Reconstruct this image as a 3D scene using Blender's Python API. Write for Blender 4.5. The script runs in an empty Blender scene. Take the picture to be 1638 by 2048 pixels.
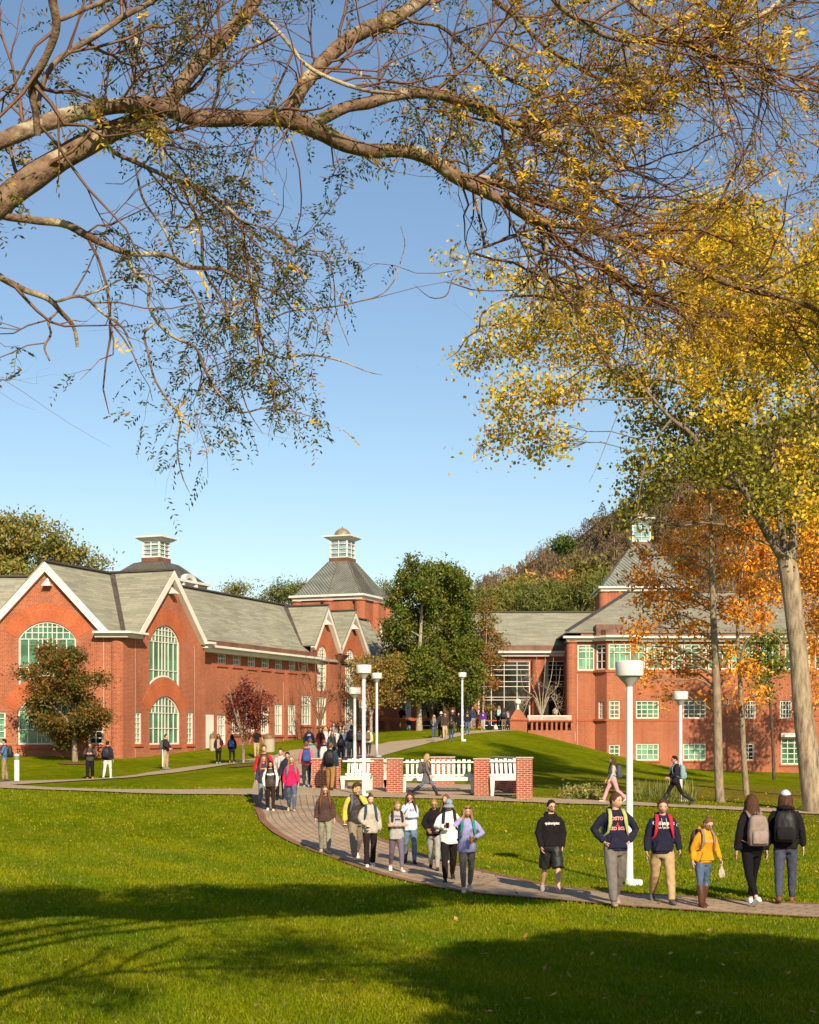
import bpy, bmesh, math, random
import numpy as np
from mathutils import Vector, Matrix, noise
from mathutils.geometry import tessellate_polygon
from mathutils.bvhtree import BVHTree

rnd = random.Random(7)
NR = np.random.RandomState(11)
scene = bpy.context.scene
COL = scene.collection

# ---------------------------------------------------------------- camera model
FPX, CXP, HYP, CZ = 3000.0, 819.0, 1472.0, 2.83
def P(px, py, d):
    return Vector(((px - CXP) / FPX * d, d, CZ + (HYP - py) / FPX * d))

cam_d = bpy.data.cameras.new('camera')
cam = bpy.data.objects.new('camera', cam_d)
COL.objects.link(cam)
cam.location = (0, 0, CZ)
cam.rotation_euler = (math.radians(90), 0, 0)
cam_d.sensor_fit = 'HORIZONTAL'
cam_d.sensor_width = 36.0
cam_d.lens = 36.0 * FPX / 1638.0
cam_d.shift_y = (HYP - 1024.0) / 1638.0
cam_d.clip_start = 0.1
cam_d.clip_end = 5000
scene.camera = cam

# ---------------------------------------------------------------- light
SUN_AZ, SUN_EL = math.radians(16), math.radians(30.5)
to_sun = Vector((math.sin(SUN_AZ) * math.cos(SUN_EL), -math.cos(SUN_AZ) * math.cos(SUN_EL), math.sin(SUN_EL)))
sd = bpy.data.lights.new('sun', 'SUN')
sd.energy = 5.0
sd.angle = math.radians(0.53)
sd.color = (1.0, 0.85, 0.62)
sun = bpy.data.objects.new('sun', sd)
COL.objects.link(sun)
sun.rotation_euler = to_sun.to_track_quat('Z', 'Y').to_euler()
sun.location = (20, -30, 40)
world = bpy.data.worlds.new('World')
scene.world = world
world.use_nodes = True
wn = world.node_tree.nodes
bgn = wn['Background']
sky = wn.new('ShaderNodeTexSky')
sky.sky_type = 'NISHITA'
sky.sun_disc = False
sky.sun_elevation = SUN_EL
sky.sun_rotation = math.atan2(to_sun.x, to_sun.y)
sky.altitude = 50
sky.air_density = 1.15
sky.dust_density = 0.1
sky.ozone_density = 2.6
world.node_tree.links.new(sky.outputs[0], bgn.inputs[0])
bgn.inputs[1].default_value = 0.09
scene.view_settings.view_transform = 'Standard'
scene.view_settings.look = 'None'
scene.view_settings.exposure = 0.5
scene.view_settings.gamma = 1.0
scene.render.engine = 'CYCLES'
scene.cycles.max_bounces = 6
scene.cycles.diffuse_bounces = 2
scene.cycles.glossy_bounces = 2
scene.cycles.transmission_bounces = 2
scene.cycles.transparent_max_bounces = 6
scene.cycles.use_denoising = True

# ---------------------------------------------------------------- materials
MATS = {}
class NT:
    def __init__(s, name):
        s.m = bpy.data.materials.new(name)
        s.m.use_nodes = True
        s.t = s.m.node_tree
        s.n = s.t.nodes
        s.b = s.n['Principled BSDF']
    def node(s, typ, **kw):
        x = s.n.new(typ)
        for k, v in kw.items():
            if k.startswith('i_'):
                x.inputs[k[2:].replace('_', ' ')].default_value = v
            else:
                setattr(x, k, v)
        return x
    def link(s, a, b):
        s.t.links.new(a, b)
    def uv(s):
        return s.node('ShaderNodeTexCoord').outputs['UV']
    def obj(s):
        return s.node('ShaderNodeTexCoord').outputs['Object']
    def noise(s, scale, detail=3, vec=None, rough=0.55):
        x = s.node('ShaderNodeTexNoise')
        x.inputs['Scale'].default_value = scale
        x.inputs['Detail'].default_value = detail
        x.inputs['Roughness'].default_value = rough
        s.link(vec if vec is not None else s.obj(), x.inputs['Vector'])
        return x.outputs['Fac']
    def ramp(s, fac, stops):
        r = s.node('ShaderNodeValToRGB')
        el = r.color_ramp.elements
        while len(el) < len(stops):
            el.new(0.5)
        for e, (p, c) in zip(el, stops):
            e.position = p
            e.color = (*c, 1)
        s.link(fac, r.inputs[0])
        return r.outputs[0]
    def mix(s, fac, a, b, mode='MIX'):
        x = s.node('ShaderNodeMix', data_type='RGBA', blend_type=mode)
        for sock, val in ((x.inputs[0], fac), (x.inputs[6], a), (x.inputs[7], b)):
            if hasattr(val, 'is_linked'):
                s.link(val, sock)
            elif isinstance(val, (int, float)):
                sock.default_value = val
            else:
                sock.default_value = (*val, 1)
        return x.outputs[2]
    def bump(s, h, strength=0.3, dist=0.02):
        x = s.node('ShaderNodeBump')
        x.inputs['Strength'].default_value = strength
        x.inputs['Distance'].default_value = dist
        s.link(h, x.inputs['Height'])
        s.link(x.outputs[0], s.b.inputs['Normal'])
    def set(s, color=None, rough=0.7, spec=0.3, metal=0.0):
        if color is not None:
            if hasattr(color, 'is_linked'):
                s.link(color, s.b.inputs['Base Color'])
            else:
                s.b.inputs['Base Color'].default_value = (*color, 1)
        s.b.inputs['Roughness'].default_value = rough
        s.b.inputs['Specular IOR Level'].default_value = spec
        s.b.inputs['Metallic'].default_value = metal

def sc(c, k):
    return tuple(min(1, x * k) for x in c)

def M(name, color, rough=0.7, spec=0.3, var=0.18, scale=6.0, bump=0.0, metal=0.0, bscale=None):
    """plain material with noise variation"""
    if name in MATS:
        return MATS[name]
    t = NT(name)
    n = t.noise(scale, 4)
    t.set(t.ramp(n, [(0.3, sc(color, 1 - var)), (0.7, sc(color, 1 + var))]), rough, spec, metal)
    if bump:
        t.bump(t.noise(bscale or scale * 4, 4), bump, 0.02)
    MATS[name] = t.m
    return t.m

def cloth(color, kind='knit'):
    key = 'cloth_%s_%.3f_%.3f_%.3f' % ((kind,) + tuple(color))
    if key in MATS:
        return MATS[key]
    t = NT('cloth_' + kind)
    ob = t.obj()
    mp = t.node('ShaderNodeMapping')
    mp.inputs['Scale'].default_value = (1, 1, 0.45)
    t.link(ob, mp.inputs[0])
    big = t.noise(9, 3, mp.outputs[0])
    if kind == 'heather':
        fine = t.noise(90, 2)
        c = t.ramp(fine, [(0.38, sc(color, 0.45)), (0.62, sc(color, 1.5))])
    elif kind == 'stripe':
        mp2 = t.node('ShaderNodeMapping')
        mp2.inputs['Scale'].default_value = (1.2, 1.2, 26)
        t.link(ob, mp2.inputs[0])
        c = t.ramp(t.noise(2.2, 3, mp2.outputs[0]), [(0.3, (0.02, 0.015, 0.015)), (0.45, (0.10, 0.05, 0.035)), (0.58, (0.05, 0.03, 0.03)), (0.72, (0.16, 0.12, 0.10))])
    elif kind == 'denim':
        c = t.ramp(t.noise(7, 4), [(0.3, sc(color, 0.6)), (0.7, sc(color, 1.45))])
    elif kind == 'plaid':
        c = t.ramp(t.noise(40, 2), [(0.4, color), (0.6, (0.5, 0.42, 0.4))])
    else:
        c = t.ramp(t.noise(14, 4), [(0.3, sc(color, 0.85)), (0.7, sc(color, 1.15))])
    t.set(c, 0.55 if kind == 'shiny' else 0.92, 0.35 if kind == 'shiny' else 0.12)
    t.bump(big, 0.55 if kind != 'tight' else 0.15, 0.04)
    MATS[key] = t.m
    return t.m

def brick_mat(name, c1, c2, mort, bw=0.215, rh=0.075, ms=0.011):
    t = NT(name)
    b = t.node('ShaderNodeTexBrick')
    b.inputs['Scale'].default_value = 1
    b.inputs['Brick Width'].default_value = bw
    b.inputs['Row Height'].default_value = rh
    b.inputs['Mortar Size'].default_value = ms
    b.inputs['Mortar Smooth'].default_value = 0.1
    b.inputs['Bias'].default_value = -0.25
    b.inputs['Color1'].default_value = (*c1, 1)
    b.inputs['Color2'].default_value = (*c2, 1)
    b.inputs['Mortar'].default_value = (*mort, 1)
    uv = t.uv()
    t.link(uv, b.inputs['Vector'])
    st = t.ramp(t.noise(0.35, 4), [(0.25, (0.80, 0.78, 0.76)), (0.75, (1.14, 1.14, 1.12))])
    mpv = t.node('ShaderNodeMapping'); mpv.inputs['Scale'].default_value = (1.2, 0.12, 1); t.link(uv, mpv.inputs[0])
    st3 = t.ramp(t.noise(1.0, 5, mpv.outputs[0]), [(0.3, (0.80, 0.79, 0.80)), (0.55, (1.02, 1.02, 1.02)), (0.8, (1.12, 1.13, 1.15))])
    st = t.mix(1.0, st, st3, 'MULTIPLY')
    st2 = t.ramp(t.noise(9, 2, uv), [(0.3, (0.82, 0.8, 0.8)), (0.7, (1.14, 1.14, 1.14))])
    t.set(t.mix(1.0, t.mix(1.0, b.outputs[0], st, 'MULTIPLY'), st2, 'MULTIPLY'), 0.9, 0.15)
    t.bump(b.outputs[1], -0.25, 0.01)
    MATS[name] = t.m
    return t.m

BRICK = brick_mat('red_brick', (0.40, 0.095, 0.036), (0.27, 0.058, 0.024), (0.42, 0.24, 0.16))
BRICK_NEAR = brick_mat('red_brick_wall', (0.36, 0.075, 0.035), (0.25, 0.05, 0.026), (0.50, 0.36, 0.27))
SOLDIER = brick_mat('arch_brick', (0.46, 0.115, 0.045), (0.41, 0.10, 0.04), (0.50, 0.19, 0.10), 0.075, 0.7, 0.008)
STONE_BAND = M('brick_sill', (0.40, 0.105, 0.05), 0.9, 0.1, 0.1)
WHITE = M('white_paint', (0.70, 0.665, 0.59), 0.55, 0.3, 0.08, 1.5)
WHITE_POST = M('white_enamel', (0.74, 0.73, 0.70), 0.35, 0.5, 0.04, 3)
LAMP_GREY = M('grey_shade_enamel', (0.42, 0.41, 0.37), 0.45, 0.4, 0.06, 3)  # shaded side of the white lamp funnel put into the colour; louvres share it
COPPER = M('brown_copper', (0.17, 0.075, 0.045), 0.5, 0.4, 0.35, 1.5)
DARKMETAL = M('dark_flashing', (0.075, 0.06, 0.05), 0.6, 0.3, 0.3, 3)
CONC = M('pale_concrete', (0.50, 0.44, 0.35), 0.9, 0.1, 0.15, 5, 0.3)
CAP = M('stone_cap', (0.42, 0.37, 0.31), 0.9, 0.1, 0.15, 8, 0.3)

def shingle():
    t = NT('roof_shingle')
    uv = t.uv()
    b = t.node('ShaderNodeTexBrick')
    b.inputs['Scale'].default_value = 1
    b.inputs['Brick Width'].default_value = 1.15
    b.inputs['Row Height'].default_value = 0.17
    b.inputs['Mortar Size'].default_value = 0.012
    b.inputs['Bias'].default_value = 0.0
    b.inputs['Color1'].default_value = (0.335, 0.315, 0.235, 1)
    b.inputs['Color2'].default_value = (0.225, 0.215, 0.165, 1)
    b.inputs['Mortar'].default_value = (0.17, 0.165, 0.13, 1)
    t.link(uv, b.inputs['Vector'])
    st = t.ramp(t.noise(0.5, 4), [(0.3, (0.85, 0.86, 0.86)), (0.7, (1.1, 1.1, 1.08))])
    t.set(t.mix(1.0, b.outputs[0], st, 'MULTIPLY'), 0.9, 0.15)
    t.bump(b.outputs[1], -0.3, 0.02)
    return t.m
SHINGLE = shingle()
VERDI = M('metal_roof', (0.19, 0.20, 0.175), 0.5, 0.4, 0.25, 1.2)
SEAM = M('roof_seam', (0.12, 0.11, 0.09), 0.5, 0.4, 0.2, 1.2)

def glass_mat(name, c, c2, rough=0.08, spec=0.6, scale=0.55):
    t = NT(name)
    uv = t.uv()
    mp = t.node('ShaderNodeMapping')
    mp.inputs['Scale'].default_value = (1, 0.55, 1)
    t.link(uv, mp.inputs[0])
    bk = t.node('ShaderNodeTexBrick')
    for k_, v_ in (('Scale', 1), ('Brick Width', .78), ('Row Height', .62), ('Mortar Size', 0), ('Bias', 0.0)): bk.inputs[k_].default_value = v_
    bk.inputs['Color1'].default_value = (.62, .62, .62, 1); bk.inputs['Color2'].default_value = (1.18, 1.18, 1.18, 1)  # pane-by-pane tone put into the colour in place of varied reflections
    t.link(uv, bk.inputs['Vector'])
    t.set(t.mix(1.0, t.ramp(t.noise(scale, 4, mp.outputs[0]), [(0.34, c2), (0.52, c), (0.75, sc(c, 1.3))]), bk.outputs[0], 'MULTIPLY'), rough, spec)
    t.bump(t.noise(0.8, 2), 0.03, 0.05)
    MATS[name] = t.m
    return t.m
GLASS_GREEN = glass_mat('green_glass', (0.075, 0.225, 0.125), (0.012, 0.06, 0.032))
GLASS_BLIND = glass_mat('blind_glass', (0.15, 0.35, 0.205), (0.085, 0.24, 0.14), 0.2, 0.4)
GLASS_PALE = glass_mat('curtained_glass', (0.22, 0.25, 0.17), (0.02, 0.055, 0.025), 0.1, 0.5, 2.2)
GLASS_DARK = glass_mat('dark_glass', (0.016, 0.016, 0.012), (0.005, 0.006, 0.006), 0.03, 0.5)
GLASS_SKY = glass_mat('lantern_glass', (0.30, 0.44, 0.47), (0.20, 0.32, 0.36), 0.1, 0.7)

# ---------------------------------------------------------------- mesh builder
ORG = {}
def link_obj(name, data, parent=None):
    o = bpy.data.objects.new(name, data)
    COL.objects.link(o)
    if parent is not None:
        o.parent = parent
    return o

def tag(o, label=None, cat=None, group=None, kind=None):
    if label: o['label'] = label
    if cat: o['category'] = cat
    if group: o['group'] = group
    if kind: o['kind'] = kind
    return o

def thing(name, label, cat, loc=(0, 0, 0), rz=0.0, group=None, local=False):
    """Empty at the base of a thing. local: parts are given in the thing's own space."""
    o = link_obj(name, None)
    o.location = loc
    o.rotation_euler = (0, 0, rz)
    o.empty_display_size = 0.3
    tag(o, label, cat, group)
    ORG[o.name] = Vector((0, 0, 0)) if local else Vector(loc)
    return o

def auto_uv(me):
    nl = len(me.loops)
    if nl == 0: return
    uvl = me.uv_layers.new(name='UVMap')
    co = np.empty(len(me.vertices) * 3); me.vertices.foreach_get('co', co); co = co.reshape(-1, 3)
    vi = np.empty(nl, np.int32); me.loops.foreach_get('vertex_index', vi)
    npoly = len(me.polygons)
    nor = np.empty(npoly * 3); me.polygons.foreach_get('normal', nor); nor = nor.reshape(-1, 3)
    tot = np.empty(npoly, np.int32); me.polygons.foreach_get('loop_total', tot)
    N = np.repeat(nor, tot, axis=0)
    p = co[vi]
    h = np.hypot(N[:, 0], N[:, 1])
    flat = h < 0.25
    hs = np.where(flat, 1, h)
    T = np.stack([-N[:, 1] / hs, N[:, 0] / hs, np.zeros(nl)], 1)
    B = np.cross(N, T)
    u = np.where(flat, p[:, 0], (p * T).sum(1))
    v = np.where(flat, p[:, 1], (p * B).sum(1))
    uvl.data.foreach_set('uv', np.stack([u, v], 1).astype(np.float32).ravel())

class MB:
    def __init__(s):
        s.v = []; s.f = []; s.m = []; s.uvs = {}
    def add(s, vs, fs, m=0):
        k = len(s.v)
        s.v.extend([tuple(x) for x in vs])
        for f in fs:
            s.f.append(tuple(i + k for i in f)); s.m.append(m)
        return k
    def quad(s, a, b, c, d, m=0):
        s.add([a, b, c, d], [(0, 1, 2, 3)], m)
    def hexa(s, q, m=0):
        """8 corners: bottom 4 (ccw seen from above), top 4"""
        s.add(q, [(3, 2, 1, 0), (4, 5, 6, 7), (0, 1, 5, 4), (1, 2, 6, 5), (2, 3, 7, 6), (3, 0, 4, 7)], m)
    def box(s, x0, x1, y0, y1, z0, z1, m=0):
        s.hexa([(x0, y0, z0), (x1, y0, z0), (x1, y1, z0), (x0, y1, z0), (x0, y0, z1), (x1, y0, z1), (x1, y1, z1), (x0, y1, z1)], m)
    def fbox(s, fr, t0, t1, z0, z1, o0, o1, m=0):
        s.hexa([fr.p(t0, z0, o1), fr.p(t1, z0, o1), fr.p(t1, z0, o0), fr.p(t0, z0, o0),
                fr.p(t0, z1, o1), fr.p(t1, z1, o1), fr.p(t1, z1, o0), fr.p(t0, z1, o0)], m)
    def bar(s, a, b, w, h, up=Vector((0, 0, 1)), m=0):
        a, b = Vector(a), Vector(b)
        d = (b - a).normalized()
        if abs(d.dot(up)) > 0.98: up = Vector((0, 1, 0))
        x = d.cross(up).normalized() * (w / 2)
        y = x.cross(d).normalized() * (h / 2)
        s.hexa([a - x - y, a + x - y, b + x - y, b - x - y, a - x + y, a + x + y, b + x + y, b - x + y], m)
    def tube(s, pts, rad, n=8, m=0, cap=True, flat=None):
        """rad: list of r or (rx, ry)"""
        pts = [Vector(p) for p in pts]
        k = len(pts)
        rings = []
        ref = None
        for i in range(k):
            d = (pts[min(i + 1, k - 1)] - pts[max(i - 1, 0)])
            if d.length < 1e-9: d = Vector((0, 0, 1))
            d.normalize()
            if ref is None:
                ref = flat if flat is not None else (Vector((1, 0, 0)) if abs(d.x) < 0.9 else Vector((0, 1, 0)))
            x = (ref - d * ref.dot(d))
            if x.length < 1e-5: x = d.orthogonal()
            x.normalize(); ref = x
            y = d.cross(x)
            r = rad[i] if isinstance(rad, (list, tuple)) else rad
            rx, ry = r if isinstance(r, (list, tuple)) else (r, r)
            for j in range(n):
                a = 2 * math.pi * j / n
                rings.append(pts[i] + x * (math.cos(a) * rx) + y * (math.sin(a) * ry))
        fs = []
        for i in range(k - 1):
            for j in range(n):
                j2 = (j + 1) % n
                fs.append((i * n + j, i * n + j2, (i + 1) * n + j2, (i + 1) * n + j))
        if cap:
            fs.append(tuple(reversed(range(n))))
            fs.append(tuple(range((k - 1) * n, k * n)))
        s.add(rings, fs, m)
    def lathe(s, c, prof, n=24, m=0, axis=None):
        """prof: list of (r, z)"""
        c = Vector(c)
        vs = []
        for r, z in prof:
            for j in range(n):
                a = 2 * math.pi * j / n
                vs.append(c + Vector((math.cos(a) * r, math.sin(a) * r, z)))
        fs = []
        k = len(prof)
        for i in range(k - 1):
            for j in range(n):
                j2 = (j + 1) % n
                fs.append((i * n + j, i * n + j2, (i + 1) * n + j2, (i + 1) * n + j))
        fs.append(tuple(reversed(range(n))))
        fs.append(tuple(range((k - 1) * n, k * n)))
        s.add(vs, fs, m)
    def poly(s, loops, m=0, flip=False):
        """filled planar polygon with holes"""
        vs = [Vector(p) for lp in loops for p in lp]
        tris = tessellate_polygon([[Vector(p) for p in lp] for lp in loops])
        if flip: tris = [(a, c, b) for a, b, c in tris]
        s.add(vs, tris, m)
    def build(s, name, mats, parent=None, smooth=False, uv=True, autosmooth=None):
        if not isinstance(mats, (list, tuple)): mats = [mats]
        me = bpy.data.meshes.new(name)
        og = Vector((0, 0, 0))
        if parent is not None:
            og = ORG.get(parent.name, og)
        va = np.array(s.v, dtype=np.float64).reshape(-1, 3) - np.array(og)
        me.from_pydata(va.tolist(), [], s.f)
        for mt in mats: me.materials.append(mt)
        if len(mats) > 1: me.polygons.foreach_set('material_index', np.array(s.m, np.int32))
        if smooth: me.polygons.foreach_set('use_smooth', np.ones(len(me.polygons), bool))
        me.update()
        if uv: auto_uv(me)
        o = link_obj(name, me, parent)
        ORG[o.name] = og
        if autosmooth:
            try:
                me.polygons.foreach_set('use_smooth', np.ones(len(me.polygons), bool))
                me.set_sharp_from_angle(angle=math.radians(autosmooth))
            except Exception:
                pass
        return o

def np_mesh(name, verts, nper, mats, parent=None, tint=None, smooth=False, faces=None):
    """big mesh from numpy arrays; verts (N*nper,3), each face has nper consecutive verts unless faces given"""
    me = bpy.data.meshes.new(name)
    og = Vector((0, 0, 0))
    if parent is not None: og = ORG.get(parent.name, og)
    verts = np.asarray(verts, np.float64).reshape(-1, 3) - np.array(og)
    nv = len(verts)
    if faces is None:
        idx = np.arange(nv, dtype=np.int32); k = nper
    else:
        idx = np.asarray(faces, np.int32).ravel(); k = nper
    nf = len(idx) // k
    me.vertices.add(nv); me.vertices.foreach_set('co', verts.astype(np.float32).ravel())
    me.loops.add(len(idx)); me.loops.foreach_set('vertex_index', idx)
    me.polygons.add(nf)
    me.polygons.foreach_set('loop_start', np.arange(nf, dtype=np.int32) * k)
    me.polygons.foreach_set('loop_total', np.full(nf, k, np.int32))
    if smooth: me.polygons.foreach_set('use_smooth', np.ones(nf, bool))
    me.update(calc_edges=True)
    if tint is not None:
        at = me.attributes.new('tint', 'FLOAT_COLOR', 'POINT')
        c = np.ones((nv, 4), np.float32); c[:, :3] = tint
        at.data.foreach_set('color', c.ravel())
    if not isinstance(mats, (list, tuple)): mats = [mats]
    for mt in mats: me.materials.append(mt)
    o = link_obj(name, me, parent)
    ORG[o.name] = og
    return o

class Fr:
    """vertical wall frame: origin, horizontal direction u (left to right as seen), outward normal n"""
    def __init__(s, O, u):
        s.O = Vector((O[0], O[1], 0)); s.u = Vector((u[0], u[1], 0)).normalized()
        s.n = Vector((s.u.y, -s.u.x, 0))
    def p(s, t, z, o=0.0):
        return s.O + s.u * t + s.n * o + Vector((0, 0, z))
    def px(s, px, py, o=0.0):
        """pixel of the photograph to (t, z) on this wall's plane"""
        k = (px - CXP) / FPX
        Ox, Oy = s.O.x + s.n.x * o, s.O.y + s.n.y * o
        t = (k * Oy - Ox) / (s.u.x - k * s.u.y)
        d = Oy + t * s.u.y
        return t, CZ + (HYP - py) / FPX * d

def copy_tree(o, parent=None):
    c = o.copy(); COL.objects.link(c)
    if parent is not None: c.parent = parent
    for ch in list(o.children): copy_tree(ch, c)
    return c
# ---------------------------------------------------------------- ground surface
_cp = []
def cp(px, py, d): p = P(px, py, d); _cp.append((p.x, p.y, p.z))
for q in [(645,1707,36),(580,1622,44.5),(543,1624,45.5),(660,1582,54.8),(850,1592,54.7),(10,1564,62),(215,1557.5,69),(333,1539,75),
          (435,1528,82),(510,1517,90),(90,1516,84),(411,1500,94),(753,1513,76.7),(700,1517,82),(738,1511,86.8),(925,1477,98),
          (780,1464,124),(960,1461,126),(1040,1461,120),(1360,1601,54),(1225,1605,51.7),(1350,1612,50),(1638,1628,49),
          (1000,1500,95),(1000,1540,75),(940,1572,62),(1100,1480,118),(1150,1488,119),(1200,1501,119),(1250,1522,121),(1200,1545,90),(1200,1585,62),
          (1300,1532,123),(1300,1546,100),(1300,1572,70),(1500,1546,122),(1500,1570,85),(1638,1549,122),(1638,1575,85),(1060,1590,56),
          (820,1500,90),(870,1486,99),(640,1492,100),(560,1502,95),(300,1560,60),(100,1583,54),(300,1590,52),(500,1592,50),(1437,1605,53),
          (690,1575,58),(1000,1570,60),(880,1500,90),(760,1540,66),(860,1530,72)]:
    cp(*q)
for X in (-40, -20, -8, 0, 8, 20, 40):
    for Y in (-30, -10, 4, 14, 24, 34):
        _cp.append((X, Y, 0.0 if Y < 30 else 0.02))
for X in (-90, 90):
    for Y in (-30, 30, 80, 140, 220): _cp.append((X, Y, 1.0 if X < 0 else -0.2))
for X in (-40, -10, 15, 40):
    for Y in (150, 220): _cp.append((X, Y, 2.9 if X < 16 else -0.2))
for X in (-35, -50): _cp.extend([(X, 60, 1.0), (X, 90, 1.6), (X, 120, 2)])
_cp.extend([(24, 40, 0.1), (30, 60, 0.2), (36, 90, -0.1), (-14, 44, 0.35), (-20, 48, 0.6)])
_C = np.array(_cp)
def _U(r2): return 0.5 * r2 * np.log(r2 + 1e-9)
_n = len(_C)
_K = _U(((_C[:, None, :2] - _C[None, :, :2]) ** 2).sum(-1)) + np.eye(_n) * 2.0
_Pm = np.hstack([np.ones((_n, 1)), _C[:, :2]])
_A = np.block([[_K, _Pm], [_Pm.T, np.zeros((3, 3))]])
_w = np.linalg.solve(_A, np.concatenate([_C[:, 2], np.zeros(3)]))
def gz(X, Y):
    """ground height, vectorised"""
    X = np.asarray(X, float); Y = np.asarray(Y, float); sh = X.shape
    X = X.ravel(); Y = Y.ravel()
    out = np.empty(len(X))
    for i in range(0, len(X), 20000):
        x = np.clip(X[i:i + 20000], -90, 90); y = np.clip(Y[i:i + 20000], -30, 220)
        r2 = (x[:, None] - _C[:, 0]) ** 2 + (y[:, None] - _C[:, 1]) ** 2
        out[i:i + 20000] = _U(r2) @ _w[:_n] + _w[_n] + _w[_n + 1] * x + _w[_n + 2] * y
    near = np.clip((Y - 30) / 10, 0, 1)
    return (out * near * near * (3 - 2 * near)).reshape(sh)
_ds = np.concatenate([np.arange(10, 60, 0.1), np.arange(60, 135, 0.2)])
def hit(px, py):
    """where the sight line of a pixel of the photograph meets the ground"""
    k = (px - CXP) / FPX
    zr = CZ + (HYP - py) / FPX * _ds
    g = gz(k * _ds, _ds)
    b = np.nonzero(zr <= g)[0]
    if len(b) == 0: i = int(np.argmin(zr - g)); d = _ds[i]
    else:
        i = b[0]
        if i == 0: d = _ds[0]
        else:
            a0 = zr[i - 1] - g[i - 1]; a1 = zr[i] - g[i]
            d = _ds[i - 1] + (_ds[i] - _ds[i - 1]) * a0 / (a0 - a1)
    X = k * d
    return Vector((X, d, float(gz(np.array([X]), np.array([d]))[0])))
def on_ground(x, y, dz=0.0):
    return Vector((x, y, float(gz(np.array([x]), np.array([y]))[0]) + dz))

def grass_material():
    t = NT('lawn')
    n1 = t.noise(0.22, 5)
    n2 = t.noise(2.2, 5)
    n3 = t.noise(38, 3)
    c = t.ramp(n1, [(0.30, (0.120, 0.155, 0.004)), (0.52, (0.165, 0.195, 0.005)), (0.72, (0.235, 0.235, 0.010))])
    c = t.mix(1.0, c, t.ramp(n2, [(0.3, (0.70, 0.74, 0.70)), (0.7, (1.3, 1.25, 1.2))]), 'MULTIPLY')
    c = t.mix(1.0, c, t.ramp(n3, [(0.3, (0.60, 0.62, 0.55)), (0.7, (1.35, 1.32, 1.2))]), 'MULTIPLY')
    dry = t.ramp(t.noise(0.55, 6, rough=0.7), [(0.54, (0, 0, 0)), (0.72, (0.6, 0.6, 0.6))])
    c = t.mix(dry, c, (0.25, 0.20, 0.035))
    # leaf litter under the orange trees, part of the ground itself
    at = t.node('ShaderNodeAttribute', attribute_name='litter')
    lit = t.node('ShaderNodeMath', operation='MULTIPLY')
    t.link(at.outputs['Fac'], lit.inputs[0])
    t.link(t.ramp(t.noise(3.0, 6), [(0.42, (0, 0, 0)), (0.62, (1, 1, 1))]), lit.inputs[1])
    c = t.mix(lit.outputs[0], c, t.ramp(t.noise(14, 3), [(0.3, (0.16, 0.07, 0.018)), (0.7, (0.36, 0.19, 0.06))]))
    t.set(c, 1.0, 0.0)
    t.bump(t.noise(70, 4), 0.8, 0.05)
    return t.m
GRASS = grass_material()

xs = np.unique(np.concatenate([np.linspace(-1500, -100, 18), np.linspace(-100, -40, 13), np.arange(-40, 40.01, 0.5), np.linspace(40, 100, 13), np.linspace(100, 1500, 18)]))
ys = np.unique(np.concatenate([np.linspace(-300, -20, 14), np.linspace(-20, 8, 8), np.arange(8, 140.01, 0.5), np.linspace(140, 260, 20), np.linspace(260, 2500, 20)]))
GX, GY = np.meshgrid(xs, ys)
GZ = gz(GX, GY) - 0.01
nx, ny = len(xs), len(ys)
ii = (np.arange(ny - 1)[:, None] * nx + np.arange(nx - 1)[None, :]).ravel()
fc = np.stack([ii, ii + 1, ii + nx + 1, ii + nx], 1)
ground = np_mesh('ground', np.stack([GX, GY, GZ], -1).reshape(-1, 3), 4, GRASS, smooth=True, faces=fc)
tag(ground, kind='structure')
la = ground.data.attributes.new('litter', 'FLOAT', 'POINT')
lv = np.exp(-(((GX - 15) / 9) ** 2 + ((GY - 62) / 22) ** 2)) * 1.1
la.data.foreach_set('value', lv.astype(np.float32).ravel())

# ---------------------------------------------------------------- paths
def resample(pl, n):
    pl = np.array(pl, float)
    s = np.concatenate([[0], np.cumsum(np.hypot(*np.diff(pl, axis=0).T))])
    q = np.linspace(0, s[-1], n)
    return np.stack([np.interp(q, s, pl[:, 0]), np.interp(q, s, pl[:, 1])], 1)
def world_line(pl, n):
    w = np.array([hit(a, b)[:2] for a, b in pl])
    w = resample(w, n)
    for _ in range(max(2, n // 30)):
        w[1:-1] = 0.25 * w[:-2] + 0.5 * w[1:-1] + 0.25 * w[2:]
    return w
def ribbon(name, left, right, n, k, mat, dz=0.02, inner=(0, 1), uvscale=True):
    a = world_line(left, n); b = world_line(right, n)
    f = np.linspace(inner[0], inner[1], k)
    pts = a[:, None, :] * (1 - f)[None, :, None] + b[:, None, :] * f[None, :, None]
    z = gz(pts[..., 0], pts[..., 1]) + dz
    V = np.concatenate([pts, z[..., None]], -1)
    i0 = (np.arange(n - 1)[:, None] * k + np.arange(k - 1)[None, :]).ravel()
    fcs = np.stack([i0, i0 + 1, i0 + k + 1, i0 + k], 1)
    o = np_mesh(name, V.reshape(-1, 3), 4, mat, smooth=True, faces=fcs)
    me = o.data
    if me.polygons[0].normal.z < 0: me.flip_normals()
    mid = 0.5 * (a + b); s = np.concatenate([[0], np.cumsum(np.hypot(*np.diff(mid, axis=0).T))])
    wd = np.hypot(*(b - a).T).mean()
    U = np.repeat(s[:, None], k, 1); W = np.repeat((f * wd)[None, :], n, 0)
    uvv = np.stack([U, W], -1).reshape(-1, 2)
    uvl = me.uv_layers.new(name='UVMap')
    vi = np.empty(len(me.loops), np.int32); me.loops.foreach_get('vertex_index', vi)
    uvl.data.foreach_set('uv', uvv[vi].astype(np.float32).ravel())
    tag(o, kind='structure')
    return o

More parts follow.
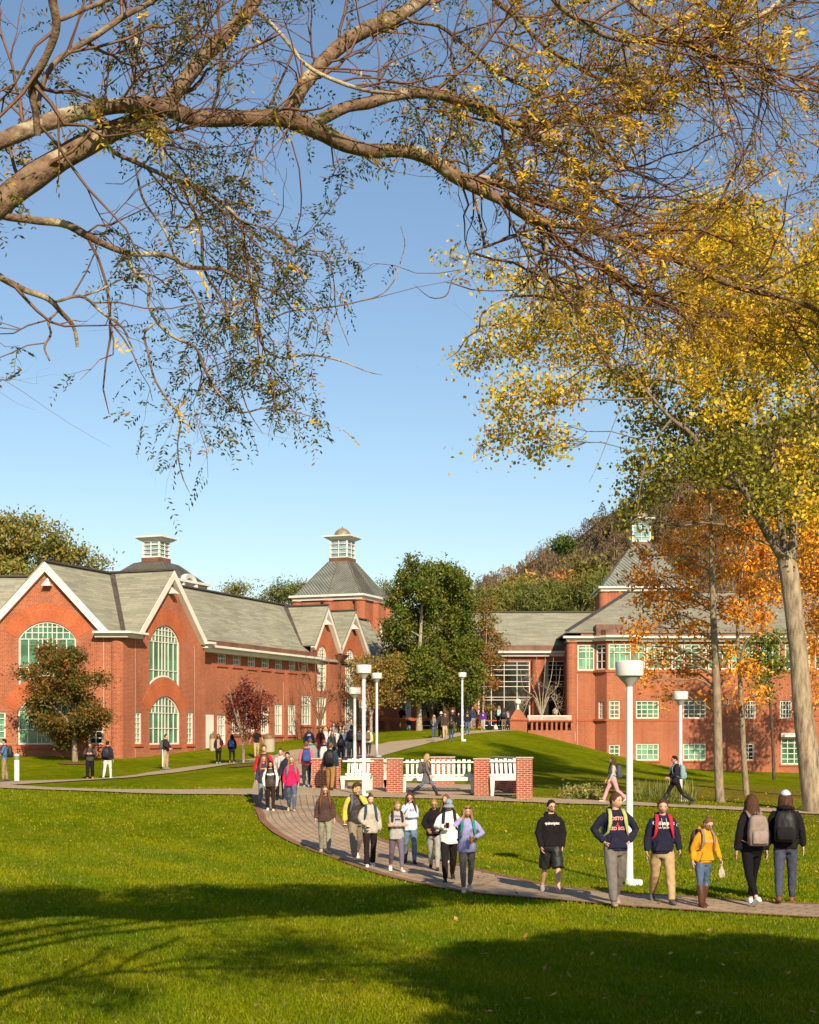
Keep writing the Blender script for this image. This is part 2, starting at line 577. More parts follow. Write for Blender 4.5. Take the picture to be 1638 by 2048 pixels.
def paver_mat():
    t = NT('grey_pavers')
    uv = t.uv()
    b = t.node('ShaderNodeTexBrick')
    b.inputs['Scale'].default_value = 1
    b.inputs['Brick Width'].default_value = 0.42
    b.inputs['Row Height'].default_value = 0.21
    b.inputs['Mortar Size'].default_value = 0.014
    b.inputs['Color1'].default_value = (0.45, 0.325, 0.215, 1)
    b.inputs['Color2'].default_value = (0.38, 0.27, 0.18, 1)
    b.inputs['Mortar'].default_value = (0.17, 0.12, 0.08, 1)
    t.link(uv, b.inputs['Vector'])
    st = t.ramp(t.noise(0.7, 6, rough=0.65), [(0.32, (0.72, 0.71, 0.70)), (0.7, (1.14, 1.13, 1.1))])
    t.set(t.mix(1.0, b.outputs[0], st, 'MULTIPLY'), 0.85, 0.2)
    t.bump(b.outputs[1], -0.3, 0.01)
    return t.m
PAVER = paver_mat()
EDGEBRICK = brick_mat('path_edge_brick', (0.31, 0.14, 0.085), (0.25, 0.11, 0.07), (0.2, 0.12, 0.08), 0.1, 0.2, 0.01)
ASPH = M('pale_asphalt', (0.40, 0.295, 0.20), 0.9, 0.15, 0.14, 3, 0.4, bscale=60)
ASPH2 = M('concrete_walk', (0.41, 0.31, 0.215), 0.9, 0.15, 0.14, 1.5, 0.3, bscale=50)

outer = [(503,1588),(503,1592),(509,1616),(519,1643),(544,1665),(574,1682),(617,1700),(656,1713),(695,1729),(744,1746),(805,1762),(867,1775),(935,1787),(1040,1796),(1131,1803),(1223,1812),(1260,1815),(1456,1828),(1638,1838),(1900,1850),(2400,1870)]
inner_ = [(662,1588),(662,1593),(665,1616),(677,1636),(697,1654),(757,1676),(805,1693),(867,1716),(913,1728),(1000,1750),(1040,1758),(1095,1771),(1205,1784),(1315,1791),(1341,1791),(1456,1801),(1638,1809),(1900,1816),(2400,1826)]
brick_path = ribbon('path', outer, inner_, 220, 13, PAVER, 0.018)
ribbon('path_edging', outer, inner_, 220, 3, EDGEBRICK, 0.024, (0.0, 0.075))
ribbon('path_edging', outer, inner_, 220, 3, EDGEBRICK, 0.024, (0.925, 1.0))
walk = ribbon('path', [(503,1590),(506,1572),(512,1552),(527,1530),(548,1511),(590,1499),(680,1494),(760,1489),(776,1484),(857,1478),(880,1472),(900,1466),(935,1462),(985,1461)],
              [(664,1593),(640,1580),(632,1565),(638,1545),(650,1530),(690,1521),(740,1515),(766,1511),(860,1486),(900,1476),(940,1468),(985,1464),(1020,1462),(1036,1461.5)], 160, 9, ASPH2, 0.022)
ribbon('path', [(-60,1567),(0,1565),(100,1561),(215,1556),(270,1551),(300,1545),(340,1540),(360,1537),(420,1530),(480,1521),(540,1510)],
       [(-60,1575),(0,1572),(100,1566),(200,1560),(280,1553),(330,1548),(360,1545),(430,1534),(500,1526),(530,1522),(560,1514)], 90, 5, ASPH, 0.028)
ribbon('path', [(-60,1568),(0,1570),(100,1576),(200,1579.5),(360,1580.5),(520,1579)], [(-60,1574),(0,1577),(100,1581),(200,1584),(360,1589.5),(520,1592)], 80, 5, ASPH, 0.032)
ribbon('path', [(630,1572),(700,1573),(800,1577),(880,1588),(960,1594),(1064,1596),(1130,1599.5),(1260,1605),(1350,1610),(1460,1615),(1638,1622),(1850,1632),(2300,1650)],
       [(630,1594),(700,1595),(800,1597),(880,1599),(960,1602),(1064,1606),(1130,1609),(1260,1612),(1350,1616),(1460,1621),(1638,1630),(1850,1641),(2300,1660)], 120, 6, ASPH, 0.036)
ribbon('path', [(640,1566),(770,1567),(900,1570),(1062,1575)], [(640,1584),(770,1585),(900,1590),(1062,1592)], 30, 6, ASPH2, 0.042)

# ---------------------------------------------------------------- hill behind
HP = np.array([(600,1330),(760,1270),(860,1225),(940,1175),(1000,1145),(1080,1102),(1150,1062),(1240,1005),(1330,950),(1420,895),(1500,850),(1638,790),(1900,700),(2300,620)], float)
def hill_mat():
    t = NT('wooded_hill')
    c = t.ramp(t.noise(0.06, 6, rough=0.7), [(0.35, (0.05, 0.045, 0.02)), (0.5, (0.095, 0.065, 0.035)), (0.62, (0.13, 0.085, 0.05)), (0.72, (0.07, 0.065, 0.02))])
    t.set(c, 1.0, 0.0)
    return t.m
HILLMAT = hill_mat()
def hill_top(px): return np.interp(px, HP[:, 0], HP[:, 1])
def hz(px, f):
    """hill surface: f=0 foot (near) .. 1 crest, returns X,Y,Z"""
    d = 300 + 260 * f + 20 * np.sin(px * 0.013)
    py = 1480 + (hill_top(px) + 14 - 1480) * (f ** 0.9) + 5 * np.sin(px * 0.05 + f * 7) * f
    return (px - CXP) / FPX * d, d, CZ + (HYP - py) / FPX * d
hp = np.linspace(560, 2300, 120); hf = np.linspace(0, 1, 40)
HPX, HF = np.meshgrid(hp, hf)
HXx, HYy, HZz = hz(HPX, HF)
back = np.stack([HXx[-1], HYy[-1] + 250, np.full(len(hp), -5.0)], -1)
V = np.concatenate([np.stack([HXx, HYy, HZz], -1).reshape(-1, 3), back])
k = len(hp)
i0 = (np.arange(40)[:, None] * k + np.arange(k - 1)[None, :]).ravel()
hill = np_mesh('hill', V, 4, HILLMAT, smooth=True, faces=np.stack([i0, i0 + 1, i0 + k + 1, i0 + k], 1))
tag(hill, kind='structure')
# ---------------------------------------------------------------- building helpers
def arc_top(t0, t1, zs, rise, n=14):
    """points of a circular segment from right to left"""
    a = (t1 - t0) / 2; c = (t0 + t1) / 2
    if rise <= 1e-6: return [(t1, zs), (t0, zs)]
    R = (a * a + rise * rise) / (2 * rise)
    zc = zs + rise - R
    A = math.asin(min(1, a / R)) if rise <= a else math.pi - math.asin(min(1, a / R))
    return [(c + R * math.sin(A - 2 * A * i / n), zc + R * math.cos(A - 2 * A * i / n)) for i in range(n + 1)]
def arch_loop(t0, t1, zb, zs, rise=0.0, brise=0.0, n=14):
    bot = [(t0, zb), (t1, zb)]
    if brise > 1e-6: bot = list(reversed(arc_top(t0, t1, zb, brise, n)))
    return bot + arc_top(t0, t1, zs, rise, n)
def seg_z(t, t0, t1, zs, rise):
    a = (t1 - t0) / 2; c = (t0 + t1) / 2
    if rise <= 1e-6: return zs
    R = (a * a + rise * rise) / (2 * rise)
    return zs + rise - R + math.sqrt(max(0, R * R - (t - c) ** 2))
def wall(fr, outline, holes, parent, mat=None, o=0.0, depth=0.16, name='wall'):
    mb = MB()
    mb.poly([[fr.p(t, z, o) for t, z in lp] for lp in [outline] + holes])
    # make it face outward
    k = mb.v; f0 = mb.f[0]
    a, b, c = (Vector(k[i]) for i in f0)
    if (b - a).cross(c - a).dot(fr.n) < 0: mb.f = [tuple(reversed(f)) for f in mb.f]
    for lp in holes:
        n = len(lp)
        for i in range(n):
            (ta, za), (tb, zb) = lp[i], lp[(i + 1) % n]
            mb.quad(fr.p(ta, za, o), fr.p(tb, zb, o), fr.p(tb, zb, o - depth), fr.p(ta, za, o - depth))
    return mb.build(name, mat or BRICK, parent)
def window(fr, parent, t0, t1, zb, zs, rise=0.0, brise=0.0, cols=(), rows=(), rows_top=(), glass=None, fw=0.09, mw=0.045, o=0.0, inset=0.07, sill=False, cols_top=None, name='window'):
    """frame with muntins (part) and pane (sub-part); returns the opening for the wall"""
    loop = arch_loop(t0, t1, zb, zs, rise, brise)
    inner = arch_loop(t0 + fw, t1 - fw, zb + fw, zs, max(0, rise - fw) if rise else 0, brise, 14)
    if not rise:
        inner = [(t0 + fw, zb + fw), (t1 - fw, zb + fw), (t1 - fw, zs - fw), (t0 + fw, zs - fw)]
        if brise: inner = list(reversed(arc_top(t0 + fw, t1 - fw, zb + fw, brise))) + [(t1 - fw, zs - fw), (t0 + fw, zs - fw)]
    f = MB(); of = o - inset
    n = min(len(loop), len(inner))
    for i in range(n):
        a, b = loop[i], loop[(i + 1) % n]; c, d = inner[(i + 1) % n], inner[i]
        f.quad(fr.p(*a, of), fr.p(*b, of), fr.p(*c, of), fr.p(*d, of))
        f.quad(fr.p(*d, of), fr.p(*c, of), fr.p(*c, of - 0.09), fr.p(*d, of - 0.09))
    W = t1 - t0; H = zs - zb
    zlo = lambda t: seg_z(t, t0, t1, zb, brise) if brise else zb
    zhi = lambda t: seg_z(t, t0, t1, zs, rise) - 0.02
    for cx in cols:
        t = t0 + W * cx
        f.fbox(fr, t - mw / 2, t + mw / 2, zlo(t) + fw * .5, (zs if cols_top is not None else zhi(t)), of - 0.07, of - 0.015)
    if cols_top is not None:
        for cx in cols_top:
            t = t0 + W * cx
            f.fbox(fr, t - mw / 2, t + mw / 2, zs, zhi(t), of - 0.07, of - 0.015)
    for r in rows:
        z = zb + H * r
        f.fbox(fr, t0 + fw * .5, t1 - fw * .5, z - mw / 2, z + mw / 2, of - 0.065, of - 0.01)
    for r in rows_top:
        z = zs + rise * r
        a = W / 2
        R = (a * a + rise * rise) / (2 * rise) if rise else 0
        zc = zs + rise - R
        hw = math.sqrt(max(0.01, R * R - (z - zc) ** 2)); hw = min(hw, a if z <= zc or rise <= a else hw)
        c = (t0 + t1) / 2
        f.fbox(fr, c - hw + 0.03, c + hw - 0.03, z - mw / 2, z + mw / 2, of - 0.065, of - 0.01)
    fo = f.build(name, WHITE, parent)
    g = MB()
    g.poly([[fr.p(t, z, of - 0.08) for t, z in loop]])
    a, b, c = (Vector(g.v[i]) for i in g.f[0])
    if (b - a).cross(c - a).dot(fr.n) < 0: g.f = [tuple(reversed(q)) for q in g.f]
    g.build('pane', glass or GLASS_GREEN, fo)
    if sill:
        s_ = MB(); s_.fbox(fr, t0 - 0.12, t1 + 0.12, zb - 0.16, zb, o - 0.1, o + 0.09)
        s_.build('sill', STONE_BAND, fo)
    return loop
def arch_band(fr, parent, t0, t1, zs, rise, w, extra=0.12, o=0.02, n=20):
    a = (t1 - t0) / 2; c = (t0 + t1) / 2
    R = (a * a + rise * rise) / (2 * rise); zc = zs + rise - R
    A = math.asin(min(1, a / R)) if rise <= a else math.pi - math.asin(min(1, a / R))
    A += extra * 0.0
    mb = MB(); r0, r1 = R + 0.0, R + w
    pts = []
    for i in range(n + 1):
        x = -A + 2 * A * i / n
        pts.append(((c + r0 * math.sin(x), zc + r0 * math.cos(x)), (c + r1 * math.sin(x), zc + r1 * math.cos(x)), x))
    for i in range(n):
        (a0, b0, x0), (a1, b1, x1) = pts[i], pts[i + 1]
        mb.quad(fr.p(*a0, o), fr.p(*a1, o), fr.p(*b1, o), fr.p(*b0, o))
        mb.quad(fr.p(*b0, o), fr.p(*b1, o), fr.p(*b1, 0), fr.p(*b0, 0))
        mb.quad(fr.p(*a0, 0), fr.p(*a1, 0), fr.p(*a1, o), fr.p(*a0, o))
    for (a0, b0, _) in (pts[0], pts[-1]):
        mb.quad(fr.p(*a0, 0), fr.p(*a0, o), fr.p(*b0, o), fr.p(*b0, 0))
    ob = mb.build('arch_band', SOLDIER, parent)
    uvl = ob.data.uv_layers[0]
    # radial brick coordinates
    k = 0
    for poly in ob.data.polygons:
        for li in poly.loop_indices:
            co = ob.data.vertices[ob.data.loops[li].vertex_index].co + ORG[ob.name]
            d = co - fr.O
            tt, zz = d.dot(fr.u), d.z
            ang = math.atan2(tt - c, zz - zc)
            uvl.data[li].uv = (ang * (R + w / 2), math.hypot(tt - c, zz - zc) - R)
    return ob
def rake(fr, parent, pts, w, o0, o1, mat=None, name='gable_trim'):
    """boards along a roof edge, pts (t,z) apex path"""
    mb = MB()
    for (a, b) in zip(pts[:-1], pts[1:]):
        d = Vector((b[0] - a[0], b[1] - a[1])); L = d.length; d /= L
        nrm = Vector((d.y, -d.x))
        if nrm.y > 0: nrm = -nrm
        q = []
        a2 = (a[0] + nrm.x * w, a[1] + nrm.y * w); b2 = (b[0] + nrm.x * w, b[1] + nrm.y * w)
        # mitre at the apex: drop vertically
        k = w / abs(nrm.y)
        if a[1] > b[1]: a2 = (a[0], a[1] - k)
        else: b2 = (b[0], b[1] - k)
        for oo in (o0, o1):
            q.append([fr.p(*a, oo), fr.p(*b, oo), fr.p(*b2, oo), fr.p(*a2, oo)])
        v = q[0] + q[1]
        mb.add(v, [(0, 1, 2, 3), (7, 6, 5, 4), (0, 4, 5, 1), (1, 5, 6, 2), (2, 6, 7, 3), (3, 7, 4, 0)])
    return mb.build(name, mat or WHITE, parent)
def slab(mb, poly, th, m=0):
    """roof plane with thickness, poly = 3D points (top)"""
    n = len(poly)
    a = [Vector(p) for p in poly]
    nr = (a[1] - a[0]).cross(a[2] - a[0]).normalized()
    if nr.z < 0: a.reverse(); nr = -nr
    b = [p - nr * th for p in a]
    mb.add(a + b, [tuple(range(n)), tuple(range(2 * n - 1, n - 1, -1))] + [(i, n + i, n + (i + 1) % n, (i + 1) % n) for i in range(n)], m)

# ================================================================ left hall
HALL = thing('brick_hall', 'long red brick hall on the left with steep grey gables and tall green arched windows', 'building', (-16.4, 86, 0))
TH = math.radians(21.5)
U = Vector((math.sin(TH), math.cos(TH), 0)); N = Vector((U.y, -U.x, 0))
G1 = Fr((0, 86), (1, 0))          # frontal end gable
x1, zr = G1.px(92, 1128)
xe, ze = G1.px(216, 1264)
xl = 2 * x1 - xe
xc, _ = G1.px(246, 1300)
C0 = Vector((xc, 86, 0))
G2 = Fr(C0, U)                    # flank: cross gable
WG = Fr(C0 - N * 0.6, U)          # flank: long wing, set back
A0 = Vector((x1, 86, 0))          # ridge start
dR = (C0 - A0).dot(N)             # ridge to G2 plane
base = 0.2
def W1(fr, par, x0, x1_, yb, ys, yt=None, ybt=None, **kw):
    """window from photo pixels: left/right, bottom, spring, crown, bottom-arc crown"""
    t0, z_b = fr.px(x0, yb); t1, _ = fr.px(x1_, yb)
    _, z_s = fr.px((x0 + x1_) / 2, ys)
    _, zb2 = fr.px((x0 + x1_) / 2, yb)
    rise = 0.0 if yt is None else fr.px((x0 + x1_) / 2, yt)[1] - z_s
    br = 0.0 if ybt is None else fr.px((x0 + x1_) / 2, ybt)[1] - zb2
    return window(fr, par, t0, t1, zb2, z_s, rise, br, **kw), (t0, t1, zb2, z_s, rise)
C7 = (1/6, 1/3, 0.445, 0.555, 2/3, 5/6)
holes = []
lp, q = W1(G1, HALL, 37, 152, 1373, 1277, 1243, 1352, cols=(.17, .34, .41, .5, .58, .66, .83), rows=(0.4, 0.99), rows_top=(0.34, 0.68), cols_top=(.12, .23, .34, .42, .5, .58, .66, .77, .88), glass=GLASS_GREEN)
holes.append(lp); arch_band(G1, HALL, q[0], q[1], q[3], q[4], 1.02)
lp, q = W1(G1, HALL, 36, 148, 1489, 1423, 1388, cols=(.17, .34, .42, .5, .58, .66, .83), rows=(0.45, 0.99), rows_top=(0.34,), cols_top=(.12, .23, .34, .42, .5, .58, .66, .77, .88), glass=GLASS_GREEN)
holes.append(lp); arch_band(G1, HALL, q[0], q[1], q[3], q[4], 1.0)
for (a, b) in ((-20, 11), (177, 206)):
    lp, q = W1(G1, HALL, a, b, 1489, 1424, cols=(.5,), rows=(.2, .4, .6, .8), glass=GLASS_BLIND if a < 0 else GLASS_DARK, sill=True)
    holes.append(lp)
wall(G1, [(xl - 0.2, base), (xc, base), (xc, ze), (xe, ze), (x1, zr), (xl, ze), (xl - 0.2, ze)], holes, HALL)
sl = MB(); ta, zz = G1.px(33, 1491); tb, _ = G1.px(152, 1491); sl.fbox(G1, ta, tb, zz - 0.2, zz - 0.02, -0.1, 0.08); sl.build('sill', STONE_BAND, HALL)
# rounded brick pier at the corner
pc = MB(); pc.lathe(C0 + N * -0.02 + Vector((-0.35, 0.30, 0)), [(0.46, base), (0.46, ze + 0.0)], 24); pc.build('corner_pier', BRICK, HALL, autosmooth=40)
# cross gable
t_a, z_a = G2.px(340, 1134)
t_l, z_l = G2.px(271, 1264)
t_r = 2 * t_a - t_l; z_a = zr + 0.05
t_end, _ = G2.px(410, 1400)
holes = []
lp, q = W1(G2, HALL, 299.5, 359.5, 1374, 1283, 1250, 1354, cols=(.17, .34, .45, .55, .66, .83), rows=(.36, .98), rows_top=(.33, .66), cols_top=(.12, .23, .34, .45, .55, .66, .77, .88))
holes.append(lp); arch_band(G2, HALL, q[0], q[1], q[3], q[4], 1.0)
lp, q = W1(G2, HALL, 299, 360, 1489, 1425, 1392, cols=(.17, .34, .45, .55, .66, .83), rows=(.5, .98), rows_top=(.4,), cols_top=(.12, .23, .34, .45, .55, .66, .77, .88))
holes.append(lp); arch_band(G2, HALL, q[0], q[1], q[3], q[4], 1.0)
for (a, b) in ((269.5, 283.5), (374, 387)):
    lp, q = W1(G2, HALL, a, b, 1488, 1424, cols=(.5,), rows=(.17, .33, .5, .67, .83), sill=True, glass=GLASS_PALE); holes.append(lp)
sl = MB(); ta, zz = G2.px(298, 1490); tb, _ = G2.px(362, 1490); sl.fbox(G2, ta, tb, zz - 0.2, zz - 0.02, -0.1, 0.08); sl.build('sill', STONE_BAND, HALL)
wall(G2, [(0, base), (t_end, base), (t_end, z_l), (t_r, z_l), (t_a, z_a), (t_l, z_l), (0, z_l)], holes, HALL)
mb = MB(); mb.quad(G2.p(t_end, base, 0), G2.p(t_end, base, -0.6), G2.p(t_end, 9, -0.6), G2.p(t_end, 9, 0)); mb.build('wall', BRICK, HALL)
# wing wall
t0w = t_end - 0.1; t1w, _ = WG.px(800, 1400)
z_e = zr - 3.85 * ((dR - 0.6) / dR)
ZC = CZ + 0.0
_, z_ct = Fr(C0 + N * 0.3, U).px(425, 1290)         # cornice top (outer edge)
z_wall = z_ct + 0.05
z3 = lambda x, y: (390 + x / 4.427, 1250 + y / 4.427)
holes = []
for i, (xa, xb, ya, yb) in enumerate([(198,282,240,350),(335,412,255,362),(465,540,272,378),(590,662,285,388),(710,778,298,402),(830,896,310,410),(945,993,318,415)]):
    (pa, py0), (pb, py1) = z3(xa, ya), z3(xb, yb)
    lp, q = W1(WG, HALL, pa, pb, py1, py0, cols=(.25, .5, .75), rows=(.5,), glass=GLASS_PALE, fw=0.12, mw=0.07, sill=True); holes.append(lp)
for (xa, xb, ya, yb) in [(195,275,795,1060),(328,402,770,965),(455,530,720,965),(585,658,705,968),(708,776,700,973),(825,893,705,973),(940,1030,620,886),(1075,1165,635,890),(1325,1402,650,900),(1450,1528,655,895)]:
    (pa, py0), (pb, py1) = z3(xa, ya), z3(xb, yb)
    lp, q = W1(WG, HALL, pa, pb, py1, py0, cols=(.25, .5, .75), rows=(.33, .66), glass=GLASS_PALE, fw=0.11, mw=0.07, sill=True); holes.append(lp)
for (xa, xb, yt, ys, yb) in [(1085,1166,182,250,583),(1331,1409,212,280,597)]:
    (pa, pyt), (pb, pyb) = z3(xa, yt), z3(xb, yb)
    lp, q = W1(WG, HALL, pa, pb, pyb, z3(0, ys)[1], pyt, cols=(.2, .4, .6, .8), rows=(.12, .25, .38, .5, .62, .75, .88, 1), rows_top=(.5,), glass=GLASS_PALE, fw=0.12, mw=0.07); holes.append(lp)
    arch_band(WG, HALL, q[0], q[1], q[3], q[4], 0.75)
dp0, dz1 = WG.px(408.5, 1428); dp1, dz0 = WG.px(414.5, 1499.5)
dp0 += 0.2
gab = []
for (pl, pa, pr, ye) in [(616, 650.5, 674, 1292), (674, 705, 734, 1302)]:
    ta, _ = WG.px(pa, 1220); tl, zl = WG.px(pl, ye); tr, _ = WG.px(pr, ye)
    gab.append((ta - (tr - tl) / 2, ta, ta + (tr - tl) / 2, zl))
zg = sum(g[3] for g in gab) / 2
zga = zr - 0.12
out = [(t0w, base), (t1w, base), (t1w, z_wall), (gab[1][2], z_wall), (gab[1][2], zg), (gab[1][1], zga), (gab[1][0] + .001, zg), (gab[0][2], zg), (gab[0][1], zga), (gab[0][0], zg), (gab[0][0], z_wall), (t0w, z_wall)]
if gab[1][0] < gab[0][2]: 
    m_ = (gab[1][0] + gab[0][2]) / 2
    out[6] = (m_ + .001, zg); out[7] = (m_ - .001, zg)
wall(WG, out, holes, HALL)
# white door of the hall
mb = MB(); mb.fbox(WG, dp0, dp0 + 0.95, dz0, dz0 + 2.25, 0.0, 0.05); dr = mb.build('door', WHITE, HALL)
mb = MB(); mb.fbox(WG, dp0 + .8, dp0 + .84, dz0 + 1.0, dz0 + 1.16, 0.05, 0.1); mb.build('handle', DARKMETAL, dr)
# main roof
ridge = lambda t, z=zr: A0 + U * t + Vector((0, 0, z))
tR = t1w + (C0 - A0).dot(U)
LEN = tR + 1.0
ov = dR - 0.42                                   # eave distance from ridge
slope = (zr - ze) / (abs(xe - x1) * abs(N.x))    # perpendicular slope of the frontal cut
zeave = zr - slope * ov
def Rp(t, s, z): return A0 + U * t + N * s + Vector((0, 0, z))
# frontal cut: points on the plane Y = 86 - 0.3
def cut(s, z, y=85.7):
    p = A0 + N * s; t = (y - p.y) / U.y
    return p + U * t + Vector((0, 0, z))
rf = MB()
slab(rf, [cut(0, zr + .12), Rp(LEN, 0, zr + .12), Rp(LEN, ov, zeave + .12), cut(ov, zeave + .12)], 0.12)
slab(rf, [cut(0, zr + .12), Rp(LEN, 0, zr + .12), Rp(LEN, -ov, zeave + .12), cut(-ov, zeave + .12)], 0.12)
# cross gable planes
def crossroof(mb, fr_s, tl, ta, tr, za, zl, smax, t_off):
    """ridge runs back to the main ridge; t values measured along U from C0"""
    k = (C0 - A0).dot(U)
    for te in (tl, tr):
        s_in = (zr - zl) / slope - 0.25
        slab(mb, [Rp(ta + k, 0.0, za + .12), Rp(ta + k, smax, za + .12), Rp(te + k, smax, zl + .12), Rp(te + k, s_in, zl + .12)], 0.12)
crossroof(rf, G2, t_l - 0.15, t_a, t_r + 0.15, z_a, z_l - .12, dR + 0.3, 0)
for g in gab:
    crossroof(rf, WG, g[0], g[1], g[2], zga, zg, dR - 0.6 + 0.3, 0)
# left cross wing roof
yl = 89.5
slab(rf, [(x1 - 0.2, 93.5, zr + .05), (-60, 93.5, zr + .05), (-60, yl, zr - 4.2), (x1 - 3.0, yl, zr - 4.2)], 0.12)
rf.build('roof', SHINGLE, HALL)
mb = MB()
mb.bar(cut(0, zr + .16), Rp(LEN, 0, zr + .16), 0.4, 0.10)
k_ = (C0 - A0).dot(U)
mb.bar(Rp(t_a + k_, 0, z_a + .16), Rp(t_a + k_, dR + .3, z_a + .16), 0.34, 0.10)
for g in gab: mb.bar(Rp(g[1] + k_, 0, zga + .16), Rp(g[1] + k_, dR - .3, zga + .16), 0.34, 0.10)
mb.bar((x1, 93.5, zr + .1), (-60, 93.5, zr + .1), 0.4, 0.1)
mb.build('ridge_cap', DARKMETAL, HALL)
# valley flashing between the two front gables and beside the porch gable
mb = MB()
s_v = (zr - (z_l - .12)) / slope
mb.bar(Rp(t_l + k_ + (t_a - t_l) * 0.98, 0.15, zr + .12), Rp(t_l + k_ - .1, s_v, z_l + .10), 0.5, 0.06)
mb.build('valley_flashing', DARKMETAL, HALL); mb = MB()
mb.bar(Rp(gab[0][0] + k_ + (gab[0][1] - gab[0][0]) * .96, 0.2, zga + .12), Rp(gab[0][0] + k_, (zr - zg) / slope, zg + .14), 0.4, 0.06)
mb.build('valley_flashing', DARKMETAL, HALL)
rake(G1, HALL, [(xe + 0.15, ze - 0.06), (x1, zr + .10), (xl - 0.15, ze - 0.06)], 0.37, 0.0, 0.34)
rake(G2, HALL, [(t_l - .1, z_l - .05), (t_a, z_a + .09), (t_r + .1, z_l - .05)], 0.37, 0.0, 0.34)
for g in gab: rake(WG, HALL, [(g[0] + .02, zg - .02), (g[1], zga + .09), (g[2] - .02, zg - .02)], 0.35, 0.0, 0.3)
# little white security light pyramids high in the gables
for fr, tt, zz in ((G1, x1 + .1, zr - 1.28), (G2, t_a, z_a - 1.3), (WG, gab[0][1], zga - 1.35), (WG, gab[1][1], zga - 1.35)):
    mb = MB()
    b = [fr.p(tt - .26, zz, 0), fr.p(tt + .26, zz, 0), fr.p(tt + .26, zz, .5), fr.p(tt - .26, zz, .5)]
    mb.add(b + [fr.p(tt, zz + .52, 0.0)], [(0, 1, 2, 3), (3, 2, 4), (2, 1, 4), (1, 0, 4), (0, 3, 4)])
    mb.build('gable_lamp', WHITE, HALL)
# eave blocks and cornice
mb = MB()
def corner_block(mb, z0, z1, ext):
    # wraps the corner C0
    pts = [C0 + Vector((-1.45 - ext * .2, 0.3, 0)), C0 + Vector((-1.45 - ext * .2, -ext, 0)), C0 + Vector((ext * .78, -ext, 0)), C0 + U * (1.3 + ext * .4) + N * ext, C0 + U * (1.3 + ext * .4) + N * -0.3]
    n = len(pts)
    v = [p + Vector((0, 0, z0)) for p in pts] + [p + Vector((0, 0, z1)) for p in pts]
    mb.add(v, [tuple(range(n)), tuple(range(2 * n - 1, n - 1, -1))] + [(i, (i + 1) % n, n + (i + 1) % n, n + i) for i in range(n)])
corner_block(mb, ze - .32, ze - .10, 0.45)
corner_block(mb, ze - .10, ze + .02, 0.75)
mb.build('cornice', WHITE, HALL)
mb = MB()
mb.fbox(G2, t_r - .15, t_end + .35, z_ct + .02, z_ct + .16, -.5, .62)
mb.fbox(G2, t_r + .05, t_end + .15, z_ct - .22, z_ct + .02, -.5, .38)
mb.build('cornice', WHITE, HALL); mb = MB()
mb.fbox(WG, t_end - .1, gab[0][0] + .5, z_ct - .14, z_ct + .0, -.2, .95)
mb.fbox(WG, t_end - .1, gab[0][0] + .4, z_ct - .42, z_ct - .14, -.2, .62)
mb.build('cornice', WHITE, HALL); mb = MB()
mb.fbox(WG, gab[1][2], t1w, z_ct - .3, z_ct + .0, -.2, .75)
mb.build('cornice', WHITE, HALL)
mb = MB(); mb.fbox(WG, t_end + .2, gab[0][0] + .1, z_ct, z_ct + .36, -.1, .52); mb.build('gutter', COPPER, HALL)
# downpipe with hopper between the twin gables
td = (gab[0][2] + gab[1][0]) / 2
mb = MB(); mb.fbox(WG, td - .12, td + .12, 1.8, zg - .9, 0, .2)
q0, q1 = zg - .9, zg - .35
mb.hexa([WG.p(td - .18, q0, .26), WG.p(td + .18, q0, .26), WG.p(td + .18, q0, 0), WG.p(td - .18, q0, 0), WG.p(td - .62, q1, .7), WG.p(td + .62, q1, .7), WG.p(td + .62, q1, 0), WG.p(td - .62, q1, 0)])
mb.build('downpipe', COPPER, HALL)
# left wall under the side roof
mb = MB(); mb.quad((-60, 89.9, base), (xl - .2, 89.9, base), (xl - .2, 89.9, ze + .2), (-60, 89.9, ze + .2)); mb.quad((xl - .2, 86, base), (xl - .2, 90, base), (xl - .2, 90, ze), (xl - .2, 86, ze)); mb.build('wall', BRICK, HALL)
# pale joints in the brickwork
mb = MB()
for px_, fr, zt in ((207, G1, ze - .35), (270.5, G2, z_l - .4), (389, G2, z_l - .4)):
    t, _ = fr.px(px_, 1400); mb.fbox(fr, t - .015, t + .015, 1.2, zt, 0, .006)
for px_ in (484, 567):
    t, _ = WG.px(px_, 1400); mb.fbox(WG, t - .015, t + .015, 1.2, z_ct - 2.0, 0, .006)
mb.build('wall_joint', M('joint', (0.55, 0.42, 0.34)), HALL)

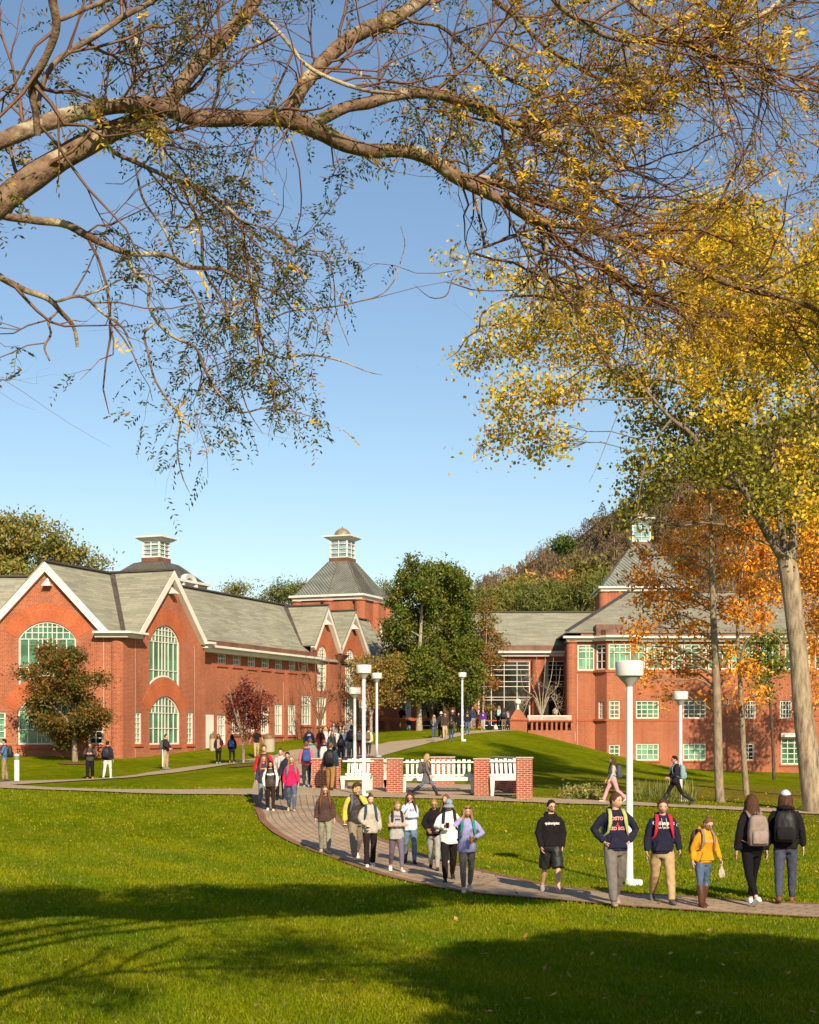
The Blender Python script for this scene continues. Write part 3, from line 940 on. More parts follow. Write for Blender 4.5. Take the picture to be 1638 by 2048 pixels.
# ================================================================ towers
def tower(label, corner, w, zb, zc, roof_h, top_w, lan_h, lan_ov, dome, rot_u, body_mat=BRICK, windows=True, mansard=None, proto_z=None):
    """square tower; corner = right near corner of the cornice; u = left-to-right along the left face, v = away"""
    u = Vector((rot_u.y, -rot_u.x, 0)); v = rot_u
    # u points to the right along the camera-facing side, v away
    O = Vector((corner[0], corner[1], 0)) - u * w
    root = thing('brick_tower', label, 'tower', (O + u * w / 2 + v * w / 2 + Vector((0, 0, zb))))
    Q = lambda a, b, z: O + u * a + v * b + Vector((0, 0, z))
    f1 = Fr(O + v * 0.45, u); f2 = Fr(O + u * (w - 0.45), v)
    in_ = 0.45
    hs1, hs2 = [], []
    if windows:
        for (fr, hs) in ((f1, hs1), (f2, hs2)):
            for c in ((0.32, 0.68) if fr is f1 else (0.32, 0.68)):
                t = w * c; hw = 0.62
                lp = window(fr, root, t - hw, t + hw, zc - 3.9, zc - 2.35, .62, 0, cols=(.33, .66), rows=(.5,), glass=GLASS_PALE, fw=.1, mw=.06, sill=True)
                hs.append(lp); arch_band(fr, root, t - hw, t + hw, zc - 2.35, .62, .55)
    for fr, hs, off in ((f1, hs1, in_), (f2, hs2, 0)):
        wall(fr, [(in_ if fr is f1 else in_, zb), (w - in_, zb), (w - in_, zc), (in_, zc)], hs, root, body_mat)
    mb = MB(); mb.quad(Q(in_, in_, zb), Q(in_, w - in_, zb), Q(in_, w - in_, zc), Q(in_, in_, zc)); mb.quad(Q(in_, w - in_, zb), Q(w - in_, w - in_, zb), Q(w - in_, w - in_, zc), Q(in_, w - in_, zc)); mb.build('wall', body_mat, root)
    for (a, b) in ((in_ + .1, in_ + .1), (w / 2, in_ + .05), (w - in_ - .1, in_ + .1), (w - in_ - .05, w / 2), (w - in_ - .1, w - in_ - .1)):
        if not windows: break
        mb = MB(); c = Q(a, b, 0); mb.lathe(c, [(.5, zb), (.5, zc - .12), (.6, zc - .12), (.6, zc)], 20)
        mb.build('column', body_mat, root, autosmooth=40)
    mb = MB()
    mb.hexa([Q(.25, .25, zc), Q(w - .25, .25, zc), Q(w - .25, w - .25, zc), Q(.25, w - .25, zc), Q(.2, .2, zc + .28), Q(w - .2, .2, zc + .28), Q(w - .2, w - .2, zc + .28), Q(.2, w - .2, zc + .28)])
    mb.hexa([Q(0, 0, zc + .28), Q(w, 0, zc + .28), Q(w, w, zc + .28), Q(0, w, zc + .28), Q(0, 0, zc + .46), Q(w, 0, zc + .46), Q(w, w, zc + .46), Q(0, w, zc + .46)])
    mb.build('cornice', WHITE, root)
    z0 = zc + .46; z1 = z0 + roof_h; m0 = .35; m1 = (w - top_w) / 2
    prof = [(m0, z0), (m1, z1)] if mansard is None else mansard(m0, m1, z0, z1)
    rm = MB(); sm = MB()
    for (ma, za), (mb_, zb_) in zip(prof[:-1], prof[1:]):
        ca = [Q(ma, ma, za), Q(w - ma, ma, za), Q(w - ma, w - ma, za), Q(ma, w - ma, za)]
        cb = [Q(mb_, mb_, zb_), Q(w - mb_, mb_, zb_), Q(w - mb_, w - mb_, zb_), Q(mb_, w - mb_, zb_)]
        for i in range(4):
            j = (i + 1) % 4
            rm.quad(ca[i], ca[j], cb[j], cb[i])
            sm.bar(ca[i], cb[i], .12, .1)
            # chevron seams
            mid0 = (ca[i] + ca[j]) / 2; mid1 = (cb[i] + cb[j]) / 2
            up = (ca[j] - ca[i]).cross(mid1 - mid0).normalized()
            if i < 2:
                sm.bar(mid0, mid1, .07, .06, up)
                H = 1.0
                for kk in range(-9, 12):
                    for sgn in (-1, 1):
                        # line from centre line going outwards and up, clipped to the trapezium
                        pr = []
                        for st in range(0, 41):
                            s_ = st / 40 * .5           # fraction to the side
                            h_ = kk / 12 + s_ * 2 * .92
                            wd = 0.5 * ((1 - h_) * 1 + h_ * ((cb[j] - cb[i]).length / (ca[j] - ca[i]).length))
                            if 0 <= h_ <= 1 and s_ <= wd: pr.append((s_, h_))
                        if len(pr) > 1:
                            e = [mid0 + (mid1 - mid0) * h_ + (ca[j] - ca[i]) * (sgn * s_) + up * 0.02 for s_, h_ in (pr[0], pr[-1])]
                            sm.bar(e[0], e[1], .05, .05, up)
    mt = prof[-1][0]
    rm.quad(Q(mt, mt, z1), Q(w - mt, mt, z1), Q(w - mt, w - mt, z1), Q(mt, w - mt, z1))
    ro = rm.build('roof', VERDI, root); sm.build('roof_seam', SEAM, ro)
    # lantern
    lan = MB(); l0 = m1 + .02; l1 = w - m1 - .02
    bx = MB(); bx.hexa([Q(l0, l0, z1 - .1), Q(l1, l0, z1 - .1), Q(l1, l1, z1 - .1), Q(l0, l1, z1 - .1), Q(l0, l0, z1 + .35), Q(l1, l0, z1 + .35), Q(l1, l1, z1 + .35), Q(l0, l1, z1 + .35)])
    bx.build('lantern_base', COPPER, root)
    zt = z1 + .35 + lan_h; g0, g1 = l0 + .06, l1 - .06
    pw = .13
    for (a, b) in ((g0, g0), (g1, g0), (g1, g1), (g0, g1)):
        c = Q(a + (pw / 2 if a == g0 else -pw / 2), b + (pw / 2 if b == g0 else -pw / 2), 0)
        lan.hexa([c + u * x * pw + v * y * pw + Vector((0, 0, z1 + .35)) for x, y in ((-.5, -.5), (.5, -.5), (.5, .5), (-.5, .5))] + [c + u * x * pw + v * y * pw + Vector((0, 0, zt)) for x, y in ((-.5, -.5), (.5, -.5), (.5, .5), (-.5, .5))])
    L = g1 - g0
    for (fa, fb) in ((u, v), (v, -u)):
        for side in (0, 1):
            o_ = (Q(g0, g0 if side == 0 else g1, 0) if fa is u else Q(g1 if side == 0 else g0, g0, 0))
            for kx in range(1, 3 if L < 2.2 else 4):
                x = L * kx / (3 if L >= 2.2 else 2) if L >= 2.2 else L * kx / 2
                if x >= L - .05: continue
                lan.bar(o_ + fa * x + Vector((0, 0, z1 + .35)), o_ + fa * x + Vector((0, 0, zt)), .06, .06)
            for kz in range(0, 5):
                z = z1 + .35 + lan_h * kz / 4
                th = .16 if kz in (0, 4) else .05
                lan.bar(o_ + Vector((0, 0, z)), o_ + fa * L + Vector((0, 0, z)), .07, th)
    lo = lan.build('lantern', WHITE, root)
    gl = MB(); e = .07
    c = [Q(g0 + e, g0 + e, 0), Q(g1 - e, g0 + e, 0), Q(g1 - e, g1 - e, 0), Q(g0 + e, g1 - e, 0)]
    for i in range(4):
        j = (i + 1) % 4; gl.quad(c[i] + Vector((0, 0, z1 + .35)), c[j] + Vector((0, 0, z1 + .35)), c[j] + Vector((0, 0, zt)), c[i] + Vector((0, 0, zt)))
    gl.build('pane', GLASS_SKY, lo)
    sb = MB(); a0, a1 = l0 - lan_ov, l1 + lan_ov
    sb.hexa([Q(l0 - .06, l0 - .06, zt), Q(l1 + .06, l0 - .06, zt), Q(l1 + .06, l1 + .06, zt), Q(l0 - .06, l1 + .06, zt), Q(a0, a0, zt + .22), Q(a1, a0, zt + .22), Q(a1, a1, zt + .22), Q(a0, a1, zt + .22)])
    sb.hexa([Q(a0, a0, zt + .22), Q(a1, a0, zt + .22), Q(a1, a1, zt + .22), Q(a0, a1, zt + .22), Q(a0, a0, zt + .32), Q(a1, a0, zt + .32), Q(a1, a1, zt + .32), Q(a0, a1, zt + .32)])
    sb.build('lantern_roof', WHITE, root)
    if dome:
        mb = MB(); r = (l1 - l0) * .42
        mb.lathe(Q(w / 2, w / 2, zt + .32), [(r * math.cos(a), r * 1.0 * math.sin(a)) for a in np.linspace(0, 1.45, 9)] + [(.08, r * 1.02), (.03, r * 1.22)], 20)
        mb.build('dome', M('gilded_dome', (0.26, 0.19, 0.11), .45, .5, .5, 3), root, smooth=True)
    return root, Q, u, v

Dc = 129.0
cc = P(727, 1186, Dc)
tower('square brick tower beside the hall with a domed glass lantern on its pyramid roof', (cc.x, cc.y), 7.15, 1.0, cc.z - .46, 3.15, 1.86, 1.62, .42, True, U)
Dl = 108.0
lc_ = P(341, 1153, Dl)
def mans(m0, m1, z0, z1): return [(m0, z0), (m0 + .8, z0 + .72), (m1 - .4, z1 - .12), (m1, z1)]
TL, QL, uL, vL = tower('low tower behind the hall roof with round-arched dormers and a flat-roofed lantern', (lc_.x, lc_.y), 6.0, 4.0, lc_.z - .46, 1.4, 1.62, 1.25, .36, False, U, windows=False, mansard=mans)
# barrel dormers with round windows
for (f_o, f_u, f_n, ww) in ((QL(6.0 - .2, 3.0, 0), vL, uL, 0), (QL(3.0, .2, 0), uL, -vL, 1)):
    zb_ = lc_.z - .9; R = 1.0
    mb = MB(); n = 18
    for rr, oo0, oo1, mi in ((R, -2.2, .12, 0),):
        ring = [(math.cos(a) * R, math.sin(a) * R) for a in np.linspace(0, math.pi, n)]
        for (x0_, z0_), (x1_, z1_) in zip(ring[:-1], ring[1:]):
            p = lambda x, z, o_: f_o + f_u * x + f_n * o_ + Vector((0, 0, zb_ + .35 + z))
            mb.quad(p(x0_, z0_, -2.2), p(x1_, z1_, -2.2), p(x1_, z1_, .12), p(x0_, z0_, .12))
    dm = mb.build('dormer', VERDI, TL, smooth=True)
    mb = MB()
    ring = [(math.cos(a), math.sin(a)) for a in np.linspace(0, 2 * math.pi, 29)]
    for (x0_, z0_), (x1_, z1_) in zip(ring[:-1], ring[1:]):
        q = [p(x0_ * .74, z0_ * .74, .1), p(x1_ * .74, z1_ * .74, .1), p(x1_ * 1.06, z1_ * 1.06, .16), p(x0_ * 1.06, z0_ * 1.06, .16)]
        mb.quad(*q); mb.quad(q[3], q[2], p(x1_ * 1.06, z1_ * 1.06, -.25), p(x0_ * 1.06, z0_ * 1.06, -.25)); mb.quad(q[0], q[1], p(x1_ * .74, z1_ * .74, -.3), p(x0_ * .74, z0_ * .74, -.3))
    mb.build('round_frame', WHITE, dm)
    mb = MB(); mb.add([p(x * .76, z * .76, -.25) for x, z in ring[:-1]], [tuple(range(28))]); mb.build('pane', GLASS_DARK, dm)

# ================================================================ glass-fronted centre building
CB = thing('glazed_building', 'low brick building with a tall dark window wall behind the terrace trees', 'building', (2, 133, 0))
YC = 133.0
F3 = Fr((0, YC), (1, 0))
fx = lambda x, y: F3.px(x, y)
ftop = fx(955, 1322)[1]; fbot = 3.2
pc_x0 = fx(780, 0)[0]; pc_x1 = fx(1136, 0)[0]
bays = [(835, 893), (905, 948), (957, 1060), (1090, 1135)]
holes = []
for (a, b) in bays:
    t0, _ = fx(a, 0); t1, _ = fx(b, 0)
    nb = max(2, round((t1 - t0) / 1.18))
    H = ftop - fbot
    lp = window(F3, CB, t0, t1, fbot, ftop, cols=[i / nb for i in range(1, nb)], rows=(.09, .45, .49, .64, .71, .80, .88, .94), glass=GLASS_DARK, fw=.08, mw=.05, name='window_wall')
    holes.append(lp)
wall(F3, [(pc_x0, 2.0), (pc_x1, 2.0), (pc_x1, ftop + .9), (pc_x0, ftop + .9)], holes, CB)
for xx in (1075, 898):
    mb = MB(); t, _ = fx(xx, 0); mb.lathe((t, YC - .1, 0), [(.55, 2.4), (.55, ftop + .1)], 20); mb.build('column', BRICK, CB, autosmooth=40)
zc0 = fx(1000, 1313)[1]
mb = MB(); mb.fbox(F3, pc_x0, pc_x1 + .5, zc0, zc0 + .28, -.1, .45); mb.fbox(F3, pc_x0, pc_x1 + .5, zc0 + .28, zc0 + .45, -.1, .8); mb.build('cornice', WHITE, CB)
mb = MB(); mb.fbox(F3, pc_x0, pc_x1 + .5, zc0 + .45, zc0 + .95, -.1, .55); mb.build('gutter', COPPER, CB)
zE = zc0 + .9
zRd = CZ + (HYP - 1225) / FPX * (YC + 5.5)
mb = MB(); slab(mb, [(pc_x0 - 3, YC + 5.5, zRd), (pc_x1 + 9, YC + 5.5, zRd), (pc_x1 + 9, YC - .5, zE), (pc_x0 - 3, YC - .5, zE)], .12)
slab(mb, [(pc_x0 - 3, YC + 5.5, zRd), (pc_x1 + 9, YC + 5.5, zRd), (pc_x1 + 9, YC + 11, zE), (pc_x0 - 3, YC + 11, zE)], .12)
mb.build('roof', SHINGLE, CB)
mb = MB(); mb.bar((pc_x0 - 3, YC + 5.5, zRd + .05), (pc_x1 + 9, YC + 5.5, zRd + .05), .4, .1); mb.build('ridge_cap', DARKMETAL, CB)
# entrance at the left end
E = Fr((fx(768, 0)[0], YC - 3.0), (1, 0)); ew = fx(800, 0)[0] - fx(768, 0)[0] + .3
_, et = E.px(780, 1398)
_, eb = 0, 2.6
mb = MB(); mb.fbox(E, .15, .75, eb, et, -1.2, 0); mb.fbox(E, .75, 2.4, et - .35, et, -1.2, -.02); mb.fbox(E, 1.9, 2.4, eb, et - .36, -1.2, -.04); pw_ = mb.build('porch', WHITE, CB)
mb = MB(); mb.fbox(E, .3, .5, eb + .6, et - .5, 0, .03); mb.build('pane', GLASS_DARK, pw_)
mb = MB(); mb.fbox(E, -3.2, 3.4, et, et + 1.0, -1.4, .1); mb.fbox(E, -3.2, .1, eb - .6, et, -1.3, -.1); mb.build('wall', BRICK, CB)
mb = MB(); mb.fbox(E, .8, 1.85, eb, et - .4, -1.2, -1.1); dd = mb.build('door', M('cream_door', (.62, .57, .45)), CB)
mb = MB(); mb.fbox(E, .9, .96, eb + 1., eb + 1.2, -1.1, -1.04); mb.build('handle', DARKMETAL, dd)

# ================================================================ right building
RB = thing('brick_building', 'three-storey red brick building on the right with a band of green top-floor windows', 'building', (14, 125, 0))
F4 = Fr((0, 125), (1, 0))
gx = lambda x, y=1400: F4.px(x, y)
x_l = gx(1147)[0]; x_r = gx(2100)[0]
zt_ = gx(0, 1283)[1]; zsill = gx(0, 1340)[1]
holes = []
def rwin(a, b, y0, y1, cols, rows, glass, fr=F4, **kw):
    t0, z1_ = fr.px(a, y0); t1, z0_ = fr.px(b, y1)
    return window(fr, RB, t0, t1, z0_, z1_, cols=cols, rows=rows, glass=glass, fw=.1, mw=.06, **kw)
holes.append(rwin(1155, 1189, 1289, 1341, (.5, .7), (.45, .72, .86), GLASS_BLIND))
for k, (a, b) in enumerate([(1252, 1291), (1293, 1341), (1343, 1366), (1368, 1414), (1416, 1460), (1462, 1506), (1520, 1560), (1570, 1620), (1630, 1700)]):
    holes.append(rwin(a, b, 1288, 1339, (.33, .66), (.33, .66, .84), GLASS_BLIND if k in (0, 1, 2, 5) else GLASS_GREEN))
for (a, b) in [(1272, 1318), (1366, 1412), (1490, 1512), (1560, 1584), (1592, 1612), (1640, 1690)]:
    holes.append(rwin(a, b, 1401, 1437, (.25, .5, .75) if b - a > 15 else (.5,), (.25, .5, .75), GLASS_DARK if a > 1350 else GLASS_GREEN))
for (a, b) in [(1272, 1318), (1366, 1412), (1486, 1508)]:
    holes.append(rwin(a, b, 1487, 1521, (.25, .5, .75) if b - a > 25 else (.5,), (.33, .66) if b - a > 25 else (.25, .5, .75), GLASS_BLIND if b < 1420 else GLASS_DARK, sill=True))
holes.append(rwin(1562, 1603, 1475, 1529, (.33, .66), (.2, .4, .6, .8), GLASS_GREEN, sill=True))
holes.append(rwin(1640, 1690, 1475, 1529, (.33, .66), (.2, .4, .6, .8), GLASS_GREEN, sill=True))
wall(F4, [(x_l, -1.0), (x_r, -1.0), (x_r, zt_), (x_l, zt_)], holes, RB)
mb = MB(); mb.quad((x_l, 125, -1), (x_l, 140, -1), (x_l, 140, zt_), (x_l, 125, zt_)); mb.build('wall', BRICK, RB)
# canted bay
b0 = gx(1190)[0]; b1 = gx(1262)[0]; d_b = 1.15
BL = Fr((b0, 125), (gx(1210)[0] - b0, -d_b)); bl_len = math.hypot(gx(1210)[0] - b0, d_b)
BF = Fr((gx(1210)[0], 125 - d_b), (1, 0)); bf_len = b1 - gx(1210)[0]
hl = []; hf_ = []
def zpx(y): return gx(0, y)[1]
hl.append(window(BL, RB, .1, bl_len - .1, zsill, zpx(1289), cols=(.5,), rows=(.33, .66, .84), glass=GLASS_DARK, fw=.1, mw=.06))
hl.append(window(BL, RB, bl_len * .25, bl_len * .75, zpx(1438), zpx(1402), cols=(.5,), rows=(.25, .5, .75), glass=GLASS_PALE, fw=.1, mw=.06))
tf0, tf1 = BF.px(1218, 1400)[0], BF.px(1240, 1400)[0]
hf_.append(window(BF, RB, .15, bf_len - .15, zsill, zpx(1289), cols=(.25, .5, .75), rows=(.66, .84), glass=GLASS_BLIND, fw=.1, mw=.06))
hf_.append(window(BF, RB, tf0, tf1, zpx(1438), zpx(1402), cols=(.5,), rows=(.25, .5, .75), glass=GLASS_PALE, fw=.1, mw=.06))
hf_.append(window(BF, RB, tf0, tf1, zpx(1524), zpx(1489), cols=(.5,), rows=(.25, .5, .75), glass=GLASS_GREEN, fw=.1, mw=.06))
wall(BL, [(0, -1), (bl_len, -1), (bl_len, zt_), (0, zt_)], hl, RB)
wall(BF, [(0, -1), (bf_len, -1), (bf_len, zt_), (0, zt_)], hf_, RB)
mb = MB(); mb.quad((b1, 125 - d_b, -1), (b1, 125, -1), (b1, 125, zt_), (b1, 125 - d_b, zt_)); mb.build('wall', BRICK, RB)
# round column at the left corner
mb = MB(); tcx = gx(1144)[0]; mb.lathe((tcx, 125.2, 0), [(.47, 1), (.47, zt_ - .1), (.6, zt_ - .1), (.6, zt_ + .06)], 24); mb.build('column', BRICK, RB, autosmooth=40)
# bands, cornice, copper box
def follow(mb, z0, z1, o, ext=0.0):
    pts = [Vector((x_l - ext, 125 - o, 0)), Vector((b0 - .2, 125 - o, 0)), Vector((gx(1210)[0] - .12, 125 - d_b - o, 0)), Vector((b1 + o, 125 - d_b - o, 0)), Vector((b1 + o, 125 - o, 0)), Vector((x_r, 125 - o, 0))]
    inn = [Vector((x_l - ext, 125.1, 0)), Vector((b0, 125.1, 0)), Vector((gx(1210)[0] + .1, 125 - d_b + .1, 0)), Vector((b1 - .1, 125 - d_b + .1, 0)), Vector((b1 - .1, 125.1, 0)), Vector((x_r, 125.1, 0))]
    for z in (z0, z1):
        mb.v.extend([tuple(p + Vector((0, 0, z))) for p in pts + inn])
    k = len(mb.v) - 24
    for i in range(5):
        for f in ((i, i + 1, 13 + i, 12 + i), (12 + i, 13 + i, 19 + i, 18 + i), (6 + i, 7 + i, 1 + i, i)):
            mb.f.append(tuple(k + q for q in f)); mb.m.append(0)
    mb.f.append((k, k + 12, k + 18, k + 6)); mb.m.append(0)
mb = MB(); follow(mb, zsill - .22, zsill - .05, .08); follow(mb, zpx(1442), zpx(1438.5), .05); mb.build('string_course', STONE_BAND, RB)
mb = MB(); follow(mb, zt_, zt_ + .25, .35, .6); follow(mb, zt_ + .25, zt_ + .42, .7, .9); mb.build('cornice', WHITE, RB)
mb = MB(); follow(mb, zt_ + .42, zt_ + .9, .25, -.6); mb.build('gutter', COPPER, RB)
mb = MB(); a_, b_ = gx(1190)[0], gx(1244)[0]; mb.box(a_, b_, 124.05, 126, zt_ + .46, zt_ + 1.35); mb.build('roof_box', COPPER, RB)
z0r = zt_ + .8; hipx = P(1243, 1185, 137); ztop_ = hipx.z
mb = MB()
slab(mb, [(x_l - .6, 124.6, z0r), (x_r, 124.6, z0r), (x_r, 137, ztop_), (hipx.x + .6, 137, ztop_)], .12)
slab(mb, [(x_l - .6, 124.6, z0r), (hipx.x + .6, 137, ztop_), (hipx.x + .6, 139, ztop_), (x_l - .6, 150, z0r)], .12)
mb.build('roof', SHINGLE, RB)
mb = MB(); mb.bar((x_l - .6, 124.6, z0r + .06), (hipx.x + .6, 137, ztop_ + .06), .35, .1); mb.bar((hipx.x + .6, 137, ztop_ + .06), (x_r, 137, ztop_ + .06), .35, .1); mb.build('ridge_cap', DARKMETAL, RB)
mb = MB(); tbx0, tbx1 = gx(1560)[0], gx(1604)[0]
mb.fbox(F4, tbx0, tbx1, zpx(1474), zpx(1466), 0, .45); mb.build('window_hood', WHITE, RB)
mb = MB()
for px_ in (1154.5, 1508):
    t, _ = gx(px_); mb.fbox(F4, t - .015, t + .015, 0, zsill - .3, 0, .006)
mb.build('wall_joint', MATS['joint'], RB)
# right tower
Dr = 150.0
rc = P(1388, 1172, Dr)
tower('tall tower behind the orange trees with a white lantern over the right building', (rc.x, rc.y), (1388 - 1198) / FPX * Dr, 6.0, rc.z - .46, 4.6, 2.05, 2.1, .45, True, Vector((0.03, 1, 0)).normalized())
# ================================================================ lamp posts
def lamp_post(px, top, d, label):
    top_p = P(px, top, d)
    g = on_ground(top_p.x, d, -0.03)
    H = top_p.z - g.z
    r = thing('lamp_post', label, 'lamp post', g, local=True, group='white lamp posts along the paths')
    mb = MB(); mb.lathe((0, 0, 0), [(.075, 0), (.07, .3), (.06, H - .47)], 16); mb.build('pole', WHITE_POST, r, autosmooth=40)
    mb = MB(); mb.lathe((0, 0, 0), [(.062, H - .49), (.085, H - .45), (.235, H - .285)], 32); mb.build('lamp_funnel', LAMP_GREY, r, autosmooth=40)
    mb = MB(); mb.lathe((0, 0, 0), [(.262, H - .285), (.268, H - .275), (.268, H - .015), (.255, H)], 32); mb.build('lamp_head', WHITE_POST, r, autosmooth=40)
    mb = MB(); mb.lathe((.08, -.02, 0), [(.17, 0), (.17, .1), (.155, .125), (.10, .13)], 20); mb.build('base', WHITE_POST, r, autosmooth=40)
    return r
lamp_post(1259, 1322, 28.6, 'nearest tall white lamp post with a drum head, behind the hoodie wearers on the lawn')
lamp_post(727.5, 1330, 51.9, 'tall white lamp post in front of the low brick walls and left bench')
lamp_post(753.5, 1346, 76.7, 'white lamp post on the grass edge just right of the crowd')
lamp_post(709.5, 1375, 65, 'slim white lamp post behind the brick walls, shorter than its neighbours')
lamp_post(924.5, 1345, 97, 'small distant white lamp post at the edge of the upper walk near the terrace')
lamp_post(1361, 1383, 53.6, 'white lamp post behind the walker with the pale blue backpack')

# ================================================================ low brick walls and benches
def brick_wall(pa, pb, ytop, d, th, label, d2=None):
    a = P(pa, ytop, d); b = P(pb, ytop, d2 or d)
    zt = a.z
    dirv = Vector((b.x - a.x, b.y - a.y, 0)); L = dirv.length; fr = Fr((a.x, a.y), (dirv.x, dirv.y))
    m = (a + b) / 2
    g = on_ground(m.x, m.y, 0)
    r = thing('brick_wall', label, 'wall', g, group='low brick walls beside the path')
    mb = MB(); mb.fbox(fr, 0, L, g.z - .25, zt - .045, -th, 0); mb.build('wall', BRICK_NEAR, r)
    mb = MB(); mb.fbox(fr, -.03, L + .03, zt - .045, zt, -th - .03, .03); mb.build('coping', CAP, r)
    return r
brick_wall(624, 681, 1516, 56.2, .36, 'leftmost low brick wall beside the man in camel trousers')
brick_wall(733, 767, 1516, 57.6, .36, 'short brick wall section directly behind the tall front lamp post')
brick_wall(773, 806, 1516, 55.3, .36, 'brick wall section at the left end of the wide white bench')
brick_wall(862, 909, 1513, 60.0, .36, 'brick wall section seen through the wide white bench')
brick_wall(948, 979, 1516.5, 55.0, .36, 'brick wall section at the right end of the wide white bench')
brick_wall(1033, 1065, 1514, 52.6, .36, 'rightmost low brick wall ending at the shaded grass bank')
brick_wall(981, 1034, 1513, 58.0, .36, 'brick wall set back behind the right-hand slatted bench', 55.6)

def bench(pa, pb, yseat, d, yaw, label):
    a = P(pa, yseat, d); b = P(pb, yseat, d); m = (a + b) / 2
    g = on_ground(m.x, d, 0.02)
    L = (b - a).length / max(.5, math.cos(yaw))
    k = (m.z - g.z) / .45
    r = thing('park_bench', label, 'bench', g, yaw, local=True, group='white slatted benches between the brick walls')
    h = L / 2; zs = .45 * k
    mb = MB(); mb.box(-h, h, -.06, .40, zs - .03, zs); mb.build('seat', WHITE, r)
    mb = MB(); mb.box(-h, h, -.085, -.06, zs - .14, zs - .002); mb.build('apron', WHITE, r)
    mb = MB(); n = max(5, round(L / .205))
    for i in range(n):
        x = -h + .12 + (L - .24) * (i + .5) / n
        w0, w1 = .042, .062
        y0, y1, z0, z1 = .37, .54, zs + .0, zs + .63 + .02 * (i % 2)
        mb.hexa([(x - w0, y0, z0), (x + w0, y0, z0), (x + w0, y0 + .025, z0), (x - w0, y0 + .025, z0), (x - w1, y1, z1), (x + w1, y1, z1), (x + w1, y1 + .025, z1), (x - w1, y1 + .025, z1)])
    mb.box(-h + .08, h - .08, .385, .41, zs + .02, zs + .09)
    mb.build('backrest', WHITE, r)
    mb = MB(); mb.box(-h - .03, h + .03, .40, .515, zs + .52, zs + .575); mb.build('top_rail', WHITE, r)
    for sx in (-1, 1):
        x = sx * (h - .09)
        for (y0, y1, lean) in ((-.06, .02, 0), (.33, .43, .1)):
            mb = MB()
            mb.hexa([(x - .055, y0 + lean, 0), (x + .055, y0 + lean, 0), (x + .055, y1 + lean, 0), (x - .055, y1 + lean, 0), (x - .09, y0, zs - .031), (x + .09, y0, zs - .031), (x + .09, y1, zs - .031), (x - .09, y1, zs - .031)])
            mb.build('leg', WHITE, r)
    return r
bench(681, 741, 1552, 56.0, math.radians(-12), 'white bench with seven broad slats left of the tall lamp post')
bench(803, 951, 1554, 55.8, 0.0, 'widest white slatted bench behind the walking woman in a grey cardigan')
bench(979, 1056, 1553, 55.0, math.radians(10), 'white slatted bench at the right end against the brick wall')
bench(765, 776, 1552, 58.0, math.radians(0), 'white bench end glimpsed in the gap between two brick wall sections')

# ================================================================ terrace
def pier(px, d, label):
    base = P(px, 1463, d); s = d / FPX
    r = thing('terrace_pier', label, 'pier', (base.x, d, base.z - .3), local=False)
    c = Vector((base.x, d, 0)); z = lambda y: P(px, y, d).z
    hw = 17 * s
    mb = MB(); mb.box(c.x - hw, c.x + hw, d - .0, d + 2 * hw, base.z - 1.2, z(1441)); mb.build('shaft', BRICK, r)
    mb = MB(); mb.box(c.x - hw - .1, c.x + hw + .1, d - .1, d + 2 * hw + .1, z(1441), z(1437.5)); mb.build('band', STONE_BAND, r)
    mb = MB(); h2 = 4.5 * s; y0, y1 = d, d + 2 * hw; ym = (y0 + y1) / 2
    zt = z(1418.5)
    mb.hexa([(c.x - hw, y0, z(1437.5)), (c.x + hw, y0, z(1437.5)), (c.x + hw, y1, z(1437.5)), (c.x - hw, y1, z(1437.5)), (c.x - h2, ym - h2, zt), (c.x + h2, ym - h2, zt), (c.x + h2, ym + h2, zt), (c.x - h2, ym + h2, zt)])
    mb.build('pyramid_cap', BRICK, r)
    mb = MB(); mb.lathe((c.x, ym, zt), [(.13, 0), (.10, .12), (.085, .38)], 16); mb.build('lamp_stem', WHITE_POST, r, autosmooth=40)
    mb = MB(); R = 6.2 * s; mb.lathe((c.x, ym, zt + .36 + R), [(R * math.sin(a), -R * math.cos(a)) for a in np.linspace(.2, math.pi - .02, 14)], 24); mb.build('lamp_globe', WHITE, r, smooth=True)
pier(947, 122.5, 'brick terrace pier with a globe lamp, mostly hidden behind the walking students')
pier(1037, 120.5, 'brick terrace pier with pyramid cap and white globe lamp beside the grass mound')
def balustrade(pa, pb, d, yt0, yt1, piers, pw, ybase, label, depth=.45):
    a = P(pa, yt0, d); b = P(pb, yt0, d); s = d / FPX
    z = lambda y: P(pa, y, d).z
    r = thing('balustrade', label, 'balustrade', ((a.x + b.x) / 2, d, z(ybase)))
    mb = MB(); mb.box(a.x, b.x, d - .12, d + depth + .12, z(yt1), z(yt0)); mb.build('rail', STONE_BAND, r)
    for p in piers:
        x = P(p, 0, d).x; mb = MB(); mb.box(x - pw * s / 2, x + pw * s / 2, d, d + depth, z(ybase), z(yt1)); mb.build('baluster', BRICK, r)
    mb = MB(); mb.box(a.x, b.x, d - .05, d + depth + .05, z(ybase) - 1.4, z(ybase)); mb.build('base', BRICK, r)
    return r
balustrade(757, 934, 122.6, 1435.5, 1441.5, (776, 807.5, 840, 872, 905), 10.5, 1460.5, 'long brick balustrade with thick short piers left of the terrace entrance')
balustrade(1056, 1148, 121, 1440, 1443, (1064, 1074, 1084, 1094, 1104, 1113, 1123, 1133, 1144), 4.2, 1460.5, 'brick balustrade with closely spaced piers between the globe lamp and the right building', .9)
balustrade(963, 1019, 123.2, 1440, 1442.5, (968, 1012), 4, 1459, 'short low brick rail between the two globe lamp piers')
mb = MB(); a = P(1050, 1462, 122.4); b = P(1150, 1462, 122.4); mb.box(a.x, b.x, 122.5, 122.7, a.z - 1.0, a.z + .75)
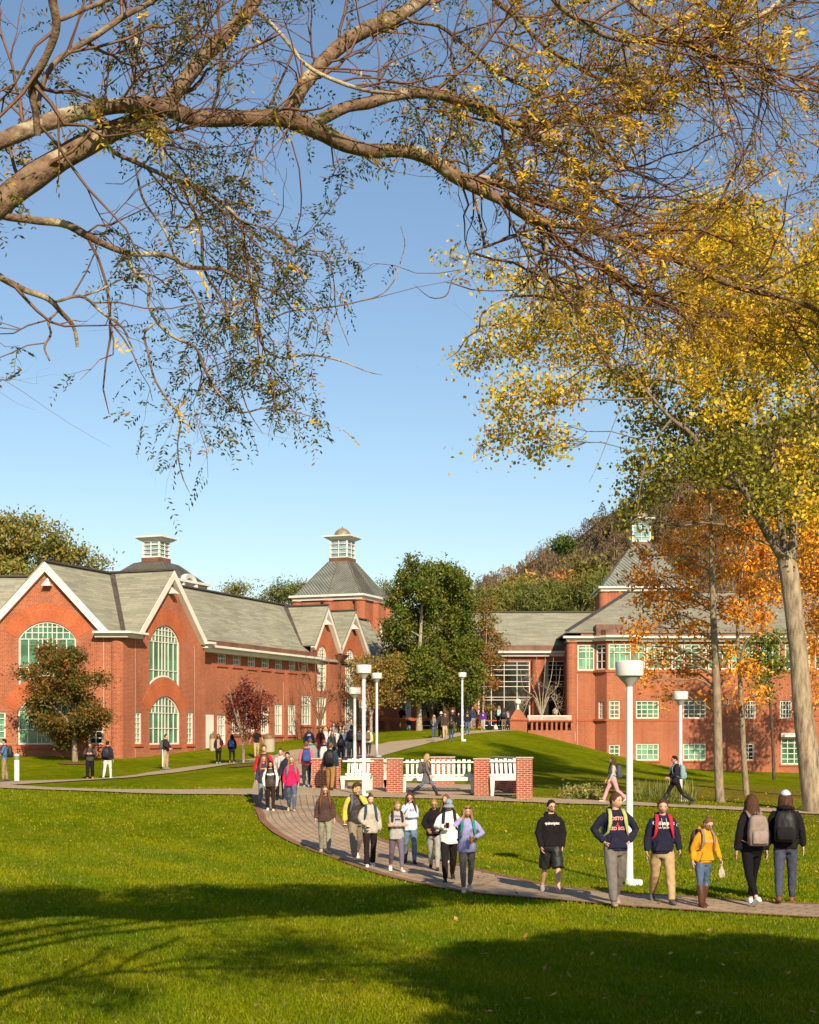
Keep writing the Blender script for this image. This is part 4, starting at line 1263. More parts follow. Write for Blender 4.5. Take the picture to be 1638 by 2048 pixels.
o = mb.build('retaining_wall', BRICK); tag(o, 'plain brick retaining wall in shade behind the closely spaced balustrade piers', 'wall')
mb = MB(); mb.box(P(740, 0, 124).x, P(1150, 0, 124).x, 123.6, 134, 2.4, 3.22); o = mb.build('terrace', ASPH2); tag(o, kind='structure')
# terrace bench
a = P(1055, 1440, 122.2); b = P(1143, 1440, 122.2)
r = thing('terrace_bench', 'long white slatted bench on the terrace behind the right balustrade', 'bench', ((a.x + b.x) / 2, 122.2, 3.2))
mb = MB(); zt = P(0, 1431.5, 122.2).z
n = 44
for i in range(n):
    x = a.x + (b.x - a.x) * (i + .5) / n; mb.box(x - .022, x + .022, 122.2, 122.23, a.z - .4, zt - .04)
mb.box(a.x, b.x, 122.18, 122.25, zt - .05, zt + .03); mb.box(a.x, b.x, 122.18, 122.25, a.z - .3, a.z - .2); mb.build('backrest', WHITE, r)
mb = MB(); mb.box(a.x, b.x, 122.27, 122.75, a.z - .34, a.z - .28); mb.build('seat', WHITE, r)
for i in range(5):
    x = a.x + .05 + (b.x - a.x - .1) * i / 4
    mb = MB(); mb.box(x - .04, x + .04, 122.3, 122.72, 3.2, a.z - .341); mb.build('leg', WHITE, r)
# blue terrace chairs
BLUE = M('blue_plastic', (.05, .11, .27), .4, .4, .1)
def chair(px, d, yaw, label):
    g = Vector(((px - CXP) / FPX * d, d, 3.22))
    r = thing('terrace_chair', label, 'chair', g, yaw, local=True, group='blue chairs on the terrace')
    mb = MB(); mb.box(-.23, .23, -.22, .22, .43, .46); mb.build('seat', BLUE, r)
    mb = MB(); mb.hexa([(-.22, .2, .5), (.22, .2, .5), (.22, .23, .5), (-.22, .23, .5), (-.24, .28, .92), (.24, .28, .92), (.24, .31, .92), (-.24, .31, .92)]); mb.build('backrest', BLUE, r)
    for x in (-.2, .2):
        for y in (-.18, .2):
            mb = MB(); mb.tube([(x, y, 0), (x * .95, y, .43)], .016, 6); mb.build('leg', DARKMETAL, r)
chair(768, 125.5, .4, 'blue terrace chair at the far left end of the balustrade')
chair(818, 125.2, math.pi, 'blue terrace chair near the entrance door behind the balustrade')
chair(849, 125.0, math.pi - .4, 'blue terrace chair by the trunk of the big green tree')
chair(985, 126.0, 1.2, 'blue terrace chair seen between the two globe lamps')
# litter bins
PEB = M('pebble_concrete', (.42, .36, .26), .95, .1, .35, 28, .5)
LID = M('brown_lid', (.20, .115, .065), .6, .3, .2, 4)
def bin_(px, ybase, wpx, hpx, d, label):
    g = hit(px, ybase); s = g.y / FPX
    w = wpx * s / 2; h = hpx * s
    r = thing('litter_bin', label, 'litter bin', g, local=True)
    mb = MB(); mb.lathe((0, 0, 0), [(w * .96, -.05), (w, .05), (w, h * .70)], 20); mb.build('body', PEB, r, autosmooth=40)
    mb = MB(); mb.lathe((0, 0, 0), [(w * 1.05, h * .70), (w * 1.05, h * .78), (w * .95, h * .9), (w * .6, h * .985), (.05, h)], 20); ld = mb.build('lid', LID, r, autosmooth=40)
    mb = MB(); mb.hexa([(w * .1, -w * .98, h * .79), (w * .7, -w * .82, h * .79), (w * .6, -w * .3, h * .79), (w * .1, -w * .4, h * .79), (w * .1, -w * .86, h * .94), (w * .62, -w * .7, h * .93), (w * .5, -w * .3, h * .95), (w * .1, -w * .3, h * .95)]); mb.build('opening', M('opening_shade', (.01, .01, .01)), ld)  # solid dark block painted as the shade inside the lid's hole
bin_(538, 1503, 23, 36, 90, 'round pebble-concrete litter bin with a brown domed lid beside the crowd')
bin_(425, 1501, 12, 34, 93, 'narrow pale litter bin beside the white door, partly behind the girl in a dark coat')
# bollards
def bollard(px, ytop, ybase, wpx, label):
    g = hit(px, ybase); s = g.y / FPX; h = (ybase - ytop) * s; w = wpx * s / 2
    r = thing('bollard_light', label, 'bollard', g, local=True)
    mb = MB(); mb.lathe((0, 0, 0), [(w, -.05), (w, h * .76)], 18); mb.build('post', WHITE_POST, r, autosmooth=40)
    mb = MB()
    for i in range(4): mb.lathe((0, 0, h * (.77 + .035 * i)), [(w * .9, 0), (w, .01), (w, h * .022)], 18)
    mb.build('louvre', LAMP_GREY, r)
    mb = MB(); mb.lathe((0, 0, 0), [(w, h * .91), (w * .95, h * .95), (w * .6, h * .99), (.01, h)], 18); mb.build('cap', WHITE_POST, r, smooth=True)
bollard(33.5, 1507, 1561, 10.5, 'white bollard light beside the student in a blue sweater')
bollard(326.5, 1484, 1533, 5, 'thin white bollard post behind the standing student in khaki trousers')
# ================================================================ vegetation tools
def leaf_mat(name, trans=0.35, rough=0.55, spec=0.3, gain=1.9):
    t = NT(name)
    at = t.node('ShaderNodeAttribute', attribute_name='tint')
    n = t.ramp(t.noise(25, 2), [(0.3, (0.85, 0.85, 0.85)), (0.7, (1.15, 1.15, 1.15))])
    c = t.mix(1.0, t.mix(1.0, at.outputs['Color'], (gain, gain, gain), 'MULTIPLY'), n, 'MULTIPLY')
    t.set(c, rough, spec)
    tr = t.node('ShaderNodeBsdfTranslucent'); t.link(c, tr.inputs['Color'])
    mx = t.node('ShaderNodeMixShader'); mx.inputs[0].default_value = trans
    t.link(t.b.outputs[0], mx.inputs[1]); t.link(tr.outputs[0], mx.inputs[2])
    t.link(mx.outputs[0], t.n['Material Output'].inputs['Surface'])
    return t.m
LEAF = leaf_mat('leaf')
NEEDLE = leaf_mat('needle', 0.15, 0.8, 0.1, 1.5)

def bark(name, c, c2, scale=9, stretch=0.25, bump=0.8, lichen=None):
    t = NT(name)
    mp = t.node('ShaderNodeMapping'); mp.inputs['Scale'].default_value = (1, 1, stretch); t.link(t.obj(), mp.inputs[0])
    n = t.noise(scale, 6, mp.outputs[0], 0.65)
    col = t.ramp(n, [(0.34, c2), (0.62, c)])
    if lichen:
        l = t.ramp(t.noise(3.2, 5), [(0.54, (0, 0, 0)), (0.60, (1, 1, 1))])
        col = t.mix(l, col, t.ramp(t.noise(60, 2), [(0.3, sc(lichen, .75)), (0.7, lichen)]))
    t.set(col, 0.9, 0.15)
    t.bump(n, bump, 0.03)
    return t.m
BARK_LOCUST = bark('locust_bark', (0.26, 0.175, 0.115), (0.10, 0.055, 0.035), 16, 1.0, 0.9, (0.50, 0.42, 0.28))
BARK_TWIG = M('twig_bark', (0.17, 0.085, 0.05), .7, .3, .35, 8)
BARK_COTTON = bark('furrowed_bark', (0.40, 0.31, 0.21), (0.13, 0.095, 0.065), 7, 0.22, 1.0)
BARK_SHADED = bark('shaded_limb_bark', (0.24, 0.19, 0.13), (0.09, 0.065, 0.045), 8, 0.25, 0.8)  # limb bark with the shade inside the crown darkened into its colour
BARK_GREY = bark('grey_bark', (0.32, 0.25, 0.17), (0.15, 0.11, 0.075), 10, 0.3, 0.7)
BARK_PALE = bark('pale_bark', (0.42, 0.36, 0.27), (0.2, 0.16, 0.12), 10, 0.4, 0.4)
BARK_DARK = bark('dark_bark', (0.12, 0.085, 0.06), (0.05, 0.035, 0.025), 10, 0.3, 0.6)

def unit(a): return a / np.maximum(np.linalg.norm(a, axis=-1, keepdims=True), 1e-9)
def np_tubes(pts, rad, n=4):
    """pts (T,k,3), rad (T,k) -> verts, quads"""
    T, k, _ = pts.shape
    d = np.empty_like(pts); d[:, 1:-1] = pts[:, 2:] - pts[:, :-2]; d[:, 0] = pts[:, 1] - pts[:, 0]; d[:, -1] = pts[:, -1] - pts[:, -2]
    d = unit(d)
    ref = np.where(np.abs(d[:, :1, 2:3]) < 0.9, np.array([0, 0, 1.0]), np.array([1.0, 0, 0]))
    x = unit(np.cross(d, np.broadcast_to(ref, d.shape))); y = np.cross(d, x)
    a = np.arange(n) * 2 * math.pi / n
    V = pts[:, :, None, :] + rad[:, :, None, None] * (x[:, :, None, :] * np.cos(a)[None, None, :, None] + y[:, :, None, :] * np.sin(a)[None, None, :, None])
    b = (np.arange(T)[:, None, None] * k + np.arange(k - 1)[None, :, None]) * n
    j = np.arange(n)[None, None, :]; j2 = (j + 1) % n
    F = np.stack([b + j, b + j2, b + n + j2, b + n + j], -1).reshape(-1, 4)
    return V.reshape(-1, 3), F
class NM:
    def __init__(s): s.v = []; s.f = []; s.c = []; s.k = 0
    def add(s, v, f, col=None):
        s.v.append(v); s.f.append(f + s.k); s.k += len(v)
        if col is not None: s.c.append(col)
    def build(s, name, mat, parent, smooth=True):
        return np_mesh(name, np.concatenate(s.v), 4, mat, parent, np.concatenate(s.c) if s.c else None, smooth, np.concatenate(s.f))
def grow(p0, d0, L, r0, k=5, wob=0.25, up=0.0, taper=0.25, R=NR):
    """random-walk twigs: start points, directions, lengths, radii"""
    T = len(p0); pts = np.empty((T, k, 3)); pts[:, 0] = p0; d = unit(d0)
    for i in range(1, k):
        d = unit(d + R.normal(0, wob, (T, 3)) + np.array([0, 0, up]))
        pts[:, i] = pts[:, i - 1] + d * (L / (k - 1))[:, None]
    rad = r0[:, None] * np.linspace(1, taper, k)[None, :]
    return pts, rad
def spawn(pts, rad, per_m, R=NR, lo=0.1, ang=(0.5, 1.2)):
    """child starts along tubes: returns p, d, parent radius"""
    seg = np.linalg.norm(np.diff(pts, axis=1), axis=2); L = seg.sum(1)
    n = R.poisson(np.maximum(L * per_m, 0.0))
    idx = np.repeat(np.arange(len(pts)), n)
    if len(idx) == 0: return np.zeros((0, 3)), np.zeros((0, 3)), np.zeros(0), idx
    f = lo + (1 - lo) * R.rand(len(idx)); k = pts.shape[1]
    g = f * (k - 1); i = np.minimum(g.astype(int), k - 2); w = (g - i)[:, None]
    p = pts[idx, i] * (1 - w) + pts[idx, i + 1] * w
    t = unit(pts[idx, i + 1] - pts[idx, i])
    r = rad[idx, i] * (1 - w[:, 0]) + rad[idx, i + 1] * w[:, 0]
    q = R.normal(size=(len(idx), 3)); q = unit(q - t * (q * t).sum(1, keepdims=True))
    a = R.uniform(ang[0], ang[1], (len(idx), 1))
    return p, t * np.cos(a) + q * np.sin(a), r, idx
def leaf_quads(c, a, b, L, W):
    """rhombus leaves: centre c, axis a, width axis b"""
    L = L[:, None]; W = W[:, None]
    return np.stack([c - a * L * .5, c + b * W * .5 + a * L * .05, c + a * L * .5, c - b * W * .5 + a * L * .05], 1).reshape(-1, 3)
def rand_unit(n, R=NR): return unit(R.normal(size=(n, 3)))
def perp(a, R=NR):
    q = R.normal(size=a.shape); return unit(q - a * (q * a).sum(-1, keepdims=True))
def pal(cols, n, R=NR, jit=0.2):
    c = np.array(cols)[R.randint(0, len(cols), n)]
    return c * R.uniform(1 - jit, 1 + jit, (n, 1))
def px_line(pl, d0, d1=None, wscale=1.0, k=None):
    """traced limb: list of (px,py,w) -> world pts, radii"""
    d1 = d0 if d1 is None else d1
    pl = np.array(pl, float); n = len(pl)
    s = np.concatenate([[0], np.cumsum(np.hypot(*np.diff(pl[:, :2], axis=0).T))]); s /= s[-1]
    k = k or max(6, n * 3)
    q = np.linspace(0, 1, k)
    # smooth interpolation (Catmull-Rom via cubic hermite)
    def cr(v):
        m = np.gradient(v, s)
        i = np.clip(np.searchsorted(s, q, side='right') - 1, 0, n - 2); h = s[i + 1] - s[i]; t = (q - s[i]) / h
        return (2*t**3-3*t**2+1)*v[i] + (t**3-2*t**2+t)*h*m[i] + (-2*t**3+3*t**2)*v[i+1] + (t**3-t**2)*h*m[i+1]
    X, Y, Wd = cr(pl[:, 0]), cr(pl[:, 1]), np.interp(q, s, pl[:, 2])
    d = d0 + (d1 - d0) * q
    pts = np.stack([(X - CXP) / FPX * d, d, CZ + (HYP - Y) / FPX * d], 1)
    return pts, Wd * .5 * d / FPX * wscale
def to_px(p): return CXP + p[:, 0] / p[:, 1] * FPX, HYP - (p[:, 2] - CZ) / p[:, 1] * FPX
def in_poly(x, y, poly):
    poly = np.array(poly, float); ins = np.zeros(len(x), bool); j = len(poly) - 1
    for i in range(len(poly)):
        xi, yi = poly[i]; xj, yj = poly[j]
        c = ((yi > y) != (yj > y)) & (x < (xj - xi) * (y - yi) / (yj - yi + 1e-12) + xi)
        ins ^= c; j = i
    return ins

# ================================================================ blob trees (crown painted as clumps round limbs)
def blob_tree(name, label, base_px, trunks, blobs, d, leaf, nleaf, cols, bk, group=None, spread=1.0, sub=7, clump=0.32, n_main=99, limb_bark=None, limb_r=None, leafmat=None, cat='tree', seed=1, aspect=.55, droop=0.0, base=None, twigs=10, core=0.5, limbs=True):
    R = np.random.RandomState(seed)
    g = base if base is not None else hit(*base_px)
    root = thing(name, label, cat, g, group=group)
    nm = NM(); nodes = []
    nm2 = NM() if limb_bark else nm
    for it_, tr in enumerate(trunks):
        pl, dd0, dd1 = tr
        pts, rad = px_line(pl, dd0, dd1)
        if it_ >= n_main: rad = rad * .7
        v, f = np_tubes(pts[None], rad[None], 12); (nm if it_ < n_main else nm2).add(v, f)
        nodes += [(pts[i], rad[i]) for i in range(len(pts))]
    NP = np.array([n_[0] for n_ in nodes]); NRd = np.array([n_[1] for n_ in nodes])
    cl = []; wts = []; bt = []; pi = []
    pals = cols if isinstance(cols[0], list) else [cols]
    for (bx, by, rx, ry, *opt) in blobs:
        dd = d + (opt[0] if opt else R.uniform(-1, 1) * spread)
        c = np.array(P(bx, by, dd)); r3 = np.array([rx * d / FPX, 0.5 * (rx + ry) * d / FPX, ry * d / FPX])
        # limb from the trunk
        if limbs:
            cost = np.linalg.norm(NP - c, axis=1) + np.where(NP[:, 2] > c[2] - 0.15 * np.linalg.norm(NP - c, axis=1), 1.5 * np.linalg.norm(NP - c, axis=1), 0)
            i = int(np.argmin(cost)); p0, r0 = NP[i], NRd[i]
            L = np.linalg.norm(c - p0); k = 7; q = np.linspace(0, 1, k)[:, None]
            mid = (p0 + c) / 2 + np.array([0, 0, 0.12 * L]) + R.normal(0, .05 * L, 3)
            pts = (1 - q) ** 2 * p0 + 2 * q * (1 - q) * mid + q ** 2 * c
            pts[1:-1] += R.normal(0, .02 * L, (k - 2, 3))
            rr = np.linspace(min(r0 * .6, limb_r or r0), max(.012, r0 * .12), k)
            v, f = np_tubes(pts[None], rr[None], 6); nm2.add(v, f)
            # twigs inside the clump
            T = twigs; e = c + rand_unit(T, R) * r3 * R.uniform(.5, 1.0, (T, 1))
            st = pts[R.randint(3, k, T)]
            tw = np.stack([st + (e - st) * s_ + R.normal(0, .03 * L, (T, 3)) * (s_ * (1 - s_)) * 4 for s_ in np.linspace(0, 1, 5)], 1)
            v, f = np_tubes(tw, np.full((T, 1), max(.01, r0 * .10)) * np.linspace(1, .3, 5)[None], 4); nm2.add(v, f)
            bt.append(tw)
        m = max(3, int(sub * (rx * ry) ** .5 / 12))
        u = rand_unit(m, R) * (core + (1 - core) * R.rand(m, 1) ** .5)
        cc = c + u * r3
        if limbs: cc = np.concatenate([cc, e])
        pi.append(np.full(len(cc), opt[1] if len(opt) > 1 else 0)); cl.append(cc); wts.append(np.full(len(cc), rx * ry / len(cc)))
    nm.build('trunk', bk, root)
    if limb_bark: nm2.build('limbs', limb_bark, root)
    cl = np.concatenate(cl); w = np.concatenate(wts); w /= w.sum()
    if nleaf:
        ci = R.choice(len(cl), nleaf, p=w)
        csz = R.uniform(.6, 1.3, len(cl))[:, None] * clump
        pos = cl[ci] + R.normal(size=(nleaf, 3)) * csz[ci] * np.array([1, 1, .75])
        a = unit(rand_unit(nleaf, R) + np.array([0, 0, -droop])); b = perp(a, R)
        Ls = leaf * R.uniform(.65, 1.25, nleaf)
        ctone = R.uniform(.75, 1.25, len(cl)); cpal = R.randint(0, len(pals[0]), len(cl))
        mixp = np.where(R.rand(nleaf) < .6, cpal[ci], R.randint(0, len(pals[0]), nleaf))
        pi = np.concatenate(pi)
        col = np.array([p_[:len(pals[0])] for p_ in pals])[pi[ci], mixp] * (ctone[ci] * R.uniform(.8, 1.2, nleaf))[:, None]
        np_mesh('crown', leaf_quads(pos, a, b, Ls, Ls * aspect), 4, leafmat or LEAF, root, np.repeat(np.clip(col, 0, 1), 4, 0))
    return root

# ---- small tree by the left hall
def scatter(cx, cy, rx, ry, n, br, seed, shape=None):
    R = np.random.RandomState(seed); out = []
    while len(out) < n:
        x, y = R.uniform(-1, 1, 2)
        if x * x + y * y > 1: continue
        if shape and not shape(x, y): continue
        s_ = R.uniform(.7, 1.2); out.append((cx + x * rx, cy + y * ry, br * s_, br * s_ * .8))
    return out
blob_tree('ornamental_tree', 'round bronze and olive leaved tree in front of the left gable of the hall', (150, 1525),
          [([(150,1527,13),(149,1495,10),(148,1470,10),(150,1455,11)],82,82), ([(149,1462,7),(130,1435,5),(105,1410,3),(75,1380,2)],82,81), ([(150,1460,7),(150,1420,5),(140,1370,3),(120,1325,1.6)],82,82), ([(151,1460,6),(170,1430,4),(185,1390,3),(195,1350,1.6)],82,82.5), ([(150,1462,6),(160,1440,4),(150,1400,3),(160,1330,1.6)],82,83)],
          scatter(126, 1402, 82, 92, 46, 17, 3) + [(45,1345,16,8),(200,1360,14,12),(95,1300,18,14),(150,1310,20,14)], 82, .17, 26000, [(.075,.06,.010),(.065,.065,.011),(.12,.06,.011),(.055,.06,.013),(.17,.065,.012)], BARK_GREY, spread=1.6, clump=.27, limb_r=.06, seed=4)
# ---- burgundy tree
blob_tree('burgundy_tree', 'small vase-shaped tree with dark burgundy leaves before the hall wall', (487, 1531),
          [([(487,1532,6.5),(487,1500,5.5),(487,1482,6)],81,81)] + [([(487,1486,4),(487+dx*.4,1450,3),(487+dx,1400,2),(487+dx*1.2,1370,1)],81,81+o) for dx, o in ((-28,.3),(-16,-.4),(-5,.4),(8,-.3),(20,.4),(32,0),(-24,-.8),(26,.9))],
          [(462,1408,10,12),(475,1390,12,14),(490,1385,10,14),(470,1430,13,16),(488,1415,14,18),(505,1400,12,16),(520,1395,12,14),(530,1412,10,12),(515,1425,14,16),(500,1440,14,16),(480,1455,10,12),(510,1452,10,10),(492,1365,5,8),(457,1398,5,6),(538,1398,5,8),(497,1470,6,8),(527,1440,8,8)], 81, .14, 5200, [(.085,.018,.016),(.13,.028,.02),(.06,.014,.014),(.17,.045,.02)], BARK_GREY, spread=.7, clump=.2, limb_r=.03, seed=5)
# ---- bare vase tree and others by the wing
def vase(px, yb, yf, fan, d, w):
    return [([(px, yb, w), (px, (yb + yf) / 2, w * .85), (px, yf, w * .9)], d, d)] + [([(px, yf + 3, w * .5), (px + dx * .35, yf - 40, w * .3), (px + dx * .8, ye + 40, w * .2), (px + dx, ye, w * .1)], d, d + o) for dx, ye, o in fan]
fan = [(-45,1320,.6),(-30,1300,-.5),(-12,1290,.7),(5,1285,-.6),(20,1295,.5),(38,1310,-.4),(50,1335,.4),(-52,1345,-.3)]
blob_tree('bare_tree', 'leafless reddish vase-shaped tree against the twin gables', (640, 1489), vase(640,1489,1445,fan,104,7), [(640+dx*.7,1350+i*8,22,28) for i,(dx,_,_) in enumerate(fan)], 104, .12, 260, [(.25,.10,.05)], BARK_TWIG, spread=.8, twigs=26, limb_r=.02, seed=6)
blob_tree('olive_tree', 'thin olive-leaved tree behind the twin lamp posts', (742, 1478), vase(742,1478,1430,[(-40,1330,.4),(-15,1310,-.5),(12,1305,.5),(40,1315,-.4),(55,1340,.5)],114,7),
          [(790,1325,26,18),(775,1345,24,20),(750,1330,22,22),(725,1340,18,20),(710,1330,10,18),(740,1370,22,20),(770,1375,20,18),(800,1350,14,16),(755,1400,14,14),(705,1360,8,14),(788,1395,12,12)], 114, .2, 5200, [(.13,.11,.02),(.17,.12,.025),(.10,.09,.02),(.22,.12,.03)], BARK_PALE, spread=.9, clump=.3, limb_r=.03, seed=7)
# ---- big green trees on the terrace
GREEN = [(.050,.074,.008),(.070,.090,.009),(.092,.10,.011),(.040,.058,.008),(.12,.10,.012)]
blob_tree('maple_tree', 'taller left half of the dark green tree mass, pale trunk beside the entrance', (838, 1464),
          [([(838,1465,14),(838,1430,11),(837,1395,11),(838,1330,9),(842,1250,6),(845,1170,3)],117,117)],
          [(800,1300,28,26),(795,1250,24,30),(800,1200,22,28),(815,1155,18,26),(825,1125,10,14),(840,1180,24,30),(850,1140,16,16),(835,1240,30,34),(855,1290,30,30),(825,1320,28,28),(805,1350,24,22),(850,1340,30,28),(830,1385,24,18),(865,1220,26,30),(870,1165,20,24),(785,1330,16,18),(860,1385,20,16),(783,1275,12,20),(870,1310,22,22)], 117, .26, 30000, GREEN, BARK_PALE, spread=1.8, clump=.36, limb_r=.09, seed=8)
blob_tree('maple_tree', 'right half of the big dark green tree mass with a near-black trunk', (892, 1466),
          [([(892,1467,16),(891,1430,14),(892,1390,12),(895,1320,9),(900,1240,6),(903,1170,3)],120,120)],
          [(905,1150,18,18),(920,1175,18,22),(895,1190,22,26),(925,1215,18,26),(905,1240,26,30),(930,1260,20,26),(940,1300,18,24),(915,1310,28,28),(890,1290,24,28),(945,1340,16,20),(920,1360,28,24),(890,1360,26,24),(900,1395,24,16),(935,1385,18,18),(950,1290,8,14),(885,1140,12,14),(955,1350,8,12)], 120, .26, 26000, GREEN, BARK_DARK, spread=1.8, clump=.36, limb_r=.09, seed=9)
blob_tree('russet_tree', 'slender russet and olive tree right of the dark green trees', (968, 1459),
          [([(965,1459,5),(966,1420,4),(970,1340,3),(974,1240,1.5)],121,121)], [(972,1215,14,20),(975,1250,20,22),(985,1285,22,20),(970,1310,20,22),(990,1325,14,16),(965,1350,16,18),(985,1365,12,16),(960,1390,12,14),(1005,1290,8,8),(962,1280,10,16),(975,1415,12,12)], 121, .2, 6500, [(.16,.085,.02),(.12,.095,.02),(.20,.075,.02),(.09,.085,.018)], BARK_PALE, spread=.9, clump=.3, limb_r=.03, seed=10)
fan2 = [(-42,1340,.4),(-28,1322,-.4),(-10,1310,.5),(8,1305,-.3),(24,1315,.4),(38,1335,-.4),(46,1365,.3),(-50,1375,-.3),(-55,1400,.2),(52,1395,-.2)]
blob_tree('bare_tree', 'pale leafless shrubby tree in front of the dark glazing beside the globe lamp', (1083, 1460), vase(1083,1460,1432,fan2,126,6), [(1083+dx*.7,1350+i*7,18,20) for i,(dx,_,_) in enumerate(fan2)], 126, .14, 200, [(.30,.16,.05)], BARK_PALE, spread=.6, twigs=18, limb_r=.03, seed=12)
blob_tree('bare_tree', 'pale leafless tree between the two dark green trees', (862, 1461), vase(862,1461,1440,[(-20,1395,.3),(-8,1385,-.3),(8,1388,.3),(22,1400,-.3),(28,1415,.2)],124,5), [(862+dx,1405,12,12) for dx in (-16,-4,8,20)], 124, .14, 60, [(.30,.16,.05)], BARK_PALE, spread=.4, twigs=10, limb_r=.02, seed=13)
blob_tree('bush', 'dark red shrub against the wall between the twin gables', (682, 1497), [([(682,1497,3),(682,1480,2),(681,1460,1)],106,106)], [(675,1455,12,14),(685,1465,14,14),(690,1445,10,10),(672,1475,10,10)], 106, .14, 900, [(.10,.02,.015),(.05,.012,.01)], BARK_DARK, cat='shrub', spread=.4, seed=14)

# ---- cottonwood on the right
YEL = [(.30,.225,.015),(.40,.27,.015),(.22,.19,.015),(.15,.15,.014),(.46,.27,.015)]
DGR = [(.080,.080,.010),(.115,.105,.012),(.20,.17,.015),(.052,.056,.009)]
dT = 49.5
tr = [([(1636,1625,58),(1628,1590,50),(1618,1520,45),(1606,1420,40),(1597,1310,37),(1586,1210,37),(1577,1140,40),(1570,1105,34)],dT,dT),
      ([(1574,1130,28),(1545,1085,25),(1515,1030,23),(1492,985,20),(1455,945,17),(1419,920,15),(1381,866,13),(1343,838,11),(1305,796,9),(1250,735,7),(1180,680,5),(1100,610,4),(1030,540,2)],dT,dT-3),
      ([(1580,1140,28),(1586,1085,26),(1588,1045,24),(1598,975,21),(1614,905,19),(1632,800,17),(1660,700,14),(1690,560,10)],dT,dT+1),
      ([(1572,1120,22),(1562,1050,20),(1553,964,17),(1537,878,15),(1521,831,14),(1499,761,12),(1483,720,10),(1470,640,8),(1450,540,5)],dT,dT+2),
      ([(1568,1110,18),(1560,1040,16),(1558,960,14),(1562,880,12),(1560,800,9),(1575,700,6)],dT+.5,dT+4),
      ([(1305,796,6),(1230,800,5),(1150,800,4),(1080,830,3),(1010,890,2),(945,925,1)],dT-3,dT-4),
      ([(1343,838,6),(1310,880,5),(1285,950,4),(1275,1020,2)],dT-2,dT-3),
      ([(1250,735,5),(1180,730,4),(1090,735,3),(1000,705,2),(920,715,1)],dT-3,dT-4),
      ([(1180,680,4),(1110,620,3),(1020,560,2),(940,520,1),(880,520,.8)],dT-3,dT-4),
      ([(1260,780,3),(1235,830,2.4),(1215,880,2),(1195,930,1.6),(1178,965,1)],dT-3,dT-3.5)]
Rb = np.random.RandomState(21)
bl_y = [(1080,860,22,40),(1090,800,26,30),(1068,900,18,22),(1130,780,40,26),(1020,850,22,40),(990,880,20,24),(1005,800,36,22),(1040,770,36,18),(960,705,40,18),(1020,690,40,24),(940,730,22,14),(1060,650,50,30),(1120,640,40,30),(1170,660,44,34),(1100,590,40,24),(1040,560,36,20),(980,540,40,14),(1150,720,36,26),(1200,720,36,30),(955,905,10,8),(1120,880,18,24),(1060,700,40,20),(1000,640,40,20),(1160,590,40,26),(900,520,24,8),(1230,640,40,26)]
bl_d = [(1250,760,36,36),(1300,770,40,36),(1290,850,30,40),(1280,920,28,40),(1270,990,26,34),(1265,1040,20,20),(1310,960,30,30),(1330,900,36,30),(1350,840,40,34),(1390,890,40,36),(1420,850,40,40),(1440,920,40,36),(1480,950,34,40),(1470,880,34,40),(1490,800,40,40),(1440,760,40,40),(1500,720,44,40),(1430,690,44,36),(1540,680,44,40),(1590,660,40,40),(1620,720,30,40),(1560,760,30,34),(1620,840,24,34),(1575,960,18,34),(1566,1020,14,24),(1520,960,22,30),(1380,690,40,30),(1460,620,44,30),(1400,600,44,30),(1530,590,44,34),(1600,570,40,34),(1400,780,36,30),(1640,980,24,30),(1500,1010,20,20)]
blob_tree('cottonwood_tree', 'tall yellowing tree with a thick forked pale trunk at the right edge', (1634, 1622), tr, bl_y + [b_ + (Rb.uniform(-.5, 3.5), 1 if b_[1] > 740 else 0) for b_ in bl_d] + [(1460 + Rb.uniform(-140, 280), Rb.uniform(380, 720), 95, 60, Rb.uniform(1, 6), 0) for _ in range(14)] + [(x_, y_, 36, 34, Rb.uniform(-2.5, -.5), q_) for x_, y_, q_ in ((1500,800,0),(1560,850,1),(1610,770,0),(1545,720,0),(1585,930,0),(1475,890,1),(1530,990,1),(1610,1010,0),(1440,830,0),(1400,760,0),(1350,720,0),(1300,690,0),(1640,900,0),(1420,940,1),(1370,930,1))], dT, .14, 64000, [YEL, [DGR[0], DGR[1], DGR[3], DGR[2], YEL[2]]], BARK_COTTON, spread=2.2, clump=.36, limb_r=.05, n_main=1, limb_bark=BARK_SHADED, seed=15, aspect=.85, droop=.4, sub=9)

# ---- orange trees
ORA = [(.44,.16,.010),(.55,.24,.015),(.34,.11,.010),(.50,.27,.02),(.22,.09,.012)]
blob_tree('hickory_tree', 'slim straight tree with fiery orange leaves right of the second lamp post', (1438, 1606),
          [([(1441,1607,20),(1438,1560,18),(1436,1480,17.5),(1434,1400,17),(1431,1320,15),(1427,1240,13),(1424,1150,11),(1422,1050,8),(1418,950,4)],53.7,53.7)],
          [(1300,1150,34,22),(1290,1110,24,16),(1340,1090,36,22),(1330,1180,34,22),(1370,1030,36,22),(1410,990,30,22),(1470,1010,32,24),(1460,1070,36,26),(1400,1070,34,24),(1370,1130,36,26),(1300,1200,34,20),(1285,1255,34,18),(1340,1240,36,22),(1390,1190,32,26),(1440,1140,32,30),(1440,1210,32,24),(1400,1260,32,22),(1310,1320,34,16),(1350,1300,32,18),(1360,1345,28,14),(1425,1310,22,28),(1450,1350,20,18),(1330,1390,12,20),(1300,1360,22,12),(1465,1400,12,10),(1355,1195,30,20),(1380,1330,22,16),(1270,1290,20,10),(1420,1390,16,14),(1265,1165,14,14),(1440,930,24,18)], 55.0, .19, 7200, ORA, BARK_GREY, spread=1.4, clump=.26, limb_r=.04, seed=16, aspect=.42, droop=.3)
